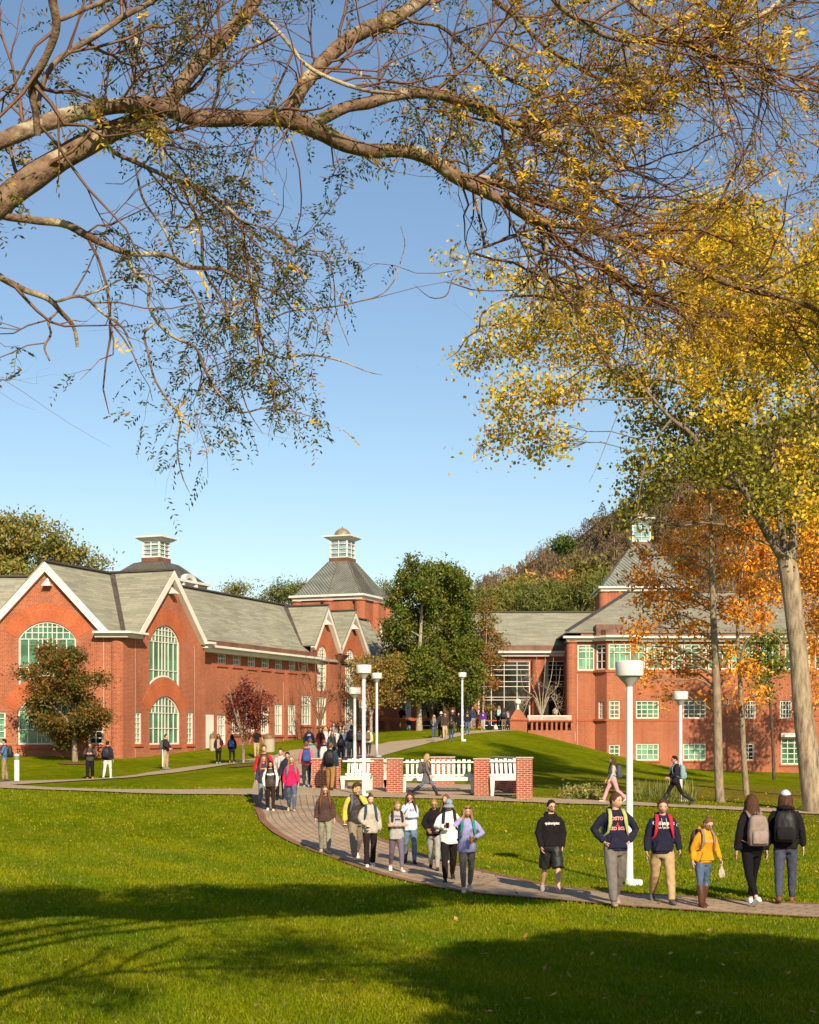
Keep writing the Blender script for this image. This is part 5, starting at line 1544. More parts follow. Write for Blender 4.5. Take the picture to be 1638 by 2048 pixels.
blob_tree('hickory_tree', 'thin leaning orange-leaved tree close to the big forked trunk', (1492, 1588),
          [([(1493,1590,13),(1488,1520,11.5),(1484,1430,10.5),(1479,1340,9),(1475,1270,7),(1480,1190,4),(1490,1100,2)],56.5,56.5), ([(1478,1330,5),(1500,1275,4.5),(1530,1262,4),(1556,1275,3),(1570,1300,1.5)],56.5,55.5)],
          [(1510,1190,28,30),(1490,1130,28,26),(1530,1110,26,24),(1475,1230,24,22),(1520,1240,22,22),(1550,1180,20,30),(1500,1060,24,22),(1540,1040,20,22),(1465,1300,16,16),(1500,1330,18,18),(1515,1390,14,16)], 56.5, .19, 4200, ORA, BARK_GREY, spread=1.5, clump=.26, limb_r=.03, seed=17, aspect=.42, droop=.3)
blob_tree('green_tree', 'yellow-green leafed tree against the right building wall beside the thick trunk', (1545, 1560),
          [([(1548,1560,7),(1545,1480,6),(1540,1400,5),(1535,1300,3)],95,95)], [(1530,1290,22,18),(1510,1320,18,16),(1545,1330,20,20),(1520,1365,18,18),(1550,1280,18,20),(1560,1330,14,20),(1535,1395,12,10),(1500,1290,14,10)], 95, .22, 2600, [(.10,.12,.015),(.16,.17,.02),(.06,.08,.012)], BARK_DARK, spread=1.2, clump=.4, limb_r=.05, seed=18)
blob_tree('hickory_tree', 'orange tree at the right edge beyond the thick trunk', None,
          [([(1665,1560,12),(1660,1400,10),(1655,1200,7),(1650,1050,3)],80,80)], [(1620,1080,26,30),(1640,1150,26,34),(1615,1180,20,26),(1640,1240,26,34),(1625,1300,18,26),(1640,1360,24,30),(1620,1410,16,20),(1600,1020,20,24),(1640,1020,24,24),(1610,960,20,18),(1680,1200,40,60),(1680,1100,40,50),(1590,1150,12,18)], 80, .24, 5200, ORA, BARK_DARK, spread=2, clump=.45, limb_r=.06, seed=19, aspect=.45, base=on_ground((1665 - CXP) / FPX * 80, 80, 0))

# ---- background trees
def bg_tree(name, label, px, ybase, ytop_, blobs, d, leaf, n, cols, mat_=None, seed=1, group=None, aspect=.5, clump=.6, droop=0):
    b = P(px, ybase, d)
    b.z = 1.5
    yb = HYP - (b.z - CZ) * FPX / d
    return blob_tree(name, label, None, [([(px, yb, 9), (px, (yb + ytop_) / 2, 6), (px, ytop_, 2)], d, d)], blobs, d, leaf, n, cols, BARK_DARK, spread=2.5, clump=clump, limb_r=.1, leafmat=mat_, seed=seed, base=b, group=group, aspect=aspect, droop=droop, twigs=5)
OLV = [(.13,.13,.025),(.17,.15,.03),(.10,.105,.022),(.20,.13,.03)]
bg_tree('oak_tree', 'big olive tree rising behind the left roofs at the frame edge', 55, 1480, 1050, scatter(55, 1105, 100, 62, 34, 20, 31) + [(150,1110,24,18),(185,1130,20,12),(60,1045,20,12),(205,1128,10,6)], 128, .34, 14000, OLV, seed=31)
bg_tree('pine_tree', 'large round pine between the hall ridge and the domed tower', 565, 1480, 1172, [(565,1190,34,16),(545,1195,24,14),(585,1188,20,12),(560,1175,16,8)], 195, .5, 3200, [(.10,.11,.03),(.07,.085,.022),(.13,.12,.035)], NEEDLE, 32, aspect=.25, clump=.8)
bg_tree('pine_tree', 'pine tip close to the left slope of the domed tower roof', 604, 1480, 1170, [(602,1180,12,12),(612,1190,10,12)], 195, .5, 1200, [(.10,.11,.03),(.13,.12,.035)], NEEDLE, 33, aspect=.25, clump=.7)
bg_tree('pine_tree', 'low pale pine above the long hall ridge, leftmost of the three', 478, 1480, 1172, [(480,1180,14,9),(460,1184,14,5)], 195, .5, 1200, [(.13,.12,.04),(.16,.14,.05)], NEEDLE, 34, aspect=.25, clump=.7)
bg_tree('pine_tree', 'pine showing between the domed tower and the big green tree', 772, 1480, 1160, [(772,1178,9,14),(780,1200,10,16),(763,1195,8,12)], 190, .5, 1400, [(.10,.11,.03),(.12,.12,.035)], NEEDLE, 35, aspect=.25, clump=.7)
PIN = [(.085,.095,.022),(.11,.115,.028),(.065,.08,.02),(.14,.13,.03)]
PL = ['bluish green pine nearest the big dark tree in the row behind the glazed building', 'pine with a tawny top second from the left in the row behind the roof', 'pine in the row behind the glazed building, third from its left end', 'tall full pine in the row, midway along the glazed building ridge', 'dense pine with a deep shadow gap on its left in the row behind the roof', 'pine in the row right of the deep shadow gap', 'broad pine in the row close to the right tower', 'pine touching the left cornice of the right tower in the row']
for i, px in enumerate((960, 1000, 1035, 1068, 1100, 1132, 1165, 1198)):
    top = (1178, 1172, 1165, 1168, 1160, 1163, 1158, 1150)[i]
    R_ = np.random.RandomState(50 + i)
    bl = [(px + R_.uniform(-16, 16), R_.uniform(top + 10, 1235), 17, 11) for _ in range(12)] + [(px, top + 6, 9, 7)]
    bg_tree('pine_tree', PL[i], px, 1480, top, bl, 182 + 7 * (i % 3), .62, 3000, PIN if i != 1 else [(.15,.13,.03),(.11,.115,.028)], NEEDLE, 60 + i, 'row of pines behind the glazed building', aspect=.22, clump=.62, droop=-.5)
for (px, py, r, lab, cols) in [(1135,1170,22,'small orange tree glowing between the pines and the hillside woods', [(.30,.10,.03),(.24,.12,.04)]), (1050,1172,16,'tawny yellow tree above the middle of the pine row', [(.24,.17,.04),(.20,.13,.04)]), (1180,1140,34,'olive green tree on the lower hillside left of the right tower', [(.10,.095,.022),(.13,.11,.025)]), (1127,1088,9,'single bright green pine standing among bare trees on the hillside', [(.05,.075,.018),(.065,.085,.02)])]:
    dd = 260 if py > 1100 else 420
    bg_tree('hillside_tree', lab, px, 1300, py - r, [(px, py, r, r * .8), (px - r * .5, py + r * .4, r * .7, r * .6), (px + r * .5, py + r * .4, r * .7, r * .6)], dd, 1.0 if dd < 300 else 1.3, 1500, cols, NEEDLE, 70 + px % 17, aspect=.4, clump=1.3)

# ---- woods on the hill, one mass
R = np.random.RandomState(77)
nt = 2300
tp = R.uniform(820, 1900, nt); tf = R.rand(nt) ** .55
X, Y, Z = hz(tp, tf)
kind = R.rand(nt)
nclump = np.sin(tp * .021) + np.sin(tp * .009 + tf * 9) + R.normal(0, .5, nt)
gre = nclump > .95
Vs = []; Cs = []
for i in range(nt):
    H = R.uniform(3.5, 6.5)
    o = np.array([X[i], Y[i], Z[i]])
    n = 90
    rw = R.uniform(1.5, 2.7)
    c = rand_unit(n, R) * np.array([rw, rw, H * .5]) * R.rand(n, 1) ** .3 + np.array([0, 0, H * .55])
    if gre[i]:
        c[:, :2] *= np.clip(1.2 - c[:, 2:3] / (H * 1.25), .25, 1)
        a = unit(rand_unit(n, R) + [0, 0, .3]); L_, W_ = np.full(n, .85), np.full(n, .45)
        bc = np.array([[.062, .058, .016], [.075, .066, .018], [.050, .052, .018]][R.randint(3)])
    else:
        a = unit(c - np.array([0, 0, -H * .2]) + R.normal(0, 1.6, (n, 3))); L_, W_ = R.uniform(.5, 1.2, n), np.full(n, .3)
        bc = np.array([[.115, .078, .050], [.135, .090, .060], [.100, .072, .050], [.14, .080, .04], [.105, .08, .035]][R.randint(5)])
    Vs.append(leaf_quads(o + c, a, perp(a, R), L_, W_)); Cs.append(np.repeat(bc * R.uniform(.75, 1.2) * R.uniform(.8, 1.2, (n, 1)), 4, 0))
    if not gre[i] and R.rand() < .5:
        Vs.append(leaf_quads(o + np.array([[R.normal(0, .8), -rw * .8, H * .4]]), np.array([unit(np.array([R.normal(0, .2), 0, 1.0]))]), np.array([[1.0, 0, 0]]), np.array([H * .8]), np.array([.28])))
        Cs.append(np.full((4, 3), (.20, .155, .11)))
woods = np_mesh('woods', np.concatenate(Vs), 4, NEEDLE, None, np.concatenate(Cs))
tag(woods, 'brown and olive autumn woods covering the hillside behind the buildings', 'woods', kind='stuff')

# ================================================================ the overhanging locust
LIMBS = [  # (points (px,py,width), depth start, depth end)
 ([(-420,900,150),(-260,640,120),(-120,480,100),(0,405,84),(50,366,80),(110,325,76),(170,290,70),(230,260,64),(290,238,58),(335,205,50),(370,160,47),(410,110,48),(461,61,46),(500,15,44),(530,-40,42),(590,-180,36)],6.6,8.2),
 ([(-260,560,70),(-120,360,56),(0,283,50),(60,258,50),(120,236,52),(190,218,48),(260,210,50),(320,212,52),(390,236,52),(450,237,50),(510,236,50),(560,236,54),(600,246,58),(640,263,56),(690,288,48),(740,302,44),(800,301,42),(850,312,42),(900,345,46),(944,372,38),(996,397,30),(1047,425,30),(1098,447,26),(1142,450,26),(1186,460,28),(1240,482,28),(1318,508,27),(1378,528,25),(1426,553,22),(1489,578,20),(1568,594,17),(1660,630,14)],6.6,9.6),
 ([(920,352,30),(950,358,30),(979,361,30),(1023,374,30),(1060,397,28),(1095,408,26),(1131,418,24),(1168,436,24),(1210,468,22)],8.1,8.9),
 ([(565,240,46),(582,215,46),(600,182,44),(640,130,44),(690,85,46),(740,55,44),(790,35,44),(840,3,40),(900,-60,34)],7.6,8.4),
 ([(625,250,40),(655,232,36),(690,215,36),(740,205,38),(790,190,36),(850,186,34),(905,196,28),(960,212,24),(1040,250,20),(1130,240,20),(1222,230,19),(1296,208,18),(1340,190,14),(1390,160,10)],7.7,9.0),
 ([(880,192,20),(960,225,22),(1010,250,24),(1060,272,20),(1110,295,16),(1160,330,14),(1200,380,12),(1250,420,9)],7.9,8.8),
 ([(990,395,16),(1020,415,18),(1054,438,19),(1113,476,19),(1171,513,18),(1240,561,18),(1330,610,17),(1410,629,16),(1489,632,13),(1578,623,10),(1640,600,7)],8.2,9.4),
 ([(940,-60,18),(1000,10,16),(1040,40,14),(1076,80,13),(1131,120,13),(1222,164,12),(1295,166,11),(1361,162,9),(1420,150,6)],7.9,8.8),
 ([(1080,-40,16),(1117,11,16),(1168,47,16),(1215,73,15),(1295,82,14),(1387,82,15),(1450,60,16),(1514,36,17),(1575,-10,17)],8.2,9.0),
 ([(800,25,10),(821,41,11),(876,51,12),(927,89,12),(979,133,12),(1013,157,11),(1040,168,11),(1095,194,11),(1150,234,11),(1204,292,10),(1230,321,9),(1274,347,8),(1310,362,6),(1370,400,4)],8.0,8.8),
 ([(1220,-40,10),(1255,0,10),(1303,37,11),(1350,62,11),(1394,91,10),(1440,120,9),(1500,140,7),(1580,160,5)],8.3,9.0),
 ([(1380,95,9),(1430,115,8),(1510,130,7),(1580,150,6),(1660,160,4)],8.6,9.2),
 ([(40,380,26),(80,400,26),(-5,430,26),(68,441,24),(130,448,26),(188,479,22),(256,506,18),(342,513,15),(376,533,15),(437,537,12),(496,564,9),(560,591,6),(600,640,3)][2:],7.0,8.0),
 ([(-60,510,24),(0,554,22),(51,581,19),(103,602,18),(120,622,15),(147,653,13),(155,694,10)],7.0,7.4),
 ([(110,604,10),(164,593,10),(205,626,9),(246,656,8),(262,690,6),(269,703,4)],7.2,7.5),
 ([(115,624,9),(97,643,9),(102,667,8),(89,694,8),(99,721,5)],7.3,7.4),
 ([(164,593,8),(200,580,7),(250,555,6),(280,547,6),(310,553,5),(345,580,4),(400,600,3)],7.2,7.6),
 ([(246,506,13),(273,547,12),(297,567,11),(297,608,11),(314,643,11),(345,673,10),(393,697,9),(407,732,9),(427,773,8),(455,805,7),(479,824,6),(530,816,5),(580,822,4),(640,838,2)],7.3,7.8),
 ([(312,645,8),(290,663,8),(297,708,8),(311,762,7),(328,790,7),(359,834,6),(355,896,5),(366,957,4),(379,985,2)],7.4,7.6),
 ([(205,280,13),(222,300,14),(273,325,14),(342,356,13),(393,373,13),(444,407,12),(479,441,12),(489,502,11),(502,571,10),(516,639,9),(526,694,8),(554,714,7),(620,710,6),(685,723,5),(744,746,3),(765,750,1)],7.1,7.9),
 ([(526,694,6),(541,730,6),(571,766,5),(604,802,4),(613,822,2)],7.7,7.8),
 ([(360,362,10),(376,400,10),(400,451,10),(410,544,9),(444,598,8),(468,667,7),(489,704,5)],7.3,7.6),
 ([(270,330,8),(287,400,8),(328,458,8),(359,540,7),(400,612,7),(410,650,6),(448,694,5),(472,742,5),(496,820,4),(526,868,2)],7.2,7.7),
 ([(479,441,7),(548,465,7),(577,488,6),(623,501,5),(649,504,5),(666,553,4),(672,619,4),(698,692,2)],7.5,7.8),
 ([(535,645,4),(571,625,5),(613,619,5),(675,612,5),(721,602,4),(767,586,4),(787,563,4),(803,517,3),(810,488,3),(801,452,1.5)],7.6,7.9),
 ([(110,-60,30),(104,-10,30),(113,51,28),(89,120,26),(65,164,25),(73,239,23),(75,272,20)],6.2,6.5),
 ([(108,40,16),(123,38,16),(164,20,16),(212,0,15),(260,-40,13)],6.2,6.4),
 ([(75,235,14),(80,190,15),(103,133,17),(144,99,18),(191,72,20),(239,38,20),(308,0,18),(360,-40,16)],6.4,6.9),
 ([(500,10,16),(520,27,15),(568,75,14),(616,133,13),(678,164,13),(732,181,12),(800,188,8)],8.4,8.2),
 ([(1085,450,16),(1092,475,15),(1092,502,14),(1078,526,13),(1063,552,10),(1025,593,9),(993,605,7),(961,634,6),(958,658,6),(934,675,5),(914,705,4),(893,719,2)],8.4,8.6),
 ([(1078,530,11),(1090,545,11),(1119,576,10),(1142,608,10),(1177,646,9),(1198,699,8),(1230,746,7),(1273,758,6),(1330,761,5),(1410,786,2)],8.4,8.9),
 ([(1092,490,7),(1084,482,7),(1025,470,6),(987,488,6),(937,514,5),(934,532,5),(908,552,4),(890,593,4),(864,596,3),(840,580,2),(826,567,1)],8.4,8.6),
 ([(985,388,8),(996,400,8),(1022,444,8),(1037,473,7),(1066,517,7),(1098,564,6),(1116,611,5),(1142,643,5),(1166,681,4),(1180,722,2)],8.2,8.5),
 ([(1190,720,6),(1230,690,5),(1150,750,4),(1120,770,3),(1097,790,2)],8.7,8.8),
 ([(1245,560,6),(1262,590,6),(1290,640,5),(1330,690,4),(1350,712,4),(1400,725,3),(1460,740,2)],8.8,9.0),
 ([(1040,372,14),(1020,330,12),(1010,300,9),(1000,270,7)],8.3,8.4),
 ([(290,15,10),(262,60,9),(275,100,8),(268,65,10),(285,110,9),(300,150,8),(314,200,6)][2:],7.2,7.3),
 ([(730,315,6),(760,335,5),(800,345,3)],7.9,8.0),
]
R = np.random.RandomState(5)
base = on_ground(-4.6, 6.0)
LOC = thing('locust_tree', 'large overhanging tree whose lichened limbs and fine leaves frame the top of the view', 'tree', base)
nm = NM()
tubes = []
for i, (pl, d0, d1) in enumerate(LIMBS):
    if i > 1:   # a limb starts at the depth of the limb it grows from
        best = min(((math.hypot(sx - pl[0][0], sy - pl[0][1]), dep) for q_ in tubes for sx, sy, dep in zip(*to_px(q_[0]), q_[0][:, 1])), key=lambda z_: z_[0])
        if best[0] < 45: d1 = best[1] + (d1 - d0) + R.uniform(-.25, .35); d0 = best[1]
    pts, rad = px_line(pl, d0, d1, 1.0)
    if i > 1: rad[0] *= .75
    rad = rad * .64 * (1 + .05 * np.sin(np.arange(len(rad)) * 1.7 + i)) 
    v, f = np_tubes(pts[None], rad[None], 12 if rad.max() > .03 else 6); nm.add(v, f)
    tubes.append((pts, rad))
# trunk at the left, outside the view, and its crown spreading above the frame
tk = np.array([[-4.6, 6.0, -.2], [-4.5, 6.0, 1.2], [-4.2, 6.1, 2.4], tubes[0][0][0]])
v, f = np_tubes(tk[None], np.array([[.42, .33, .27, .2]]), 14); nm.add(v, f)
tk2 = np.array([[-4.3, 6.05, 2.0], [-3.9, 6.2, 3.4], tubes[1][0][0]])
v, f = np_tubes(tk2[None], np.array([[.22, .18, .12]]), 12); nm.add(v, f)
up = []
for e in [(-3.2, 10.5, 9.4), (-1, 11, 9.5), (1, 11.3, 9.6), (3, 11.5, 9.6), (4.6, 11.6, 9.6), (-5, 10, 9.3), (2, 9.8, 9.6), (-2, 9.5, 9.8), (6, 10.6, 9.3)]:
    p0 = np.array([-4.2, 6.1, 2.6]); e = np.array(e); q = np.linspace(0, 1, 9)[:, None]
    mid = np.array([-4.9, 5.9, 8.9])
    pts = (1 - q) ** 2 * p0 + 2 * q * (1 - q) * mid + q ** 2 * e; pts[1:-1] += R.normal(0, .08, (7, 3))
    # keep the unseen upper limbs above the frame
    v, f = np_tubes(pts[None], np.linspace(.12, .03, 9)[None], 8); nm.add(v, f); up.append(pts)
nm.build('trunk', BARK_LOCUST, LOC)

GAP = [(655,440),(690,395),(720,345),(830,335),(880,360),(905,420),(872,470),(850,560),(880,610),(900,740),(930,1700),(-50,1700),(-50,905),(60,900),(130,905),(200,890),(255,955),(300,985),(340,1025),(400,1020),(440,960),(500,925),(590,880),(640,925),(690,900),(745,855),(650,800),(640,740),(700,700),(745,640),(790,560),(785,480),(700,465)]
GAP2 = [(840,560),(900,740),(960,1700),(1750,1700),(1750,830),(1440,800),(1250,780),(1130,760),(1050,720),(960,690),(900,640)]
twig_nm = NM()
leafs_p, leafs_d, leafs_y = [], [], []
def ok(p):
    x, y = to_px(p)
    return ~(in_poly(x, y, GAP) | in_poly(x, y, GAP2)) | (y < -30)
def add_gen(p, d, L, r, k=6, wob=.22, up=0.0, test=True):
    pts, rad = grow(p, d, L, r, k, wob, up, .3, R)
    if test:
        m = ok(pts[:, -1]) & ok(pts[:, k // 2]) & (pts[:, -1, 1] > 4)
        pts, rad = pts[m], rad[m]
    v, f = np_tubes(pts, rad, 4); twig_nm.add(v, f)
    return pts, rad
gen1 = []
K = 14
allp = []; allr = []
for pts, rad in tubes:
    q = np.linspace(0, 1, K); s = np.linspace(0, 1, len(pts))
    allp.append(np.stack([np.interp(q, s, pts[:, j]) for j in range(3)], 1)); allr.append(np.interp(q, s, rad))
allp = np.array(allp); allr = np.array(allr)
# first order: side branches
p, d, r, idx = spawn(allp, allr, 7.0, R, .12, (.5, 1.1))
sx, sy = to_px(p)
m = (sx > -150) & (sx < 1800) & (sy > -150)
# favour the crowded right side
m &= (R.rand(len(p)) < np.where(sx > 820, 1.0, .72))
p, d, r = p[m], d[m], r[m]
d[:, 1] *= .6; d = unit(d)
L = R.uniform(.35, 1.1, len(p)); r1 = np.minimum(r * .6, R.uniform(.005, .014, len(p)))
g1, gr1 = add_gen(p, d, L, r1, 8, .22)
p, d, r, idx = spawn(g1, gr1, 6.0, R, .15, (.4, 1.2)); g2, gr2 = add_gen(p, d, R.uniform(.15, .6, len(p)), np.minimum(r * .7, .0065), 6, .22)
p, d, r, idx = spawn(g2, gr2, 4.0, R, .2, (.4, 1.2)); g3, gr3 = add_gen(p, d, R.uniform(.08, .28, len(p)), np.minimum(r * .7, .0036), 4, .25)
# extra thin long reddish shoots on the right
sx, sy = to_px(allp.reshape(-1, 3)); NS = 190; cand = np.nonzero((sx > 900) & (sx < 1700) & (sy > -60) & (sy < 620))[0]
ci = R.choice(cand, NS); p = allp.reshape(-1, 3)[ci]; d = unit(np.stack([R.normal(.5, .6, NS), R.normal(0, .4, NS), R.normal(-.05, .45, NS)], 1))
gx1, gxr = add_gen(p, d, R.uniform(.5, 1.5, NS), R.uniform(.004, .0085, NS), 10, .16)
p, d, r, idx = spawn(gx1, gxr, 3.6, R, .2, (.4, 1.1)); g4, gr4 = add_gen(p, d, R.uniform(.12, .5, len(p)), np.minimum(r * .7, .0035), 5, .2)
# unseen upper crown: twigs and leaves over the lawn
tw_up = []
for pts in up:
    T = 46; st = pts[R.randint(4, 9, T)]; dd = rand_unit(T, R) * [1, 1, .5]
    a_, b_ = grow(st, dd, R.uniform(.6, 1.9, T), np.full(T, .012), 6, .2, 0, .3, R); 
    x_, y_ = to_px(a_.reshape(-1, 3)); mm = ((y_.reshape(T, 6) < -60) | (np.abs(x_.reshape(T, 6) - 819) > 900)).all(1)
    a_, b_ = a_[mm], b_[mm]; v, f = np_tubes(a_, b_, 4); twig_nm.add(v, f); tw_up.append(a_)
twig_nm.build('twigs', BARK_TWIG, LOC)
# compound leaves: rachis with leaflets
def compound(p, d, L, nl, col, lw=(.034, .0115), R=R):
    """p,d (n,3): attachment and direction; nl leaflet pairs"""
    n = len(p); side = perp(d, R)
    # leaflets spread in a plane that tends to be horizontal
    side = unit(np.cross(d, unit(R.normal(0, .5, (n, 3)) + [0, 0, 1.0])))
    Vv, Cc = [], []
    for j in range(nl):
        for sg in (-1, 1):
            f = (j + .6) / nl
            c0 = p + d * (L * f)[:, None] + np.array([0, 0, -1.0]) * (L * f * f * .35)[:, None]
            a = unit(side * sg + d * .45 + R.normal(0, .22, (n, 3)) + [0, 0, -.25]); b = perp(a, R)
            ls = lw[0] * R.uniform(.75, 1.2, n)
            Vv.append(leaf_quads(c0 + a * (ls * .5)[:, None], a, b, ls, ls * lw[1] / lw[0]).reshape(n, 4, 3))
            Cc.append(np.repeat((col * R.uniform(.8, 1.2, (n, 1)))[:, None], 4, 1))
    keep = R.rand(len(Vv), n) < .86
    return np.concatenate([v[k_] for v, k_ in zip(Vv, keep)]).reshape(-1, 3), np.concatenate([c[k_] for c, k_ in zip(Cc, keep)]).reshape(-1, 3)
lp, ld = [], []
for g, dens in ((g1, 3.0), (g2, 7.5), (g3, 10.0), (g4, 9.0), (gx1, 3.0)):
    p, d, r, idx = spawn(g, np.ones(g.shape[:2]), dens, R, .2, (.5, 1.2)); lp.append(p); ld.append(d)
lp = np.concatenate(lp); ld = np.concatenate(ld)
x, y = to_px(lp)
# leaf density over the picture: patches of leaves and bare twigs
den = .42 + .38 * np.sin(x * .017 + 1.0) * np.sin(y * .021 + .4) + .3 * np.sin(x * .006 + y * .008)
den = np.where(x < 780, den * 1.2 + .2, den * 1.0 + .2)
den = np.where((y < 130) & (x < 900), den * .55, den)
den = np.where((x > 780) & (x < 1100) & (y > 330), den * .55, den)
den = np.where((x < 330) & (y > 560), den * .45, den)
m = (R.rand(len(lp)) < den) & ok(lp + ld * .1)
lp, ld, x, y = lp[m], unit(ld[m] + [0, 0, -.35]), x[m], y[m]
n = len(lp)
py_ = np.clip((x - 700) / 650, 0, 1) * .8 + .10 + .14 * np.sin(x * .02) * np.sin(y * .017)
isy = R.rand(n) < py_
colg = pal([(.035, .045, .008), (.05, .055, .009), (.075, .065, .009), (.13, .08, .008), (.028, .04, .010)], n, R)  # olive leaf greens, darkened in colour for the crown shade at left
coly = pal([(.36, .20, .008), (.28, .165, .008), (.46, .28, .012), (.19, .13, .010), (.30, .21, .012)], n, R)
col = np.where(isy[:, None], coly, colg)
Vl, Cl = compound(lp, ld, R.uniform(.08, .17, n), 8, col, (.031, .0105))
# leaves of the unseen upper crown are larger sprays: only their shade reaches the view
pu = np.concatenate([a_[:, 2:].reshape(-1, 3) for a_ in tw_up]); pu = pu[R.randint(0, len(pu), 90000)] + R.normal(0, .3, (90000, 3))
au = rand_unit(90000, R); bu = perp(au, R)
xu, yu = to_px(pu); mu = (yu < -70) | (np.abs(xu - 819) > 950)
ly_ = pu[:, 1] + 1.6316 * pu[:, 2]; lx_ = pu[:, 0] - .468 * pu[:, 2]
mu &= ((ly_ > 23.2 + .3 * np.sin(lx_ * 2.1) + .55 * np.clip(lx_ + 2, 0, 9)) & (ly_ < 28.6)) | (R.rand(len(pu)) < .03)
Vu = leaf_quads(pu[mu], au[mu], bu[mu], R.uniform(.10, .22, mu.sum()), R.uniform(.05, .10, mu.sum()))
np_mesh('crown', np.concatenate([Vl, Vu]), 4, LEAF, LOC, np.concatenate([np.clip(Cl, 0, 1), np.repeat(pal([(.06,.065,.012), (.2,.14,.02)], int(mu.sum()), R), 4, 0)]))
print('locust leaves', n, len(Vl) // 4)

# ================================================================ shade tree beside the camera
def shade_tree(label, x0, y0, blobs, n, seed):
    R = np.random.RandomState(seed)
    g = on_ground(x0, y0); root = thing('shade_tree', label, 'tree', g); nm = NM()
    zt_ = max(6.5, min(b_[2] for b_ in blobs)); tk = np.array([[x0, y0, -.2], [x0 + .05, y0, 2], [x0, y0 + .1, zt_ * .65], [x0 - .2, y0 + .3, zt_]])
    v, f = np_tubes(tk[None], np.array([[.34, .26, .22, .12]]), 12); nm.add(v, f)
    Vv, Cc = [], []
    for (bx, by, bz, r) in blobs:
        c = np.array([bx, by, bz]); p0 = tk[2]; q = np.linspace(0, 1, 7)[:, None]
        mid = (p0 + c) / 2 + [0, 0, .6]; pts = (1 - q) ** 2 * p0 + 2 * q * (1 - q) * mid + q ** 2 * c
        v, f = np_tubes(pts[None], np.linspace(.09, .03, 7)[None], 6); nm.add(v, f)
        m = int(n * r * r); u = rand_unit(m, R) * R.rand(m, 1) ** .45 * r * [1, 1, .7]; pp = c + u; a = rand_unit(m, R); b = perp(a, R)
        Vv.append(leaf_quads(pp, a, b, R.uniform(.10, .2, m), R.uniform(.06, .11, m))); Cc.append(np.repeat(pal(GREEN, m, R), 4, 0))
    nm.build('trunk', BARK_GREY, root)
    np_mesh('crown', np.concatenate(Vv), 4, LEAF, root, np.concatenate(Cc))
shade_tree('leafy tree just right of the viewpoint that darkens the bottom right of the lawn', 9.2, 1.5,
           [(4.6,5.5,7.2,1.5),(6.0,6.0,7.4,1.6),(7.4,5.6,7.2,1.6),(5.6,4.0,7.2,1.5),(7.0,3.8,7.4,1.6),(8.6,4.4,7.2,1.6),(4.9,7.2,7.4,1.1),(6.4,7.9,7.4,1.3),(8.2,7.4,7.3,1.5),(9.6,6.4,7.2,1.5),(4.6,2.6,7.0,1.3),(6.2,2.2,7.0,1.4),(7.8,1.8,7.0,1.5)], 2600, 91)
shade_tree('towering tree right of the frame whose shadow crosses the grass mound', 21, 50,
           [(20.5,50,18,2.4),(19.5,50.5,20.5,2.6),(21.5,51,22,2.8),(19.2,49.5,23.5,2.6),(21,49,25,2.8),(19.4,51,27,2.6),(21,50.5,29,2.5),(22.5,50,20,2.7),(18.6,51,25.5,2.0),(20,50,31,1.9),(22.5,50,25,2.5)], 620, 92)
blob_tree('hickory_tree', 'distant orange tree behind the thick trunk whose shade falls on the right building', None,
          [([(1700,1550,12),(1695,1400,10),(1690,1250,7),(1685,1120,3)],108,108)], [(1610,1110,26,26),(1640,1060,30,28),(1650,1160,32,34),(1625,1210,24,26),(1690,1100,40,36),(1700,1180,44,40),(1660,1240,34,30),(1730,1140,40,40),(1740,1230,40,40),(1690,1290,34,28),(1640,1290,22,22),(1780,1180,36,40)], 108, .28, 9000, ORA, BARK_DARK, spread=2.2, clump=.5, limb_r=.07, seed=20, aspect=.45, base=on_ground((1700 - CXP) / FPX * 108, 108, 0))

# ================================================================ small plants, fallen leaves, grass
def clump_plant(name, label, px0, px1, py, n, h, cols, blade, seed, cat='plant'):
    R = np.random.RandomState(seed); Vv, Cc = [], []
    c0 = hit((px0 + px1) / 2, py); root = thing(name, label, cat, c0)
    for i in range(n):
        g = np.array(hit(R.uniform(px0, px1), py + R.uniform(-5, 3)))
        if blade:
            a = unit(np.array([R.normal(0, .25), R.normal(0, .25), 1.0])); L = h * R.uniform(.5, 1.2); b = perp(a[None], R)[0]
            Vv.append(leaf_quads((g + a * L / 2)[None], a[None], b[None], np.array([L]), np.array([.035]))); m = 1
        else:
            m = 26; a = unit(rand_unit(m, R) + [0, 0, .4]); pp = g + R.normal(0, .12, (m, 3)) + [0, 0, h * .5] * R.rand(m, 1) * 1.3
            Vv.append(leaf_quads(pp, a, perp(a, R), R.uniform(.08, .18, m), R.uniform(.05, .10, m)))
        Cc.append(np.repeat(pal(cols, m, R), 4, 0))
    np_mesh('foliage', np.concatenate(Vv), 4, LEAF, root, np.concatenate(Cc))
clump_plant('perennial_plant', 'yellowing leafy perennials at the edge of the right path below the bank', 1130, 1198, 1597, 46, .5, [(.15,.14,.03),(.10,.12,.025),(.22,.17,.05)], False, 41)
clump_plant('iris_plant', 'upright iris leaves behind the nearest lamp post along the right path', 1268, 1330, 1601, 190, .75, [(.07,.09,.015),(.14,.13,.025),(.09,.10,.02)], True, 42)
clump_plant('iris_plant', 'upright iris leaves at the foot of the second nearest right lamp post', 1336, 1396, 1606, 160, .8, [(.07,.09,.015),(.16,.14,.025),(.09,.10,.02)], True, 43)

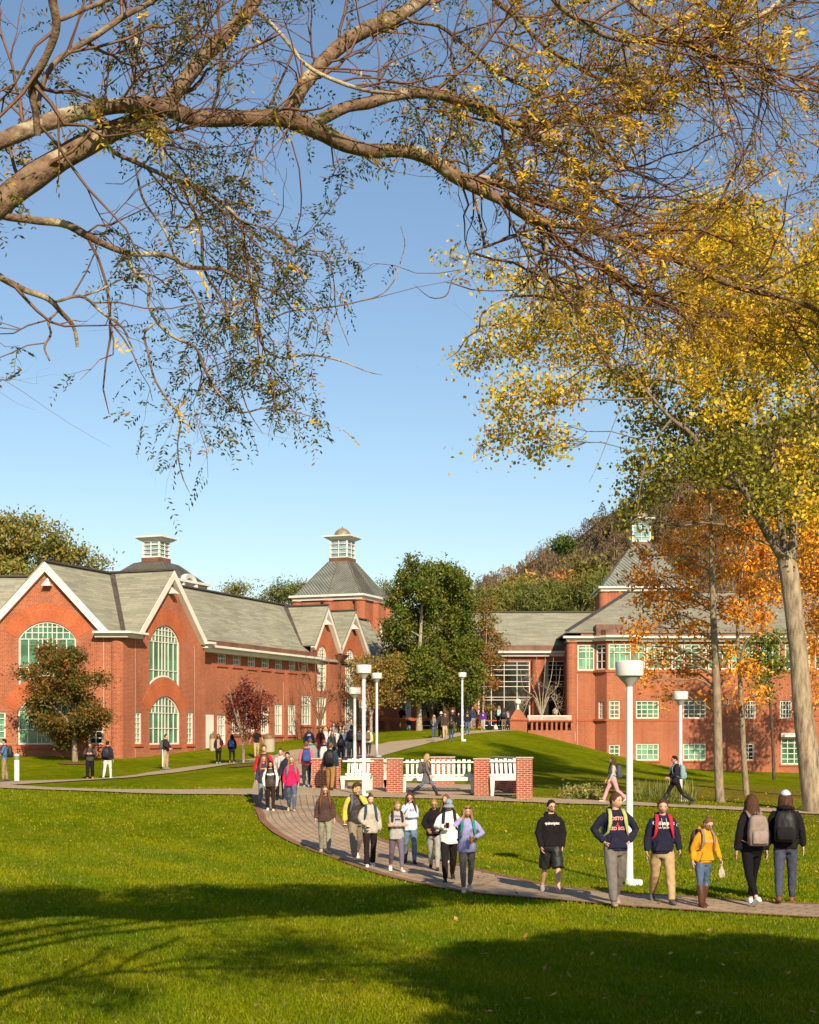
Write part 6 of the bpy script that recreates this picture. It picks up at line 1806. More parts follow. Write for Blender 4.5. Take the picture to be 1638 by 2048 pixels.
R = np.random.RandomState(88)
nl = 700
d = 12 + 70 * R.rand(nl) ** 1.3; pxx = R.uniform(-40, 1700, nl)
w_ = np.where(pxx > 850, 1.0, .38); k_ = R.rand(nl) < w_
X = ((pxx - CXP) / FPX * d)[k_]; Y = d[k_]
X = np.concatenate([X, R.normal(15, 6, 900), R.uniform(1, 16, 800)]); Y = np.concatenate([Y, R.normal(58, 9, 900), R.uniform(24, 52, 800)])
Z = gz(X, Y) + .045
m = len(X); a = unit(np.stack([R.normal(size=m), R.normal(size=m), R.normal(0, .25, m)], 1)); b = unit(np.cross(a, np.stack([R.normal(0, .3, m), R.normal(0, .3, m), np.ones(m)], 1)))
col = pal([(.24,.10,.025), (.20,.095,.03), (.30,.17,.05), (.16,.07,.025), (.30,.19,.03)], m, R)
fl = np_mesh('fallen_leaves', leaf_quads(np.stack([X, Y, Z], 1), a, b, R.uniform(.05, .13, m), R.uniform(.035, .08, m)), 4, LEAF, None, np.repeat(col, 4, 0))
tag(fl, 'orange and tan fallen leaves lying on the lawn', 'leaves', kind='stuff')
# bark mulch rings under the two small trees
for q_, r_ in (((150, 1527), .95), ((487, 1533), .8)):
    c = hit(*q_); mb = MB(); n_ = 24
    pts = [(c.x + math.cos(i * 2 * math.pi / n_) * r_ * (1 + .08 * math.sin(i * 2.3)), c.y + math.sin(i * 2 * math.pi / n_) * r_) for i in range(n_)]
    mb.add([(x_, y_, float(gz(x_, y_)) + .03) for x_, y_ in pts] + [(c.x, c.y, c.z + .08)], [(i, (i + 1) % n_, n_) for i in range(n_)])
    tag(mb.build('mulch', M('mulch', (.17, .085, .04), .95, .1, .4, 20, .6)), kind='structure')

# near lawn: grass blades
R = np.random.RandomState(99)
_a, _b = world_line(outer, 200), world_line(inner_, 200)
PATHS = [np.concatenate([_a * .975 + _b * .025, (_b * .975 + _a * .025)[::-1]])]
def lawn_blades(n, d0, d1, h, w, pw=1.0):
    u = R.rand(n); d = np.sqrt(d0 ** 2 + (d1 ** 2 - d0 ** 2) * u ** pw); px = R.uniform(-60, 1700, n)
    X = (px - CXP) / FPX * d; Y = d
    k = ~in_poly(X, Y, PATHS[0]); X, Y = X[k], Y[k]; m = len(X)
    Z = gz(X, Y) - .012
    patch = np.sin(X * 1.3 + np.sin(Y * .7)) * np.sin(Y * 1.1 + np.sin(X * .9)) + .6 * np.sin(X * 3.1 + Y * 1.7) + R.normal(0, .6, m)
    a = unit(np.stack([R.normal(0, .45, m), R.normal(0, .45, m), np.ones(m)], 1)); b = perp(a, R)
    H = h * R.uniform(.6, 1.3, m); W = w * R.uniform(.7, 1.3, m)
    c = np.stack([X, Y, Z], 1)
    tipo = c + a * H[:, None]; 
    V = np.stack([c - b * W[:, None] * .5, c + b * W[:, None] * .5, tipo], 1).reshape(-1, 3)
    base_c = np.array([.096, .116, .0025]) + np.clip(patch, -1.5, 1.5)[:, None] * np.array([.026, .014, .001])
    dry = R.rand(m) < .05; base_c[dry] = (.22, .17, .05)
    col = np.clip(base_c * R.uniform(.7, 1.35, (m, 1)), .004, 1)
    return V, np.repeat(col, 3, 0)
BL = [lawn_blades(150000, 13.5, 24, .055, .011), lawn_blades(150000, 24, 38, .055, .018), lawn_blades(60000, 38, 56, .055, .03)]
gr = np_mesh('grass', np.concatenate([b_[0] for b_ in BL]), 3, leaf_mat('grass_blade', .25, .9, .0, 1.75), None, np.concatenate([b_[1] for b_ in BL]))
tag(gr, 'short green lawn grass in the foreground', 'grass', kind='stuff')
# ================================================================ people
def skin_mat():
    t = NT('skin')
    at = t.node('ShaderNodeAttribute', attribute_name='tint')
    n = t.ramp(t.noise(30, 3), [(0.3, (0.92, 0.90, 0.90)), (0.7, (1.06, 1.05, 1.05))])
    t.set(t.mix(1.0, at.outputs['Color'], n, 'MULTIPLY'), 0.5, 0.35)
    t.b.inputs['Subsurface Weight'].default_value = 0.06
    t.b.inputs['Subsurface Radius'].default_value = (0.02, 0.008, 0.004)
    return t.m
SKIN = skin_mat()
def hair_mat(c):
    key = 'hair_%.3f_%.3f' % (c[0], c[1])
    if key in MATS: return MATS[key]
    t = NT('hair')
    mp = t.node('ShaderNodeMapping'); mp.inputs['Scale'].default_value = (1, 1, 0.12); t.link(t.obj(), mp.inputs[0])
    n = t.noise(70, 3, mp.outputs[0])
    t.set(t.ramp(n, [(0.3, sc(c, .55)), (0.7, sc(c, 1.5))]), 0.6, 0.12)
    t.bump(n, 0.5, 0.02)
    MATS[key] = t.m
    return t.m
SK = dict(light=(.56, .33, .23), fair=(.62, .38, .28), tan=(.42, .235, .14), olive=(.48, .28, .17), dark=(.20, .105, .06))
HC = dict(brown=(.075, .035, .018), dark=(.022, .012, .008), black=(.010, .007, .006), auburn=(.165, .062, .026), red=(.28, .075, .025), blond=(.42, .25, .10), dblond=(.27, .15, .06), lbrown=(.15, .075, .035), grey=(.3, .28, .26))

PEND = []           # (temp object, final name, material, parent, post function)
class Rings(MB):
    """closed lofts collected for one garment or body"""
    def torso(s, rings, yoff=0.0, n=22, p=2.4):
        vs = []; k = len(rings)
        for z, w, dp, yo in rings:
            for j in range(n):
                a = 2 * math.pi * j / n; c, q = math.cos(a), math.sin(a)
                vs.append((w * math.copysign(abs(c) ** (2 / p), c), yo + yoff + dp * math.copysign(abs(q) ** (2 / p), q), z))
        fs = [(i * n + j, i * n + (j + 1) % n, (i + 1) * n + (j + 1) % n, (i + 1) * n + j) for i in range(k - 1) for j in range(n)]
        fs.append(tuple(reversed(range(n)))); fs.append(tuple(range((k - 1) * n, k * n)))
        s.add(vs, fs)

def head_dir(n1, n2):
    th = np.linspace(0, math.pi, n2); az = np.linspace(0, 2 * math.pi, n1, endpoint=False)
    A, T = np.meshgrid(az, th)
    return A, T
def head_point(A, T, fem):
    """A azimuth from the front (-y), T polar from the top; head centre at eye level"""
    x = np.sin(A) * np.sin(T); y = -np.cos(A) * np.sin(T); z = np.cos(T)
    front = np.clip(-y, 0, 1)
    low = np.clip(-z, 0, 1)
    X = x * .077 * (1 - .30 * low ** 1.3) * (1 - (.05 if fem else 0) * low)
    Y = y * np.where(y < 0, .093, .104) * (1 - .10 * low * (y > 0) * 1.0)
    Z = z * np.where(z > 0, .118, .122)
    g = lambda cx, cz, s: np.exp(-(((X - cx) ** 2 + (Z - cz) ** 2) / (2 * s * s))) * (y < -.15)
    Y -= g(0, -.028, .0125) * .020 + g(0, -.012, .010) * .010 + g(0, -.040, .011) * .008      # nose
    Y += (g(.032, .002, .013) + g(-.032, .002, .013)) * .010                                       # eye sockets
    Y -= g(0, -.068, .014) * .007 + g(0, -.105, .018) * .008 + (g(.03, .022, .014) + g(-.03, .022, .014)) * .004 + (g(.043, -.03, .018) + g(-.043, -.03, .018)) * .004
    Y += np.clip(low - .5, 0, 1) * .03 * (y < 0)
    return X, Y, Z
def grid_faces(n1, n2):
    return [(i * n1 + j, (i + 1) * n1 + j, (i + 1) * n1 + (j + 1) % n1, i * n1 + (j + 1) % n1) for i in range(n2 - 1) for j in range(n1)]

def ik(S, T, a, b, hint):
    S, T, hint = Vector(S), Vector(T), Vector(hint)
    d = T - S; L = min(d.length, (a + b) * .985); d.normalize(); T = S + d * L
    x = (a * a - b * b + L * L) / (2 * L); h = math.sqrt(max(0, a * a - x * x))
    q = hint - d * hint.dot(d); q.normalize()
    return S + d * x + q * h, T

# wrist targets in body space for a person of 1.75 m facing -y; side +1 is screen right when facing the viewer
ARM = dict(down=((.27, -.02, .86), (.3, .6, 0)), fwd=((.25, -.17, .90), (.3, .7, 0)), back=((.27, .13, .89), (.3, .6, 0)), pocket=((.205, -.05, .90), (.9, .7, 0)),
           phone=((.11, -.27, 1.20), (.6, .2, -.6)), low=((.14, -.24, 1.03), (.7, .5, -.2)), ear=((.12, -.08, 1.50), (.7, -.3, -.8)), face=((.05, -.15, 1.47), (.7, -.2, -.8)),
           cup=((.12, -.25, 1.13), (.8, .3, -.2)), cross=((-.10, -.20, 1.17), (.6, -.1, -.6)), strap=((.13, -.16, 1.28), (.8, .1, -.6)), out=((.40, -.04, .95), (.4, .6, 0)), hold=((.30, -.16, .92), (.4, .6, 0)), hip=((.19, -.06, 1.0), (1, .5, 0)), lap=((.12, -.28, .78), (.5, .4, 0)))

def person(px, py, top, yaw=0, sex='m', hair=('short', 'brown'), skin='light', shirt=('hoodie', (.02, .018, .03)), pants=('slim', (.02, .02, .025)), shoe=(.5, .48, .45), arms=('down', 'down'), step=.35, look=(0, 0), lean=0.0, label='', over=None, extra=(), text=(), pack=None, hgt=None, detail=1, stance=None, seated=False, dx=0, tall=None, hood=None, group=None, d=None):
    """px,py: pixel between the feet; top: pixel row of the crown"""
    fem = sex == 'f'
    g = hit(px, py) if d is None else Vector(((px - CXP) / FPX * d, d, CZ + (HYP - py) / FPX * d))
    s = g.y / FPX
    H = (py - top) * s
    k = H / (1.75 + .01) / (1 - .12 * abs(lean))
    near = g.y < 48
    rz = math.radians(yaw)
    root = thing('person', label, 'person', g, rz, group, local=True)
    sw, hw = (.176, .160) if not fem else (.150, .165)
    R = np.random.RandomState(int(px * 7 + py))
    # ---- legs
    a = step * (1.25 if near else 1.0) if step < .6 else step
    st = 1 if R.rand() < .5 else -1
    if stance: st = stance
    legs = []
    for sd in (1, -1):
        f = a * (1 if sd == st else -1)
        hip = Vector((sd * .088, 0, .93))
        if seated: fl, kn = 1.45, 1.45
        elif f > 0: fl, kn = f * .75, f * .12 + .04
        else: fl, kn = f * .55, -f * .75 + .04
        knee = hip + .44 * Vector((sd * .02, -math.sin(fl), -math.cos(fl)))
        ank = knee + .41 * Vector((-sd * .01, -math.sin(fl - kn), -math.cos(fl - kn)))
        pitch = 0 if f > 0 else min(.75, -f * .9)
        if f > 0: pitch = -f * .35
        legs.append((sd, hip, knee, ank, pitch))
    drop = min(l[3].z - .085 - (.05 * max(0, math.sin(l[4])) if l[4] > 0 else 0) for l in legs)
    if seated: drop = 0
    def T(p):
        """lean and ground the pose, scale to size"""
        p = Vector(p); p = Vector((p.x, p.y, p.z - drop * (1 if not seated else 0)))
        w = max(0, min(1, (p.z - .80) / .35))
        if lean and w > 0:
            c0 = Vector((0, 0, .92)); q = p - c0; an = lean * w
            p = c0 + Vector((q.x, q.y * math.cos(an) - q.z * math.sin(an), q.y * math.sin(an) + q.z * math.cos(an)))
        return p * k
    def TA(mb): mb.v = [tuple(T(p)) for p in mb.v]; return mb
    # ---- arms
    arms_ = []
    for sd, pose in ((-1, arms[0]), (1, arms[1])):
        if pose is None: continue
        (tx, ty, tz), hint = ARM[pose]
        S = Vector((sd * sw, .0, 1.42))
        if pose in ('down', 'fwd', 'back', 'out', 'hold') and fem: tx -= .02
        E, W = ik(S, (sd * tx, ty, tz), .285, .255, (sd * hint[0], hint[1], hint[2]))
        arms_.append((sd, pose, S, E, W))
    # ---- body: one continuous skin surface
    col = SK[skin]
    b = Rings()
    wst = .118 if fem else .135
    b.torso([(.84, .13, .085, 0), (.93, hw * .92, .105, 0), (1.05, wst + .01, .09, 0), (1.16, wst + .005, .092, 0), (1.28, .15, .105, 0), (1.38, sw * .9, .095, 0), (1.44, sw * .75, .075, .01), (1.475, .08, .06, .015)])
    b.tube([(0, .012, 1.44), (0, .008, 1.52), (0, .0, 1.60)], [.062 if not fem else .054, .056 if not fem else .048, .05], 14)
    for sd, hip, knee, ank, pt in legs: b.tube([hip + Vector((0, 0, .02)), hip.lerp(knee, .5), knee, knee.lerp(ank, .35), ank.lerp(knee, .12), ank + Vector((0, 0, -.03))], [.085, .072, .053, .055, .036, .036], 12)
    for sd, pose, S, E, W in arms_: b.tube([S + Vector((-sd * .03, 0, 0)), S.lerp(E, .3), E, E.lerp(W, .35), W, W + (W - E).normalized() * .02], [.05, .045, .037, .036, .026, .024], 10)
    TA(b)
    # head, hands and feet details are merged into the same mesh
    n1, n2 = (32, 26) if near else (20, 16)
    A, Th = head_dir(n1, n2)
    X, Y, Z = head_point(A, Th, fem)
    ly, lp_ = math.radians(look[0]), math.radians(look[1])
    Rh = Matrix.Rotation(ly, 3, 'Z') @ Matrix.Rotation(lp_, 3, 'X')
    HCn = Vector((0, -.012, 1.633))
    def HT(v): return T(HCn + Vector((0, 0, -.1)) + Rh @ (Vector(v) + Vector((0, 0, .1))))
    parts = []     # (verts, faces, colour)
    hv = [HT(p) for p in zip(X.ravel(), Y.ravel(), Z.ravel())]
    hc = np.tile(col, (len(hv), 1))
    xr, yr, zr_ = X.ravel(), Y.ravel(), Z.ravel()
    cheek = np.exp(-(((np.abs(xr) - .042) ** 2 + (zr_ + .03) ** 2) / (2 * .018 ** 2))) * (yr < 0)
    hc = hc * (1 + np.stack([cheek * .05, -cheek * .10, -cheek * .10], 1))
    if 'beard' in extra:
        bd = np.clip((-zr_ - .045) / .02, 0, 1) * (yr < .02) * .65; hc = hc * (1 - bd[:, None]) + np.array([.05, .03, .02]) * bd[:, None]
    parts.append((hv, grid_faces(n1, n2), hc))
    def blob(c, r, colr, n=8):
        mb = MB(); ps = [(math.sin(t_), -math.cos(t_)) for t_ in np.linspace(.01, math.pi - .01, 6)]
        vs = [HT((c[0] + r[0] * q * math.cos(2 * math.pi * j / n), c[1] + r[1] * q * math.sin(2 * math.pi * j / n), c[2] + r[2] * z)) for q, z in ps for j in range(n)]
        fs = [(i * n + j, i * n + (j + 1) % n, (i + 1) * n + (j + 1) % n, (i + 1) * n + j) for i in range(5) for j in range(n)]
        parts.append((vs, fs, np.tile(colr, (len(vs), 1))))
    for sx in (-1, 1):
        blob((sx * .032, -.0735, .002), (.0125, .008, .006), (.55, .52, .50)); blob((sx * .032, -.0795, .002), (.0072, .004, .006), (.03, .02, .015))
        blob((sx * .033, -.082, .021), (.021, .006, .0055), sc(HC.get(hair[1] if hair else 'dark', (.03, .02, .01)), .8))
        blob((sx * .078, .008, -.012), (.010, .018, .031), sc(col, .92))
    blob((0, -.0905, -.066), (.022, .007, .0065), (col[0] * .85, col[1] * .52, col[2] * .52))
    # hands
    for sd, pose, S, E, W in arms_:
        dr = (W - E).normalized()
        if pose == 'face': dr = (dr + Vector((-sd * .3, -.1, .4))).normalized()
        inn = Vector((-sd, 0, 0)); inn = (inn - dr * inn.dot(dr)).normalized()        # palm faces inwards
        if pose in ('phone', 'low', 'cup', 'cross', 'lap'): inn = Vector((-sd * .4, .9, .3)); inn = (inn - dr * inn.dot(dr)).normalized()
        acr = dr.cross(inn).normalized()
        mb = MB()
        mb.tube([W - dr * .02, W + dr * .02, W + dr * .055, W + dr * .095], [(.024, .020), (.036, .016), (.042, .015), (.038, .012)], 10, flat=acr)
        curl = .35 if pose in ('down', 'fwd', 'back', 'out') else (1.15 if pose in ('phone', 'low', 'cup', 'hold', 'strap') else .6)
        if pose == 'ear': curl = .2
        for i, (o, L) in enumerate(((-.030, .066), (-.011, .076), (.009, .071), (.028, .056))):
            p0 = W + dr * .088 + acr * o; a1 = curl * .5
            p1 = p0 + (dr * math.cos(a1) + inn * math.sin(a1)) * L * .45; a2 = curl * 1.3
            p2 = p1 + (dr * math.cos(a2) + inn * math.sin(a2)) * L * .32; a3 = curl * 1.9
            p3 = p2 + (dr * math.cos(a3) + inn * math.sin(a3)) * L * .25
            mb.tube([p0 - dr * .01, p1, p2, p3], [.0092, .0088, .008, .006], 6)
        th = -acr if (acr.y > 0) == True else acr
        if abs(acr.y) < .3: th = acr * (1 if acr.z > 0 else -1)
        p0 = W + dr * .03 + th * .03; p1 = p0 + (dr * .75 + th * .7 + inn * .25).normalized() * .035; p2 = p1 + (dr * .9 + th * .15 + inn * .5).normalized() * .032
        mb.tube([p0 - th * .015, p0, p1, p2], [.012, .0125, .0105, .008], 6)
        TA(mb); parts.append(([Vector(q) for q in mb.v], mb.f, np.tile(col, (len(mb.v), 1))))
    def body_post(co, faces, parts=parts, col=col):
        vs = [co]; fs = [faces]; cs = [np.tile(col, (len(co), 1))]; o = len(co)
        allf = [tuple(f) for f in faces]
        for v, f, c in parts:
            vs.append(np.array([tuple(q) for q in v])); cs.append(c); allf += [tuple(i + o for i in q) for q in f]; o += len(v)
        return np.concatenate(vs), allf, np.concatenate(cs)
    PEND.append((b, 'body', SKIN, root, body_post, .02 if near else .03, 3, 0))
    # ---- shirt
    kind, sc_ = shirt[0], shirt[1]
    fab = shirt[2] if len(shirt) > 2 else ('shiny' if kind == 'puffer' else 'knit')
    loose = dict(hoodie=.028, sweat=.024, tee=.018, fit=.010, jacket=.028, coat=.036, fleece=.036, cardigan=.026, puffer=.042)[kind]
    hem = dict(hoodie=.86, sweat=.86, tee=.88, fit=.90, jacket=.86, coat=.74, fleece=.82, cardigan=.60, puffer=.86)[kind]
    if shirt[0] == 'sweat' and fem: hem = .82
    t_ = Rings()
    hz_ = hem
    rg = [(hz_, hw + loose * .55, .115 + loose * .6, 0), (hz_ + .03, hw + loose * .75, .118 + loose * .75, 0)]
    if hz_ < .9: rg.append((.95, hw + loose * .8, .115 + loose * .85, 0))
    rg += [(1.06, wst + .025 + loose * 1.05, .10 + loose, 0), (1.17, wst + .025 + loose, .10 + loose, 0), (1.29, .155 + loose * .9, .115 + loose * .7 + (.015 if fem else 0), -.008 if fem else 0), (1.38, sw * .93 + loose * .7, .105 + loose * .5, 0), (1.435, sw * .82 + loose * .4, .085 + loose * .3, .008), (1.475, .10 + loose * .3, .07 + loose * .2, .012), (1.50, .072 + loose * .15, .06 + loose * .15, .014)]
    t_.torso(rg)
    short = kind == 'tee' and 'long' not in extra
    for sd, pose, S, E, W in arms_:
        sl = loose * .8
        if short: t_.tube([S + Vector((-sd * .04, 0, 0)), S.lerp(E, .3), S.lerp(E, .68), S.lerp(E, .72)], [.06, .06, .062, .058], 12)
        else:
            e2 = W + (W - E).normalized() * (-.005 if pose != 'pocket' else .03)
            t_.tube([S + Vector((-sd * .04, 0, 0)), S.lerp(E, .35), E, E.lerp(W, .4), E.lerp(W, .86), e2], [.054 + sl * .4, .050 + sl * .65, .043 + sl * .8, .040 + sl * .8, .034 + sl * .75, .030 + sl * .25], 12)
    TA(t_)
    PEND.append((t_, {'tee': 'shirt', 'fit': 'top', 'sweat': 'sweatshirt', 'hoodie': 'hoodie', 'jacket': 'jacket', 'coat': 'coat', 'fleece': 'fleece_pullover', 'cardigan': 'cardigan', 'puffer': 'jacket'}[kind], cloth(sc_, fab), root, None, .016 if near else .024, 4, .0045 if near else .003, text, k))
    # collar / hood
    def small(name, mb, mat_, smooth=True): 
        o = mb.build(name, mat_, root, smooth=smooth, uv=False); return o
    if kind == 'hoodie' and hood != 'up':
        m = MB(); pts = []; rr = []
        for i in range(13):
            an = math.radians(-152 + 304 * i / 12); bk = max(0, math.cos(an))
            pts.append((math.sin(an) * .098, .022 + math.cos(an) * .092 + .02 * bk, 1.475 + .025 * bk - .035 * (1 - (math.cos(an) + 1) / 2) ** 2)); rr.append((.028 + .035 * bk, .022 + .022 * bk))
        m.tube(pts, rr, 8); TA(m); small('hood', m, cloth(sc_, fab))
    if hood == 'up':
        A2, T2 = head_dir(24, 18); X2, Y2, Z2 = head_point(A2, T2, False)
        keep = ~((np.abs(np.where(A2 > math.pi, A2 - 2 * math.pi, A2)) < .95) & (Z2 < .075) & (Z2 > -.2)); off = np.where(keep, 1.26, .8)
        V2 = [HT((x * o_, y * o_ + .012, z * (o_ if z > -.05 else 1.3))) for x, y, z, o_ in zip(X2.ravel(), Y2.ravel(), Z2.ravel(), off.ravel())]
        m = MB(); m.add(V2, grid_faces(24, 18)); 
        small('hood', m, cloth(sc_, fab))
    if kind in ('jacket', 'fleece', 'coat', 'puffer') :
        m = MB(); pts = [(math.sin(an) * .088, .018 + math.cos(an) * .08, 1.49 - .02 * (1 - math.cos(an))) for an in np.linspace(-2.5, 2.5, 11)]; m.tube(pts, [(.018, .03)] * 11, 8); TA(m); small('collar', m, cloth(sc_ if kind != 'fleece' else (.75, .72, .66), fab))
    if 'strings' in extra:
        for sx in (-1, 1):
            m = MB(); m.tube([(sx * .035, -.10, 1.445), (sx * .04, -.155, 1.37), (sx * .028 + .01, -.165, 1.27)], .007, 5); TA(m); small('drawstring', m, M('drawstring', (.6, .56, .5)))
    if kind in ('hoodie',) and near and not over:
        m = MB(); m.hexa([(-.15, -.152, .92), (.15, -.152, .92), (.15, -.12, .92), (-.15, -.12, .92), (-.095, -.150, 1.09), (.095, -.150, 1.09), (.095, -.12, 1.09), (-.095, -.12, 1.09)]); TA(m); small('front_pocket', m, cloth(sc_, fab), False)
    # over-garment: vest, open jacket front
    if over:
        ok_, oc = over[0], over[1]
        v_ = Rings(); lo2 = loose + .016
        if ok_ == 'vest':
            z0 = .85
            v_.torso([(z0, hw + lo2 * .6, .118 + lo2 * .6, 0), (.95, hw + lo2 * .85, .12 + lo2 * .85, 0), (1.06, wst + .03 + lo2 * 1.05, .105 + lo2, 0), (1.17, wst + .03 + lo2, .105 + lo2, 0), (1.29, .155 + lo2 * .8, .12 + lo2 * .7, 0), (1.38, sw * .86 + lo2 * .4, .108 + lo2 * .55, 0), (1.44, sw * .70 + lo2 * .3, .09 + lo2 * .35, .008), (1.49, .085 + lo2 * .2, .072 + lo2 * .2, .012)])
            TA(v_); PEND.append((v_, 'vest', cloth(oc, over[2] if len(over) > 2 else 'shiny'), root, None, .016 if near else .024, 3, .004))
        if ok_ in ('panel',):     # lighter centre strip or inner shirt seen between open fronts
            w_ = over[2] if len(over) > 2 else .05
            zz = [1.43, 1.30, 1.17, 1.05, max(hem + .02, .9)]
            yy = [-(.098 + loose * .4), -(.122 + loose * .75), -(.104 + loose * 1.0), -(.102 + loose * 1.0), -(.118 + loose * .9)]
            m = MB(); vs = []
            for z, y in zip(zz, yy): vs += [(-w_, y - .004, z), (0, y - .014, z), (w_, y - .004, z)]
            m.add(vs, [(3 * i + j, 3 * i + 3 + j, 3 * i + 4 + j, 3 * i + 1 + j) for i in range(4) for j in range(2)]); TA(m); small('inner_shirt', m, cloth(oc, over[3] if len(over) > 3 else 'knit'))
    if 'scarf' in extra:
        m = MB(); sc2 = dict(extra_col).get(label, (.4, .39, .37)) if False else (over[1] if over and over[0] == 'scarf' else (.42, .40, .38))
        pts = [(math.sin(an) * .10, .012 + math.cos(an) * .092, 1.47 - .015 * (1 - math.cos(an))) for an in np.linspace(-3.3, 3.3, 15)]; m.tube(pts, [(.03, .04)] * 15, 8)
        m.tube([(-.03, -.12, 1.44), (-.05, -.165, 1.3), (-.05, -.165, 1.12), (-.05, -.15, .98)], [(.05, .02)] * 4, 8); m.tube([(.05, -.12, 1.44), (.06, -.165, 1.3), (.06, -.165, 1.1)], [(.05, .02)] * 3, 8)
        TA(m); small('scarf', m, cloth(sc2))
    # ---- trousers
    pk, pc = pants[0], pants[1]; pf = pants[2] if len(pants) > 2 else {'leggings': 'tight', 'jeans': 'denim'}.get(pk, 'knit')
    off = dict(leggings=.008, jeans=.014, slim=.016, chino=.022, sweats=.028, flare=.014, shorts=.040, wide=.034)[pk]
    q = Rings(); 
    q.torso([(.80, .10 + off, .08 + off, 0), (.86, hw * .93 + off, .10 + off, 0), (.93, hw * .96 + off * .8, .108 + off * .7, 0), (1.0, hw * .85 + off * .6, .10 + off * .5, 0), (1.04, wst + .02 + off * .5, .095 + off * .4, 0)])
    for sd, hip, knee, ank, pt in legs:
        if pk == 'shorts': q.tube([hip + Vector((0, 0, .03)), hip.lerp(knee, .5), hip.lerp(knee, .98), hip.lerp(knee, 1.04)], [.092 + off * .4, .082 + off * .9, .080 + off, .076 + off], 12)
        else:
            e = ank + (knee - ank).normalized() * (.0 if pk != 'leggings' else .04)
            wf = .030 if pk == 'flare' else 0
            tb = isinstance(shoe[0], str) and shoe[0] == 'tall'; of2 = .002 if tb else off
            q.tube([hip + Vector((0, 0, .03)), hip.lerp(knee, .5), knee, knee.lerp(ank, .35), knee.lerp(ank, .75), e], [.090 + off * .4, .076 + off, .055 + of2, .054 + of2, .042 + of2 + wf * .5, .038 + of2 * (.9 if pk != 'sweats' else .45) + wf], 12)
    TA(q); PEND.append((q, 'shorts' if pk == 'shorts' else ('leggings' if pk == 'leggings' else 'trousers'), cloth(pc, pf), root, None, .016 if near else .024, 3, .004 if pk not in ('leggings',) else .001))
    if 'ripped' in extra:
        for sd, hip, knee, ank, pt in legs:
            m = MB(); f_ = Vector((0, -1, 0)); c = knee + Vector((0, -.069, .01)); m.lathe((0, 0, 0), [(.001, 0), (.03, .0), (.001, .002)], 10)
            m.v = [tuple(c + Vector((x * 1.2, -z, y * .7))) for x, y, z in m.v]; TA(m); small('knee_rip', m, M('skin_patch', sc(col, .95)))
    # ---- shoes or boots
    shc = shoe if not isinstance(shoe[0], str) else shoe[1]; boot = shoe[0] if isinstance(shoe[0], str) else None
    for sd, hip, knee, ank, pt in legs:
        m = MB(); cp_, sp_ = math.cos(pt), math.sin(pt)
        def ft(x, y, z):
            # pitch about the ankle: heel lifts for a trailing foot
            yy = y; zz = z - .085
            return ank + Vector((x + sd * (-y) * .10, yy * cp_ + zz * -sp_, yy * sp_ + zz * cp_)) 
        sec = [(.085, .012, .028, .030), (.07, .04, .034, .040), (.02, .052, .038, .052), (-.05, .040, .043, .040), (-.11, .030, .046, .030), (-.155, .022, .040, .022), (-.18, .018, .022, .014)]
        vs = []; n_ = 12
        for y, zc_, w_, h_ in sec:
            for j in range(n_):
                an = 2 * math.pi * j / n_; c_, s_ = math.cos(an), math.sin(an)
                vs.append(ft(w_ * math.copysign(abs(c_) ** .75, c_), y, max(0.0, zc_ + h_ * math.copysign(abs(s_) ** .75, s_)) ))
        fs = [(i * n_ + j, i * n_ + (j + 1) % n_, (i + 1) * n_ + (j + 1) % n_, (i + 1) * n_ + j) for i in range(6) for j in range(n_)] + [tuple(reversed(range(n_))), tuple(range(6 * n_, 7 * n_))]
        m.add(vs, fs)
        if boot == 'tall': m.tube([ank + Vector((0, .01, -.04)), ank + (knee - ank) * .12, ank.lerp(knee, .45), ank.lerp(knee, .8), ank.lerp(knee, .84)], [.052, .052, .070, .074, .068], 12)
        elif boot == 'ankle': m.tube([ank + Vector((0, .01, -.04)), ank + (knee - ank) * .1, ank.lerp(knee, .26)], [.046, .044, .047], 12)
        TA(m); small('boot' if boot else 'shoe', m, M('leather_%.2f_%.2f' % shc[:2], shc, .5, .35, .12, 20) )
        if boot is None and near and sum(shc) < 1.2 and 'sole' not in extra:
            pass
    # ---- hair
    if hair:
        hs, hcn = hair; hcol = HC[hcn] if isinstance(hcn, str) else hcn; hm = hair_mat(hcol)
        n1, n2 = (28, 22) if near else (18, 14)
        A, Th = head_dir(n1, n2); X, Y, Z = head_point(A, Th, fem)
        az = np.abs(np.where(A > math.pi, A - 2 * math.pi, A))
        line = np.interp(az, [0, .5, .9, 1.25, 1.5, 1.75, 2.2, 3.15], [.068, .064, .045, .0, -.03, -.02, -.07, -.08] if hs != 'long' else [.075, .066, .03, -.04, -.09, -.09, -.10, -.10])
        mk = np.clip((Z - line) / .018, 0, 1)
        th_ = {'short': .010, 'buzz': .005, 'curly': .024, 'long': .014, 'bun': .006, 'pony': .006, 'bob': .018}[hs]
        th_ = th_ * (1 + (.35 * np.clip(Z / .1, 0, 1) if hs in ('short', 'curly') else 0)) + (R.normal(0, .0022, Z.shape) if near else 0)
        if any(isinstance(e, tuple) for e in extra): mk = mk * (Z < .05)
        rr = np.sqrt(X ** 2 + Y ** 2 + Z ** 2); fac = 1 + (-.008 + (.008 + th_) * mk) / rr
        m = MB(); m.add([HT(p) for p in zip((X * fac).ravel(), (Y * fac).ravel(), (Z * fac).ravel())], grid_faces(n1, n2))
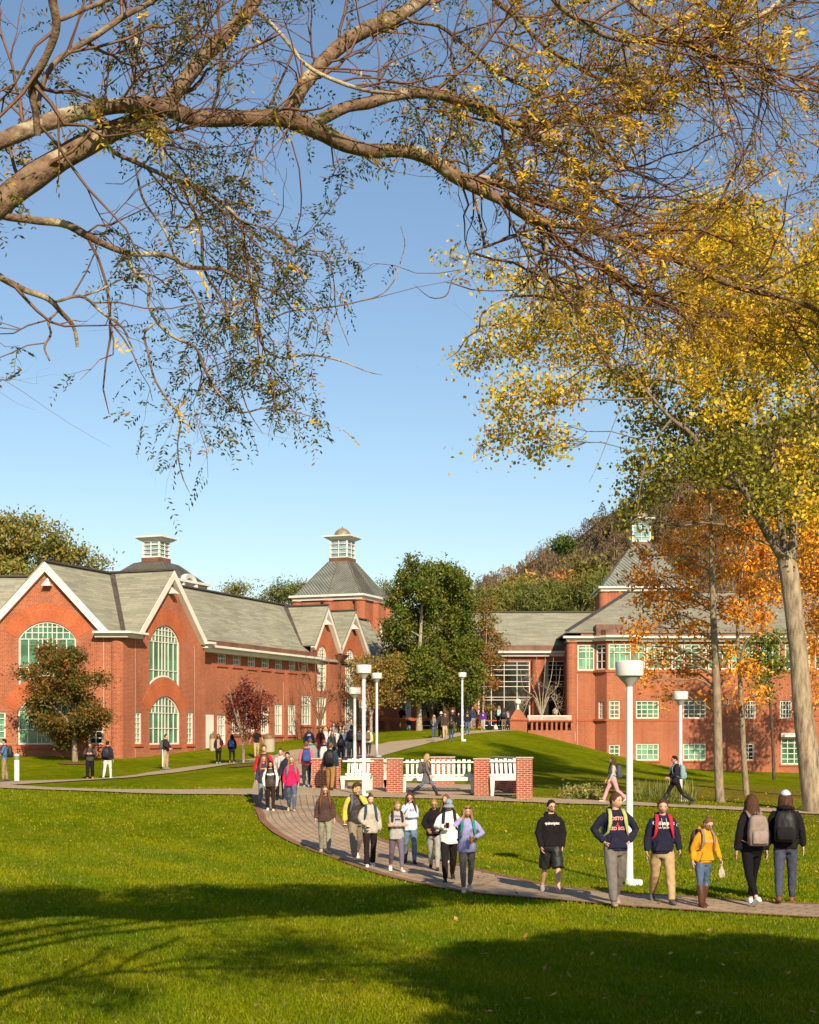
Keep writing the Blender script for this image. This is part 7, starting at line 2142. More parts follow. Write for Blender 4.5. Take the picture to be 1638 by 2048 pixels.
        if hs == 'long' or hs == 'bob':
            ln = .40 if hs == 'long' else .19
            ns = 22 if near else 12
            for i in range(ns):
                an = math.radians(62 + (360 - 124) * (i + .5) / ns); x0, y0 = math.sin(an) * .080, -math.cos(an) * .098
                L = ln * R.uniform(.8, 1.12); fr_ = abs(math.sin(an)) if math.cos(an) > -.2 else 0
                xo = math.sin(an) * (.10 + .045 * (L / .4)); yb = max(y0, .0) + .03 if math.cos(an) < .3 else y0 - .05
                pts = [HT((x0 * .7, y0 * .7, .075)), HT((x0 * 1.02, y0 * 1.0 + .004, .02)), HT((x0 * 1.08, y0 * 1.05 + .004, -.07))]
                # the loose length hangs straight down whatever the head does
                e0 = HCn + Vector((xo * .9, (y0 * 1.0 + .015) if y0 > -.02 else -.075 - .05 * abs(math.cos(an)), -.10 - L * .45)); e1 = HCn + Vector((xo * 1.05 + R.normal(0, .012), (max(y0, 0) * 1.15 + .075 if y0 > -.02 else -.135) + R.normal(0, .01), -.10 - L))
                pts += [T(e0), T(e1)]
                m.tube(pts, [.012 * k, .026 * k, .030 * k, .026 * k, .008 * k], 6)
        if hs == 'bun': m.v += []; m2 = MB(); m2.lathe((0, 0, 0), [(.042 * math.sin(t__), -.042 * math.cos(t__)) for t__ in np.linspace(.05, 3.09, 8)], 10); m.add([HT(Vector(p) + Vector((0, .055, .115))) for p in m2.v], m2.f)
        if hs == 'pony':
            p0 = Vector((0, .11, .06)); m.tube([HT(p0 + Vector((0, -.03, 0))), HT(p0 + Vector((0, .03, .01))), HT(p0 + Vector((.01, .07, -.06))), HT(p0 + Vector((.02, .07, -.16))), HT(p0 + Vector((.02, .06, -.24)))], [.022 * k, .028 * k, .034 * k, .028 * k, .008 * k], 8)
        small('hair', m, hm)
    cap_ = None
    cap = next((e for e in extra if isinstance(e, tuple) and e[0] in ('cap', 'backcap', 'beanie')), None)
    if cap:
        A, Th = head_dir(24, 16); X, Y, Z = head_point(A, Th, fem); lim = .038 if cap[0] != 'beanie' else .02
        f_ = np.where(Z > lim, 1.25, .9); az = np.abs(np.where(A > math.pi, A - 2 * math.pi, A))
        m = MB(); m.add([HT(p) for p in zip((X * f_).ravel(), (Y * f_).ravel(), (Z * np.where(Z > lim, 1.18, 1)).ravel())], grid_faces(24, 16))
        if cap[0] != 'beanie':
            sg = -1 if cap[0] == 'cap' else 1; vs = []
            for rr_, dz in ((.10, 0), (.175, -.03)):
                for j in range(9):
                    an = -1.0 + 2.0 * j / 8; vs.append((math.sin(an) * rr_ * .82, sg * (math.cos(an) * rr_), .045 + dz - .02 * an * an * (rr_ > .12)))
            vs += [(x, y, z - .008) for x, y, z in vs]
            m.add([HT(p) for p in vs], [(j, j + 1, 10 + j, 9 + j) for j in range(8)] + [(27 + j, 28 + j, 19 + j, 18 + j) for j in range(8)] + [(9 + j, 10 + j, 28 + j, 27 + j) for j in range(8)])
        small('cap' if cap[0] != 'beanie' else 'knit_cap', m, cloth(cap[1]))
        if len(cap) > 2:
            cu = txt_mesh(cap[2], .05); m = MB(); m.add([HT((x, -.093 * 1.26 - .004 + (y_ + .075 > .1) * .02, y_ + .062)) for x, y_, z in cu[0]], cu[1]); small('cap_badge', m, M('print_dark', (.02, .02, .03)), False)
    if 'glasses' in extra or 'sunglasses' in extra:
        m = MB(); up = .085 if 'sunglasses' in extra else 0.0; yb = -.092 if not up else -.072
        for sx in (-1, 1):
            ring = [HT((sx * .032 + .021 * math.cos(a_), yb - .012 + (.0 if not up else .01), .0 + up + .016 * math.sin(a_))) for a_ in np.linspace(0, 2 * math.pi, 13)]
            m.tube(ring, .0036 * k, 5)
            if up: m.add(ring[:12], [tuple(range(12))])
            m.tube([HT((sx * .053, yb - .008, up + .004)), HT((sx * .075, .0, up + .004))], .0032 * k, 5)
        m.tube([HT((-.011, yb - .014, up + .003)), HT((.011, yb - .014, up + .003))], .0032 * k, 5)
        small('glasses', m, M('spectacle_frame', (.02, .015, .012), .3, .5))
    # ---- backpack: a thing of its own
    if pack:
        pc_, plabel = pack[0], pack[1]; stc = pack[2] if len(pack) > 2 else sc(pc_, .8)
        w = dict(x=0, wd=.155, hh=.23, dp=.085)
        bk = thing('backpack' if 'bag' not in plabel.split()[:3] else 'shoulder_bag', plabel, 'backpack', g, rz, 'backpacks worn by the students', local=True)
        yo = .115 + loose + .085
        m = MB(); sec = [(.98, .13, .075), (1.0, .155, .09), (1.15, .16, .10), (1.32, .15, .09), (1.42, .12, .065), (1.45, .06, .03)]
        rg2 = Rings(); rg2.torso([(z, w_, d_, yo + .0) for z, w_, d_ in sec], 0, 20, 3.2); TA(rg2); bo = rg2.build('body', cloth(pc_, 'shiny' if sum(pc_) < .2 else 'knit'), bk, smooth=True, uv=False)
        rg2 = Rings(); rg2.torso([(1.01, .115, .03, yo + .085), (1.03, .125, .04, yo + .09), (1.18, .125, .04, yo + .09), (1.21, .11, .025, yo + .085)], 0, 16, 3.2); TA(rg2); rg2.build('front_pocket', cloth(sc(pc_, 1.12), 'knit'), bk, smooth=True, uv=False)
        m = MB(); m.tube([(-.03, yo - .06, 1.44), (-.02, yo - .05, 1.49), (.02, yo - .05, 1.49), (.03, yo - .06, 1.44)], .009, 6); TA(m); m.build('handle', cloth(stc), bk, smooth=True, uv=False)
        for sd in (-1, 1):
            yf = -(.112 + loose * .8)
            m = MB(); m.tube([(sd * .085, yo - .08, 1.40), (sd * .098, .055, 1.49 + loose * .3), (sd * .105, -.03, 1.495 + loose * .3), (sd * .115, yf + .01, 1.42), (sd * .125, yf - .026, 1.30), (sd * .15, yf + .0, 1.16), (sd * (wst + .055 + loose), .02, 1.06), (sd * .13, yo - .05, 1.02)], [(.010, .030)] * 5 + [(.007, .018)] * 3, 8, flat=Vector((0, 0, 1))); 
            TA(m); m.build('strap', cloth(stc), bk, smooth=True, uv=False)
    return dict(root=root, T=T, HT=HT, k=k, arms={('L' if a_[0] < 0 else 'R'): a_ for a_ in arms_}, g=g, rz=rz)

_tc = {}
def txt_mesh(s, size, bold=0.0):
    key = (s, size, bold)
    if key in _tc: return _tc[key]
    cu = bpy.data.curves.new('lettering', 'FONT'); cu.body = s; cu.size = size; cu.align_x = 'CENTER'; cu.resolution_u = 2; cu.offset = bold
    o = bpy.data.objects.new('lettering_tmp', cu); COL.objects.link(o)
    me = o.evaluated_get(bpy.context.evaluated_depsgraph_get()).to_mesh()
    r = ([tuple(v.co) for v in me.vertices], [tuple(p.vertices) for p in me.polygons])
    o.to_mesh_clear(); bpy.data.objects.remove(o); bpy.data.curves.remove(cu)
    _tc[key] = r
    return r

def held(name, label, cat, pr, side, build, grp=None):
    """a thing held in a hand: its own top-level object at the wearer's place"""
    sd, pose, S, E, W = pr['arms'][side]
    r = thing(name, label, cat, pr['g'], pr['rz'], grp, local=True)
    dr = (W - E).normalized(); c = W + dr * .085
    build(r, c, dr, pr['T'])
    return r
def phone(pr, side, label):
    def bld(r, c, dr, T):
        inn = Vector((0, .5, .6)).normalized(); ax = Vector((1, 0, 0))
        for nm_, mt, o0, o1, sx, sy in (('case', M('phone_case', (.55, .55, .55), .3, .5), -.005, .005, .037, .075), ('screen', M('phone_screen', (.02, .02, .025), .1, .6), .005, .0065, .033, .070)):
            up = Vector((0, -.55, .83)) if c.z > 1.05 else Vector((0, -.9, .3)); nr = ax.cross(up).normalized(); c2 = c + up * .02 + Vector((0, -.02, .0))
            m = MB(); m.hexa([T(c2 + ax * a_ * sx + up * b_ * sy + nr * o_) for o_ in (o0, o1) for a_, b_ in ((-1, -1), (1, -1), (1, 1), (-1, 1))]); m.build(nm_, mt, r, uv=False)
    return held('phone', label, 'phone', pr, side, bld, 'phones held by the students')

BLK = (.014, .011, .013); NAVY = (.018, .018, .04); CHAR = (.035, .03, .032); JEAN = (.075, .115, .19); KHAKI = (.42, .29, .16); WHT = (.74, .71, .66)
PP = {}
# ---------------- front group, right part of the path
PP['short'] = person(1102, 1786, 1597, 8, 'm', ('short', 'dark'), 'light', ('hoodie', BLK), ('shorts', (.012, .012, .012), 'shiny'), (.30, .26, .26), ('pocket', 'pocket'), .32, (12, 2), label='bearded man in glasses wearing a black hoodie and black shorts', extra=('beard', 'glasses'), text=[('quinnipiac', .070, 0, 1.285, (.75, .72, .66), .0022, 0)], stance=1)
PP['sox'] = person(1231, 1811, 1581, 8, 'm', ('short', 'brown'), 'light', ('hoodie', NAVY), ('sweats', (.16, .14, .125)), (.30, .22, .16), ('hip', 'hip'), .34, (42, 4), label='smiling man in a navy hoodie with lime straps and grey joggers', text=[('BOSTON', .072, 0, 1.315, (.72, .30, .27), .003, .035), ('RED SOX', .068, 0, 1.165, (.72, .30, .27), .003, 0), ('@sock', .05, .0, 1.245, (.60, .03, .04), 0, 0)], pack=((.20, .21, .17), 'grey backpack with lime green straps on the smiling man', (.36, .38, .13)), stance=-1)
PP['quin'] = person(1325, 1807, 1592, 2, 'm', ('short', 'brown'), 'light', ('hoodie', NAVY), ('chino', KHAKI), (.10, .085, .08), ('down', 'fwd'), .42, (-4, 6), label='man in a navy hoodie with red straps and khaki trousers', extra=('strings',), text=[('Quinnipiac', .082, 0, 1.295, (.75, .72, .66), .003, 0), ('UNIVERSITY', .036, .01, 1.235, (.75, .72, .66), .001, 0), ('Q', .06, .235, 1.27, (.75, .72, .66), .001, 0)], pack=((.06, .02, .025), 'dark backpack with red straps on the man in khaki', (.50, .025, .05)), stance=1)
PP['gold'] = person(1406, 1815, 1634, 22, 'f', ('bun', 'lbrown'), 'fair', ('hoodie', (.62, .27, .018)), ('jeans', JEAN), ('tall', (.085, .035, .018)), ('down', 'hold'), .14, (10, 22), .17, label='girl in a golden yellow hoodie and tall brown boots looking down', extra=('glasses',), text=[('QUINNIPIAC', .045, 0, 1.26, (.62, .36, .22), .002, .02)], pack=((.05, .045, .045), 'dark backpack with grey and coral straps on the girl in yellow', (.24, .17, .13)))
def bag_(r, c, dr, T):
    m = MB(); c = c + Vector((0, 0, -.02)); rs = [(.012, 0), (.02, -.05), (.055, -.12), (.075, -.2), (.06, -.25), (.01, -.265)]
    n_ = 12; vs = [T(c + Vector((math.cos(2 * math.pi * j / n_) * q * (1 + .15 * math.sin(j * 2.1 + z * 30)) * 1.0, math.sin(2 * math.pi * j / n_) * q * .7, z))) for q, z in rs for j in range(n_)]
    m.add(vs, [(i * n_ + j, i * n_ + (j + 1) % n_, (i + 1) * n_ + (j + 1) % n_, (i + 1) * n_ + j) for i in range(5) for j in range(n_)])
    m.build('bag', M('crinkled_plastic', (.42, .34, .26), .25, .5, .35, 30, .6), r, smooth=False, uv=False)
    m = MB(); m.tube([T(c + Vector((0, 0, .02))), T(c + Vector((0, 0, -.03)))], .012, 6); m.build('knot', M('crinkled_plastic', (.42, .34, .26)), r, uv=False)
held('plastic_bag', 'crumpled clear plastic bag hanging from the hand of the girl in yellow', 'bag', PP['gold'], 'R', bag_)
PP['backw'] = person(1504, 1811, 1582, 190, 'f', ('long', 'brown'), 'light', ('jacket', BLK), ('leggings', (.009, .008, .009)), (.72, .72, .74), ('down', 'down'), .42, (0, 0), label='woman seen from behind with very long dark hair and white sneakers', pack=((.25, .19, .165), 'plain grey canvas backpack on the long-haired woman seen from behind'), stance=-1)
PP['backm'] = person(1571, 1806, 1578, 165, 'm', ('bob', 'brown'), 'light', ('hoodie', BLK), ('slim', (.06, .065, .10)), (.16, .06, .025), ('down', 'down'), .30, (0, 0), label='man seen from behind in a pale blue cap and slate trousers', extra=(('cap', (.50, .56, .70)),), pack=((.014, .013, .014), 'big black backpack on the man in the pale blue cap'))
# ---------------- front group, left part of the path
PP['cup'] = person(934, 1785, 1609, 6, 'f', ('long', 'dblond'), 'tan', ('sweat', (.30, .28, .52)), ('leggings', (.13, .11, .115), 'heather'), (.40, .37, .36), ('ear', 'cup'), .26, (6, 8), label='woman in a lavender top holding an orange paper cup', extra=('sunglasses',), text=[('@ring', .035, .075, 1.255, (.09, .08, .16), 0, 0)], pack=((.03, .03, .035), 'dark backpack with teal straps on the woman in lavender', (.03, .22, .20)))
def cup_(r, c, dr, T):
    c = c + Vector((-.02, -.03, -.02))
    def lz(prof, mt, nm_):
        m = MB(); m.lathe((0, 0, 0), prof, 16); m.v = [tuple(T(c + Vector(p))) for p in m.v]; m.build(nm_, mt, r, smooth=True, uv=False)
    lz([(.030, -.07), (.040, .06)], M('orange_paper', (.70, .30, .02), .6, .3, .08), 'cup'); lz([(.043, .06), (.043, .075), (.036, .082), (.034, .09)], WHITE, 'lid')
held('paper_cup', 'orange paper coffee cup with a white lid held by the woman in lavender', 'cup', PP['cup'], 'R', cup_)
PP['white'] = person(898, 1763, 1593, 2, 'f', ('pony', 'brown'), 'light', ('fleece', WHT), ('slim', (.018, .013, .013)), (.015, .014, .016), ('phone', 'down'), .40, (-6, 18), label='woman in a white sweatshirt and pale blue cap looking at her phone', extra=(('cap', (.22, .27, .31), 'L'),), pack=((.03, .025, .025), 'backpack with black straps on the woman in a white sweatshirt'))
phone(PP['white'], 'L', 'phone held up by the woman in a white sweatshirt and cap')
PP['blk'] = person(868, 1741, 1595, -4, 'f', ('short', 'dblond'), 'tan', ('hoodie', BLK), ('slim', (.30, .28, .27)), (.02, .02, .02), ('low', 'low'), .36, (8, 6), label='person with cropped fair hair and glasses in a black hoodie', extra=('glasses',))
phone(PP['blk'], 'R', 'phone in the hand of the cropped-haired person in black')
PP['hid'] = person(892, 1726, 1587, -14, 'f', ('long', 'lbrown'), 'light', ('sweat', BLK), ('slim', CHAR), (.6, .58, .55), ('down', 'down'), .3, (-20, 0), label='brown-haired woman in black mostly hidden behind the blue cap')
PP['ao'] = person(820, 1728, 1583, 6, 'f', ('long', 'brown'), 'light', ('sweat', (.50, .56, .68)), ('jeans', (.11, .16, .24)), ('ankle', (.012, .011, .012)), ('face', 'cross'), .2, (-10, 18), label='long-haired woman in a pale blue sweatshirt and ripped jeans', extra=('glasses', 'ripped'), text=[('AO', .085, .03, 1.29, (.20, .06, .24), .003, 0)])
PP['grey'] = person(793, 1744, 1598, 10, 'f', ('pony', 'dblond'), 'light', ('sweat', (.36, .335, .325)), ('leggings', (.145, .11, .155)), (.70, .67, .62), ('cross', 'cross'), .36, (14, 20), label='woman with crossed arms in a grey college sweatshirt and mauve leggings', text=[('SETON HALL', .058, 0, 1.33, (.05, .05, .09), .002, 0), ('@pill', .03, .0, 1.275, (.04, .04, .07), 0, 0)], pack=((.04, .03, .03), 'dark backpack on the woman with crossed arms'), stance=1)
PP['cream'] = person(740, 1734, 1587, 10, 'f', ('bun', 'brown'), 'fair', ('fleece', (.42, .38, .315)), ('flare', (.022, .014, .014)), (.72, .70, .66), ('low', 'down'), .22, (10, 12), label='woman in a cream half-zip fleece and black flared trousers', pack=((.05, .06, .10), 'backpack with navy straps on the woman in cream fleece', (.04, .055, .11)))
phone(PP['cream'], 'L', 'phone at the waist of the woman in cream fleece')
PP['yel'] = person(712, 1720, 1561, 14, 'm', ('curly', 'brown'), 'light', ('hoodie', (.60, .44, .075)), ('sweats', (.25, .185, .135)), (.60, .46, .42), ('down', 'face'), .42, (22, 14), label='man with a raised yellow hood under a dark quilted vest', over=('vest', (.03, .02, .02)), hood='up', pack=((.05, .05, .06), 'backpack with grey straps on the man in the yellow hood', (.10, .11, .14)), stance=-1)
phone(PP['yel'], 'L', 'phone hanging in the hand of the man in the yellow hood')
PP['brown'] = person(650, 1706, 1570, 4, 'f', ('long', 'auburn'), 'fair', ('sweat', (.08, .05, .04), 'stripe'), ('slim', (.26, .25, .18)), (.38, .32, .28), ('down', 'down'), .2, (4, 8), label='auburn-haired woman in a brown striped sweater and sage trousers', extra=('glasses',))
# ---------------- middle group
PP['mag'] = person(583, 1623, 1510, 2, 'f', ('long', 'dblond'), 'fair', ('sweat', (.55, .018, .095)), ('jeans', (.075, .10, .145)), (.48, .33, .20), ('down', 'fwd'), .36, (0, 4), label='long-haired woman in a bright magenta sweater and ripped jeans', extra=('glasses', 'ripped'), pack=((.06, .10, .09), 'backpack with teal and yellow straps on the woman in magenta', (.05, .24, .20)), stance=1)
PP['wj'] = person(541, 1622, 1521, 4, 'f', ('long', 'black'), 'olive', ('puffer', WHT, 'knit'), ('slim', (.03, .017, .015)), (.68, .65, .62), ('pocket', 'pocket'), .26, (0, 6), label='black-haired woman in a dark vest over white sleeves', over=('vest', (.045, .032, .026)))
PP['redh'] = person(527, 1613, 1510, 10, 'f', ('long', 'red'), 'fair', ('sweat', (.045, .04, .075)), ('jeans', (.20, .25, .30)), (.12, .17, .26), ('down', 'strap'), .26, (14, 0), label='red-haired woman with glasses in a dark blue sweatshirt', extra=('glasses',), text=[('QUINNIPIAC', .05, 0, 1.28, (.60, .32, .03), .003, .02)])
PP['vestm'] = person(528, 1604, 1489, 4, 'm', ('short', 'brown'), 'light', ('jacket', (.50, .02, .035)), ('slim', CHAR), (.1, .1, .1), ('down', 'down'), .26, (4, 4), label='man in a black vest over bright red sleeves', over=('vest', (.035, .022, .022)))
PP['scarf'] = person(561, 1600, 1496, 2, 'f', ('bun', 'brown'), 'fair', ('jacket', (.62, .52, .48)), ('slim', BLK), BLK, ('down', 'down'), .3, (2, 10), label='woman with hair tied back wearing a pale grey scarf', extra=('scarf',))
PP['navm'] = person(575, 1603, 1502, 8, 'm', ('short', 'dark'), 'light', ('hoodie', (.025, .025, .045)), ('jeans', (.05, .06, .09)), (.08, .12, .3), ('down', 'down'), .3, (-10, 22), label='man in a dark navy hoodie looking down behind the magenta sweater')
PP['coral'] = person(613, 1575, 1482, 184, 'm', ('short', 'lbrown'), 'light', ('hoodie', (.52, .13, .13)), ('slim', (.045, .042, .045)), (.3, .3, .32), ('down', 'down'), .24, (0, 0), label='man from behind in a faded coral hoodie', pack=((.045, .075, .24), 'bright blue backpack on the coral hoodie'))
PP['gcap'] = person(620, 1561, 1475, 182, 'm', ('short', 'lbrown'), 'light', ('hoodie', (.25, .25, .26)), ('sweats', (.36, .35, .35)), (.6, .6, .6), ('down', 'down'), .2, (0, 0), label='person in grey with a blue backward cap beyond the coral hoodie', extra=(('cap', (.03, .07, .28)),))
PP['camel'] = person(661, 1582, 1484, 172, 'm', ('short', 'lbrown'), 'light', ('jacket', (.022, .04, .065)), ('chino', (.30, .155, .05)), (.02, .015, .012), ('down', 'down'), .30, (0, 0), label='man from behind in a dark blue jacket and camel trousers', pack=((.016, .013, .012), 'black backpack on the man in camel trousers'), stance=1)
PP['hood'] = person(648, 1556, 1479, 176, 'm', ('short', 'auburn'), 'light', ('hoodie', (.025, .028, .06)), ('slim', (.3, .29, .28)), (.6, .6, .6), ('down', 'down'), .2, (0, 15), label='red-haired person with a white hood over a navy jacket', over=('vest', (.60, .58, .55), 'knit'))
# ---------------- bench walker and right path walkers
PP['card'] = person(853, 1593, 1502, 82, 'f', ('long', 'blond'), 'fair', ('cardigan', (.135, .12, .11), 'heather'), ('jeans', (.09, .14, .22)), ('tall', (.014, .012, .012)), ('fwd', 'fwd'), .74, (0, 8), label='fair-haired woman in a long grey cardigan striding past the benches', over=('panel', BLK, .05), pack=((.10, .09, .085), 'grey patterned backpack on the woman in the long cardigan'), stance=1)
phone(PP['card'], 'R', 'white phone in the hand of the woman passing the benches')
PP['pink'] = person(1226, 1605, 1510, -86, 'f', ('long', 'brown'), 'light', ('fit', (.42, .39, .36)), ('flare', (.66, .30, .33)), (.55, .42, .32), ('fwd', 'fwd'), .62, (0, 4), label='woman in bright pink trousers walking left behind the lamp post', pack=((.07, .075, .11), 'grey-blue backpack on the woman in pink trousers'), stance=-1)
PP['navyw'] = person(1351, 1612, 1505, -84, 'm', ('short', 'black'), 'light', ('sweat', (.022, .018, .032)), ('leggings', BLK), ('tall', (.012, .011, .012)), ('low', 'low'), .74, (0, 12), label='person in black striding left along the right path with a phone', extra=('glasses',), pack=((.22, .33, .36), 'pale blue backpack on the person striding left', (.22, .33, .36)), stance=-1)
# ---------------- left lawn
PP['bluesw'] = person(9, 1563, 1477, -80, 'm', ('short', 'dark'), 'light', ('sweat', (.07, .14, .27)), ('chino', (.27, .20, .12)), (.06, .035, .03), ('phone', 'phone'), .1, (0, 4), label='young man in a blue sweater at the left edge', pack=((.018, .016, .016), 'black backpack on the young man in a blue sweater'))
PP['dkh'] = person(180, 1558, 1483, 6, 'm', ('curly', 'brown'), 'light', ('hoodie', (.06, .05, .05)), ('wide', BLK), (.42, .19, .05), ('phone', 'phone'), .36, (0, 24), label='person in a charcoal hoodie and tan shoes reading a phone on the left lawn', pack=((.02, .02, .02), 'backpack with black straps on the charcoal hoodie'))
PP['whp'] = person(215, 1557, 1481, 172, 'm', ('short', 'dark'), 'light', ('jacket', (.025, .023, .045)), ('slim', (.66, .62, .55)), (.7, .68, .66), ('down', 'down'), .34, (0, 0), label='man from behind in white trousers on the left lawn', pack=((.02, .02, .022), 'black backpack above the white trousers'))
PP['stand'] = person(332, 1538, 1468, 78, 'm', ('short', 'brown'), 'light', ('sweat', (.035, .022, .025)), ('chino', (.40, .27, .16)), (.25, .24, .24), ('low', 'low'), .06, (0, 0), label='man in a dark sweater and khakis standing side-on before the arched window', pack=((.10, .09, .09), 'grey backpack on the man standing side-on'))
PP['coatg'] = person(437, 1527, 1467, 2, 'f', ('long', 'brown'), 'light', ('coat', (.03, .024, .022)), ('slim', BLK), (.25, .35, .32), ('down', 'low'), .24, (0, 14), label='girl in an open black coat over a red checked shirt', over=('panel', (.42, .07, .07), .07, 'plaid'))
PP['bluebg'] = person(464, 1527, 1468, 178, 'f', ('long', 'black'), 'tan', ('coat', (.012, .013, .03)), ('leggings', BLK), (.38, .22, .08), ('pocket', 'pocket'), .34, (0, 0), label='black-haired girl in a dark coat seen from behind', pack=((.015, .03, .14), 'dark blue bag on the back of the girl in a dark coat'))
PP['tee'] = person(513, 1516, 1456, 12, 'm', ('short', 'dark'), 'olive', ('tee', BLK), ('chino', (.40, .30, .17)), (.14, .08, .05), ('out', 'out'), .3, (0, 0), label='man in a black T-shirt with arms held away from his sides', extra=('glasses',))
# ---------------- crowd beyond the walls
CR = [  # px, py, top, yaw, sex, hair, skin, shirt, pants, label, pack, extra
 (618,1521,1454,4,'m',('buzz','black'),'dark',('hoodie',NAVY),('slim',CHAR),'tall dark-skinned man in a navy sweatshirt facing us at the left of the crowd',None,()),
 (641,1521,1454,12,'f',('long','brown'),'light',('cardigan',(.12,.015,.025)),('slim',(.3,.29,.28)),'woman in a maroon cardigan over black in the crowd',None,('panel',)),
 (651,1512,1453,0,'f',('long','blond'),'fair',('sweat',(.5,.46,.42)),('jeans',JEAN),'blond girl in a pale top at the back of the crowd',None,()),
 (661,1518,1453,4,'f',('long','dark'),'light',('jacket',WHT),('slim',BLK),'dark-haired woman in a white jacket in the middle of the crowd',None,()),
 (664,1525,1462,30,'f',('long','dblond'),'fair',('hoodie',(.16,.15,.15)),('slim',CHAR),'fair-haired woman in a grey hooded top low in the crowd',((.03,.028,.03),'dark backpack on the fair woman in the grey hooded top'),()),
 (667,1506,1445,10,'f',('long','brown'),'light',('sweat',(.25,.24,.23)),('slim',BLK),'woman in sunglasses standing tallest near the dark red shrub',None,('glasses',)),
 (671,1513,1457,-6,'m',('short','black'),'tan',('jacket',(.5,.47,.44)),('jeans',JEAN),'man in a pale jacket over a red shirt in the crowd',None,('redpanel',)),
 (680,1503,1445,150,'f',('curly','lbrown'),'light',('jacket',CHAR),('slim',BLK),'curly-haired person turned away before the dark red shrub',None,()),
 (681,1511,1452,-4,'f',('long','dark'),'light',('sweat',(.08,.11,.08)),('slim',BLK),'dark-haired woman with a green and white top in the crowd',None,()),
 (686,1514,1458,4,'m',('short','lbrown'),'light',('sweat',(.15,.2,.27)),('jeans',JEAN),'young man with sunglasses and a blue top in the crowd',None,('glasses',)),
 (692,1516,1458,10,'f',('short','brown'),'fair',('sweat',(.22,.27,.38)),('jeans',(.2,.26,.33)),'person in pale jeans and a blue top beside the navy hood',None,()),
 (695,1501,1440,178,'m',('short','lbrown'),'light',('hoodie',(.30,.29,.28)),('slim',CHAR),'person from behind in a light grey hoodie at the top of the crowd',((.16,.14,.14),'grey backpack on the light grey hoodie'),()),
 (682,1522,1468,182,'f',('long','black'),'light',('jacket',(.03,.02,.025)),('slim',BLK),'black-haired woman from behind in front of the crowd',((.02,.018,.018),'black backpack on the black-haired woman in the crowd'),()),
 (703,1518,1450,184,'m',('short','dark'),'light',('hoodie',(.022,.03,.075)),('sweats',(.10,.095,.09)),'tall person from behind in a navy hood and grey sweatpants',((.03,.022,.022),'dark brown backpack on the navy hood'),('hoodup',)),
 (719,1515,1455,180,'f',('short','brown'),'light',('jacket',(.04,.06,.06)),('leggings',(.13,.045,.06)),'person from behind in maroon leggings between two lamp posts',((.12,.11,.115),'grey backpack above the maroon leggings'),()),
 (737,1512,1454,172,'f',('bun','brown'),'tan',('fleece',(.66,.56,.38)),('leggings',(.035,.032,.032)),'woman in a cream top at the right end of the crowd',((.16,.10,.055),'tan shoulder bag of the woman in a cream top'),()),
 (868,1477,1429,4,'f',('long','dblond'),'fair',('jacket',(.04,.045,.06)),('jeans',(.06,.09,.14)),'woman in a sea-green scarf walking down from the terrace',None,('scarf',)),
 (882,1476,1423,6,'m',('short','brown'),'light',('jacket',CHAR),('wide',BLK),'person in a white cap and black trousers on the upper walk',None,(('cap',(.7,.68,.66)),)),
 (890,1477,1425,0,'m',('short','dark'),'light',('jacket',(.065,.04,.035)),('chino',(.46,.35,.22)),'man in a brown jacket and khakis on the upper walk',None,()),
 (902.5,1482,1434,180,'m',('short','brown'),'light',('jacket',(.10,.09,.025)),('jeans',(.045,.075,.11)),'person from behind in an olive jacket and slate beanie',((.014,.013,.014),'black backpack on the olive jacket'),(('beanie',(.05,.07,.10)),)),
 (905,1472,1420,4,'m',('short','brown'),'light',('sweat',BLK),('slim',CHAR),'person in a pale blue cap and black top on the upper walk',None,(('cap',(.4,.42,.5)),)),
 (917,1467,1425,6,'f',('long','dark'),'light',('sweat',BLK),('slim',BLK),'dark-haired person in all black left of the distant lamp post',None,()),
 (934.5,1469,1417,4,'m',('short','brown'),'fair',('sweat',NAVY),('jeans',(.065,.11,.17)),'man in a navy shirt with a gold letter beside the distant lamp post',None,(('cap',(.04,.025,.02)),'gold')),
 (945,1458,1413,10,'m',('short','brown'),'light',('jacket',(.03,.045,.08)),('jeans',(.17,.25,.34)),'man in a navy jacket and pale jeans before the left terrace pier',None,()),
 (966,1460.5,1418.5,-6,'m',('short','lbrown'),'fair',('sweat',(.10,.03,.22)),('sweats',(.40,.38,.36)),'person in a purple sweatshirt and grey sweatpants on the terrace walk',None,('wht',)),
 (998,1459,1411,176,'f',('long','dblond'),'light',('fit',BLK),('leggings',BLK),'fair-haired girl from behind, leftmost of the three by the globe lamp',((.30,.45,.45),'pale teal backpack on the fair-haired girl by the globe lamp'),()),
 (1007,1461,1415,182,'f',('long','brown'),'light',('jacket',CHAR),('slim',(.16,.14,.09)),'brown-haired girl from behind, middle of the three by the globe lamp',((.03,.025,.05),'dark purple backpack on the middle girl by the globe lamp'),()),
 (1015,1459,1418,176,'f',('bun','black'),'light',('jacket',(.04,.04,.045)),('slim',CHAR),'black-haired girl from behind, nearest to the right globe lamp',((.30,.25,.25),'dusty pink-grey backpack nearest to the right globe lamp'),()),
]
GOLD = []
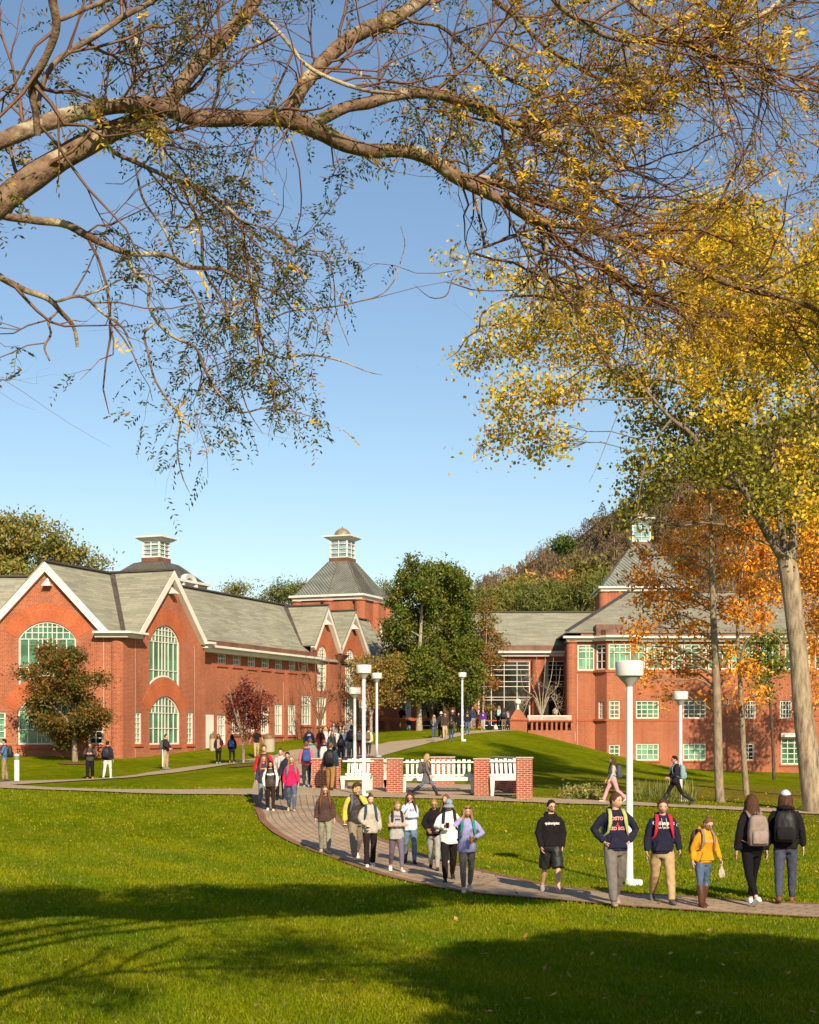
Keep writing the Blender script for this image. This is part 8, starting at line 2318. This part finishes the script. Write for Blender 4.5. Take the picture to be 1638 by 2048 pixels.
for (px, py, top, yaw, sex, hair, skin, shirt, pants, lab, pk, ex) in CR:
    over = None; e2 = []; hd = None; tx = []
    for e in ex:
        if e == 'panel': over = ('panel', BLK, .06)
        elif e == 'redpanel': over = ('panel', (.5, .03, .04), .05)
        elif e == 'hoodup': hd = 'up'
        elif e == 'gold': tx = [('X', .17, 0, 1.22, (.62, .36, .03), .012, 0)]
        elif e == 'wht': tx = [('Q', .15, 0, 1.22, (.7, .68, .66), .008, 0)]
        elif e == 'scarf': e2.append('scarf'); over = ('scarf', (.16, .27, .22))
        else: e2.append(e)
    if px == 618: tx = [('AC', .13, 0, 1.30, (.62, .58, .5), .008, 0)]
    person(px, py, top, yaw, sex, hair, skin, shirt, pants, (.2, .18, .17) if py > 1480 else (.35, .33, .3), ('down', 'down') if yaw > 90 else [('down', 'down'), ('low', 'down'), ('fwd', 'back')][px.__hash__() % 3], .22, (0, 5), label=lab, over=over, extra=tuple(e2), pack=pk, hood=hd, text=tx)
person(803.5, 1461, 1412, 40, 'm', ('short', 'dark'), 'light', ('sweat', BLK), ('chino', (.36, .26, .16)), (.05, .04, .04), ('low', 'low'), .05, (0, 16), label='man in black by the entrance door behind the left balustrade', extra=(('cap', (.4, .4, .4)),), d=124.8)
person(1110, 1451.5, 1412, 176, 'f', ('bun', 'black'), 'light', ('jacket', (.70, .66, .60)), ('slim', CHAR), CHAR, ('lap', 'lap'), .0, (0, 0), label='person in a pale jacket sitting on the terrace bench with their back to us', pack=((.30, .21, .12), 'tan backpack on the person sitting on the terrace bench'), d=123.2)
# two bags on the ground by the terrace walk
def ground_bag(px, py, c, label, w, h):
    g = hit(px, py); r = thing('duffel_bag', label, 'bag', g, local=True)
    m = Rings(); m.torso([(0, w * .8, w * .4, 0), (h * .2, w, w * .5, 0), (h * .7, w * .9, w * .45, 0), (h, w * .5, w * .2, 0)], 0, 16, 3); m.build('body', cloth(c), r, smooth=True, uv=False)
    m = MB(); m.tube([(-w * .4, 0, h * .9), (-w * .25, 0, h * 1.25), (w * .25, 0, h * 1.25), (w * .4, 0, h * .9)], .012, 6); m.build('handle', cloth(sc(c, .7)), r, smooth=True, uv=False)
ground_bag(979, 1459.5, (.015, .014, .016), 'black bag on the ground right of the purple sweatshirt', .24, .36)
ground_bag(991.5, 1459.5, (.6, .58, .55), 'white bag on the ground beside the three girls', .15, .38)

# ---- grow all garments and bodies at once with voxel remeshing
tmp = []
for it in PEND:
    mb, name, mt, par, post, vox, sm, fold = it[:8]
    me = bpy.data.meshes.new('tmp'); me.from_pydata(mb.v, [], mb.f); me.update()
    o = bpy.data.objects.new('tmp', me); COL.objects.link(o)
    r = o.modifiers.new('r', 'REMESH'); r.mode = 'VOXEL'; r.voxel_size = vox
    s_ = o.modifiers.new('s', 'SMOOTH'); s_.factor = .5; s_.iterations = sm
    tmp.append(o)
dg = bpy.context.evaluated_depsgraph_get()
for o, it in zip(tmp, PEND):
    mb, name, mt, par, post, vox, sm, fold = it[:8]
    me = o.evaluated_get(dg).to_mesh()
    nv = len(me.vertices); co = np.empty(nv * 3); me.vertices.foreach_get('co', co); co = co.reshape(-1, 3)
    no = np.empty(nv * 3); me.vertices.foreach_get('normal', no); no = no.reshape(-1, 3)
    fs = [tuple(p.vertices) for p in me.polygons]
    if fold:
        ph = (hash(par.name) % 97) * .13
        w = np.sin(co[:, 2] * 26 + 5 * np.sin(co[:, 0] * 11 + ph) + 3 * np.sin(co[:, 1] * 13 + ph)) + .7 * np.sin(co[:, 2] * 47 + co[:, 0] * 38 * np.sign(co[:, 0]) + ph * 2) + .5 * np.sin(co[:, 0] * 60 + co[:, 2] * 21 + ph)
        co = co + no * (fold * w * .6)[:, None]
    cols = None
    if post: co, fs, cols = post(co, fs)
    m2 = bpy.data.meshes.new(name); m2.from_pydata(co.tolist(), [], fs); m2.materials.append(mt)
    m2.polygons.foreach_set('use_smooth', np.ones(len(m2.polygons), bool)); m2.update()
    if cols is not None:
        at = m2.attributes.new('tint', 'FLOAT_COLOR', 'POINT'); c4 = np.ones((len(co), 4), np.float32); c4[:, :3] = cols; at.data.foreach_set('color', c4.ravel())
    ob = link_obj(name, m2, par); ORG[ob.name] = Vector((0, 0, 0))
    # lettering laid on the front of the garment
    if len(it) > 8 and it[8]:
        bvh = BVHTree.FromPolygons([Vector(c) for c in co], fs); k = it[9]
        for (s, size, cx, cz, colr, bold, arc) in it[8]:
            if s == '@sock': vv = [(-.012,.03,0),(.006,.03,0),(.008,.0,0),(.03,-.018,0),(.02,-.03,0),(-.006,-.024,0),(-.034,-.026,0),(-.034,-.014,0),(-.014,.002,0)]; ff = [(0,1,2,8),(2,3,4,5),(8,2,5),(8,5,6,7)]
            elif s == '@ring':
                n_ = 16; vv = [(math.cos(a_) * q * size, math.sin(a_) * q * size, 0) for q in (1, .82) for a_ in np.linspace(0, 2 * math.pi, n_, endpoint=False)]; ff = [(i, (i + 1) % n_, n_ + (i + 1) % n_, n_ + i) for i in range(n_)]
                o_ = len(vv); vv += [(-.012, -.018, 0), (-.006, -.018, 0), (-.006, .018, 0), (-.012, .018, 0), (.006, -.018, 0), (.012, -.018, 0), (.012, .018, 0), (.006, .018, 0)]; ff += [(o_, o_ + 1, o_ + 2, o_ + 3), (o_ + 4, o_ + 5, o_ + 6, o_ + 7)]
            elif s == '@pill':
                n_ = 16; vv = [(math.copysign(.05, math.cos(a_)) + math.cos(a_) * .018, math.sin(a_) * .02, 0) for a_ in np.linspace(0, 2 * math.pi, n_, endpoint=False)]; ff = [tuple(range(n_))]
            else: vv, ff = txt_mesh(s, size, bold)
            out = []; miss = 0
            for x, y, z in vv:
                x2 = x + cx; z2 = cz + y - arc * 6 * (x * x) 
                h_ = bvh.ray_cast(Vector((x2 * k, -1.5, z2 * k)), Vector((0, 1, 0)))
                miss += h_[0] is None
                out.append((x2 * k, (h_[0].y if h_[0] else -.15 * k) - .005, z2 * k))
            if miss > .1 * len(vv): continue
            m = MB(); m.add(out, ff); m.build('lettering' if s[0] != '@' else 'emblem', M('print_%.2f_%.2f_%.2f' % colr, colr, .8, .15, .05), par, uv=False)
    o.to_mesh_clear() if False else None
for o in tmp:
    me = o.data; bpy.data.objects.remove(o); bpy.data.meshes.remove(me)
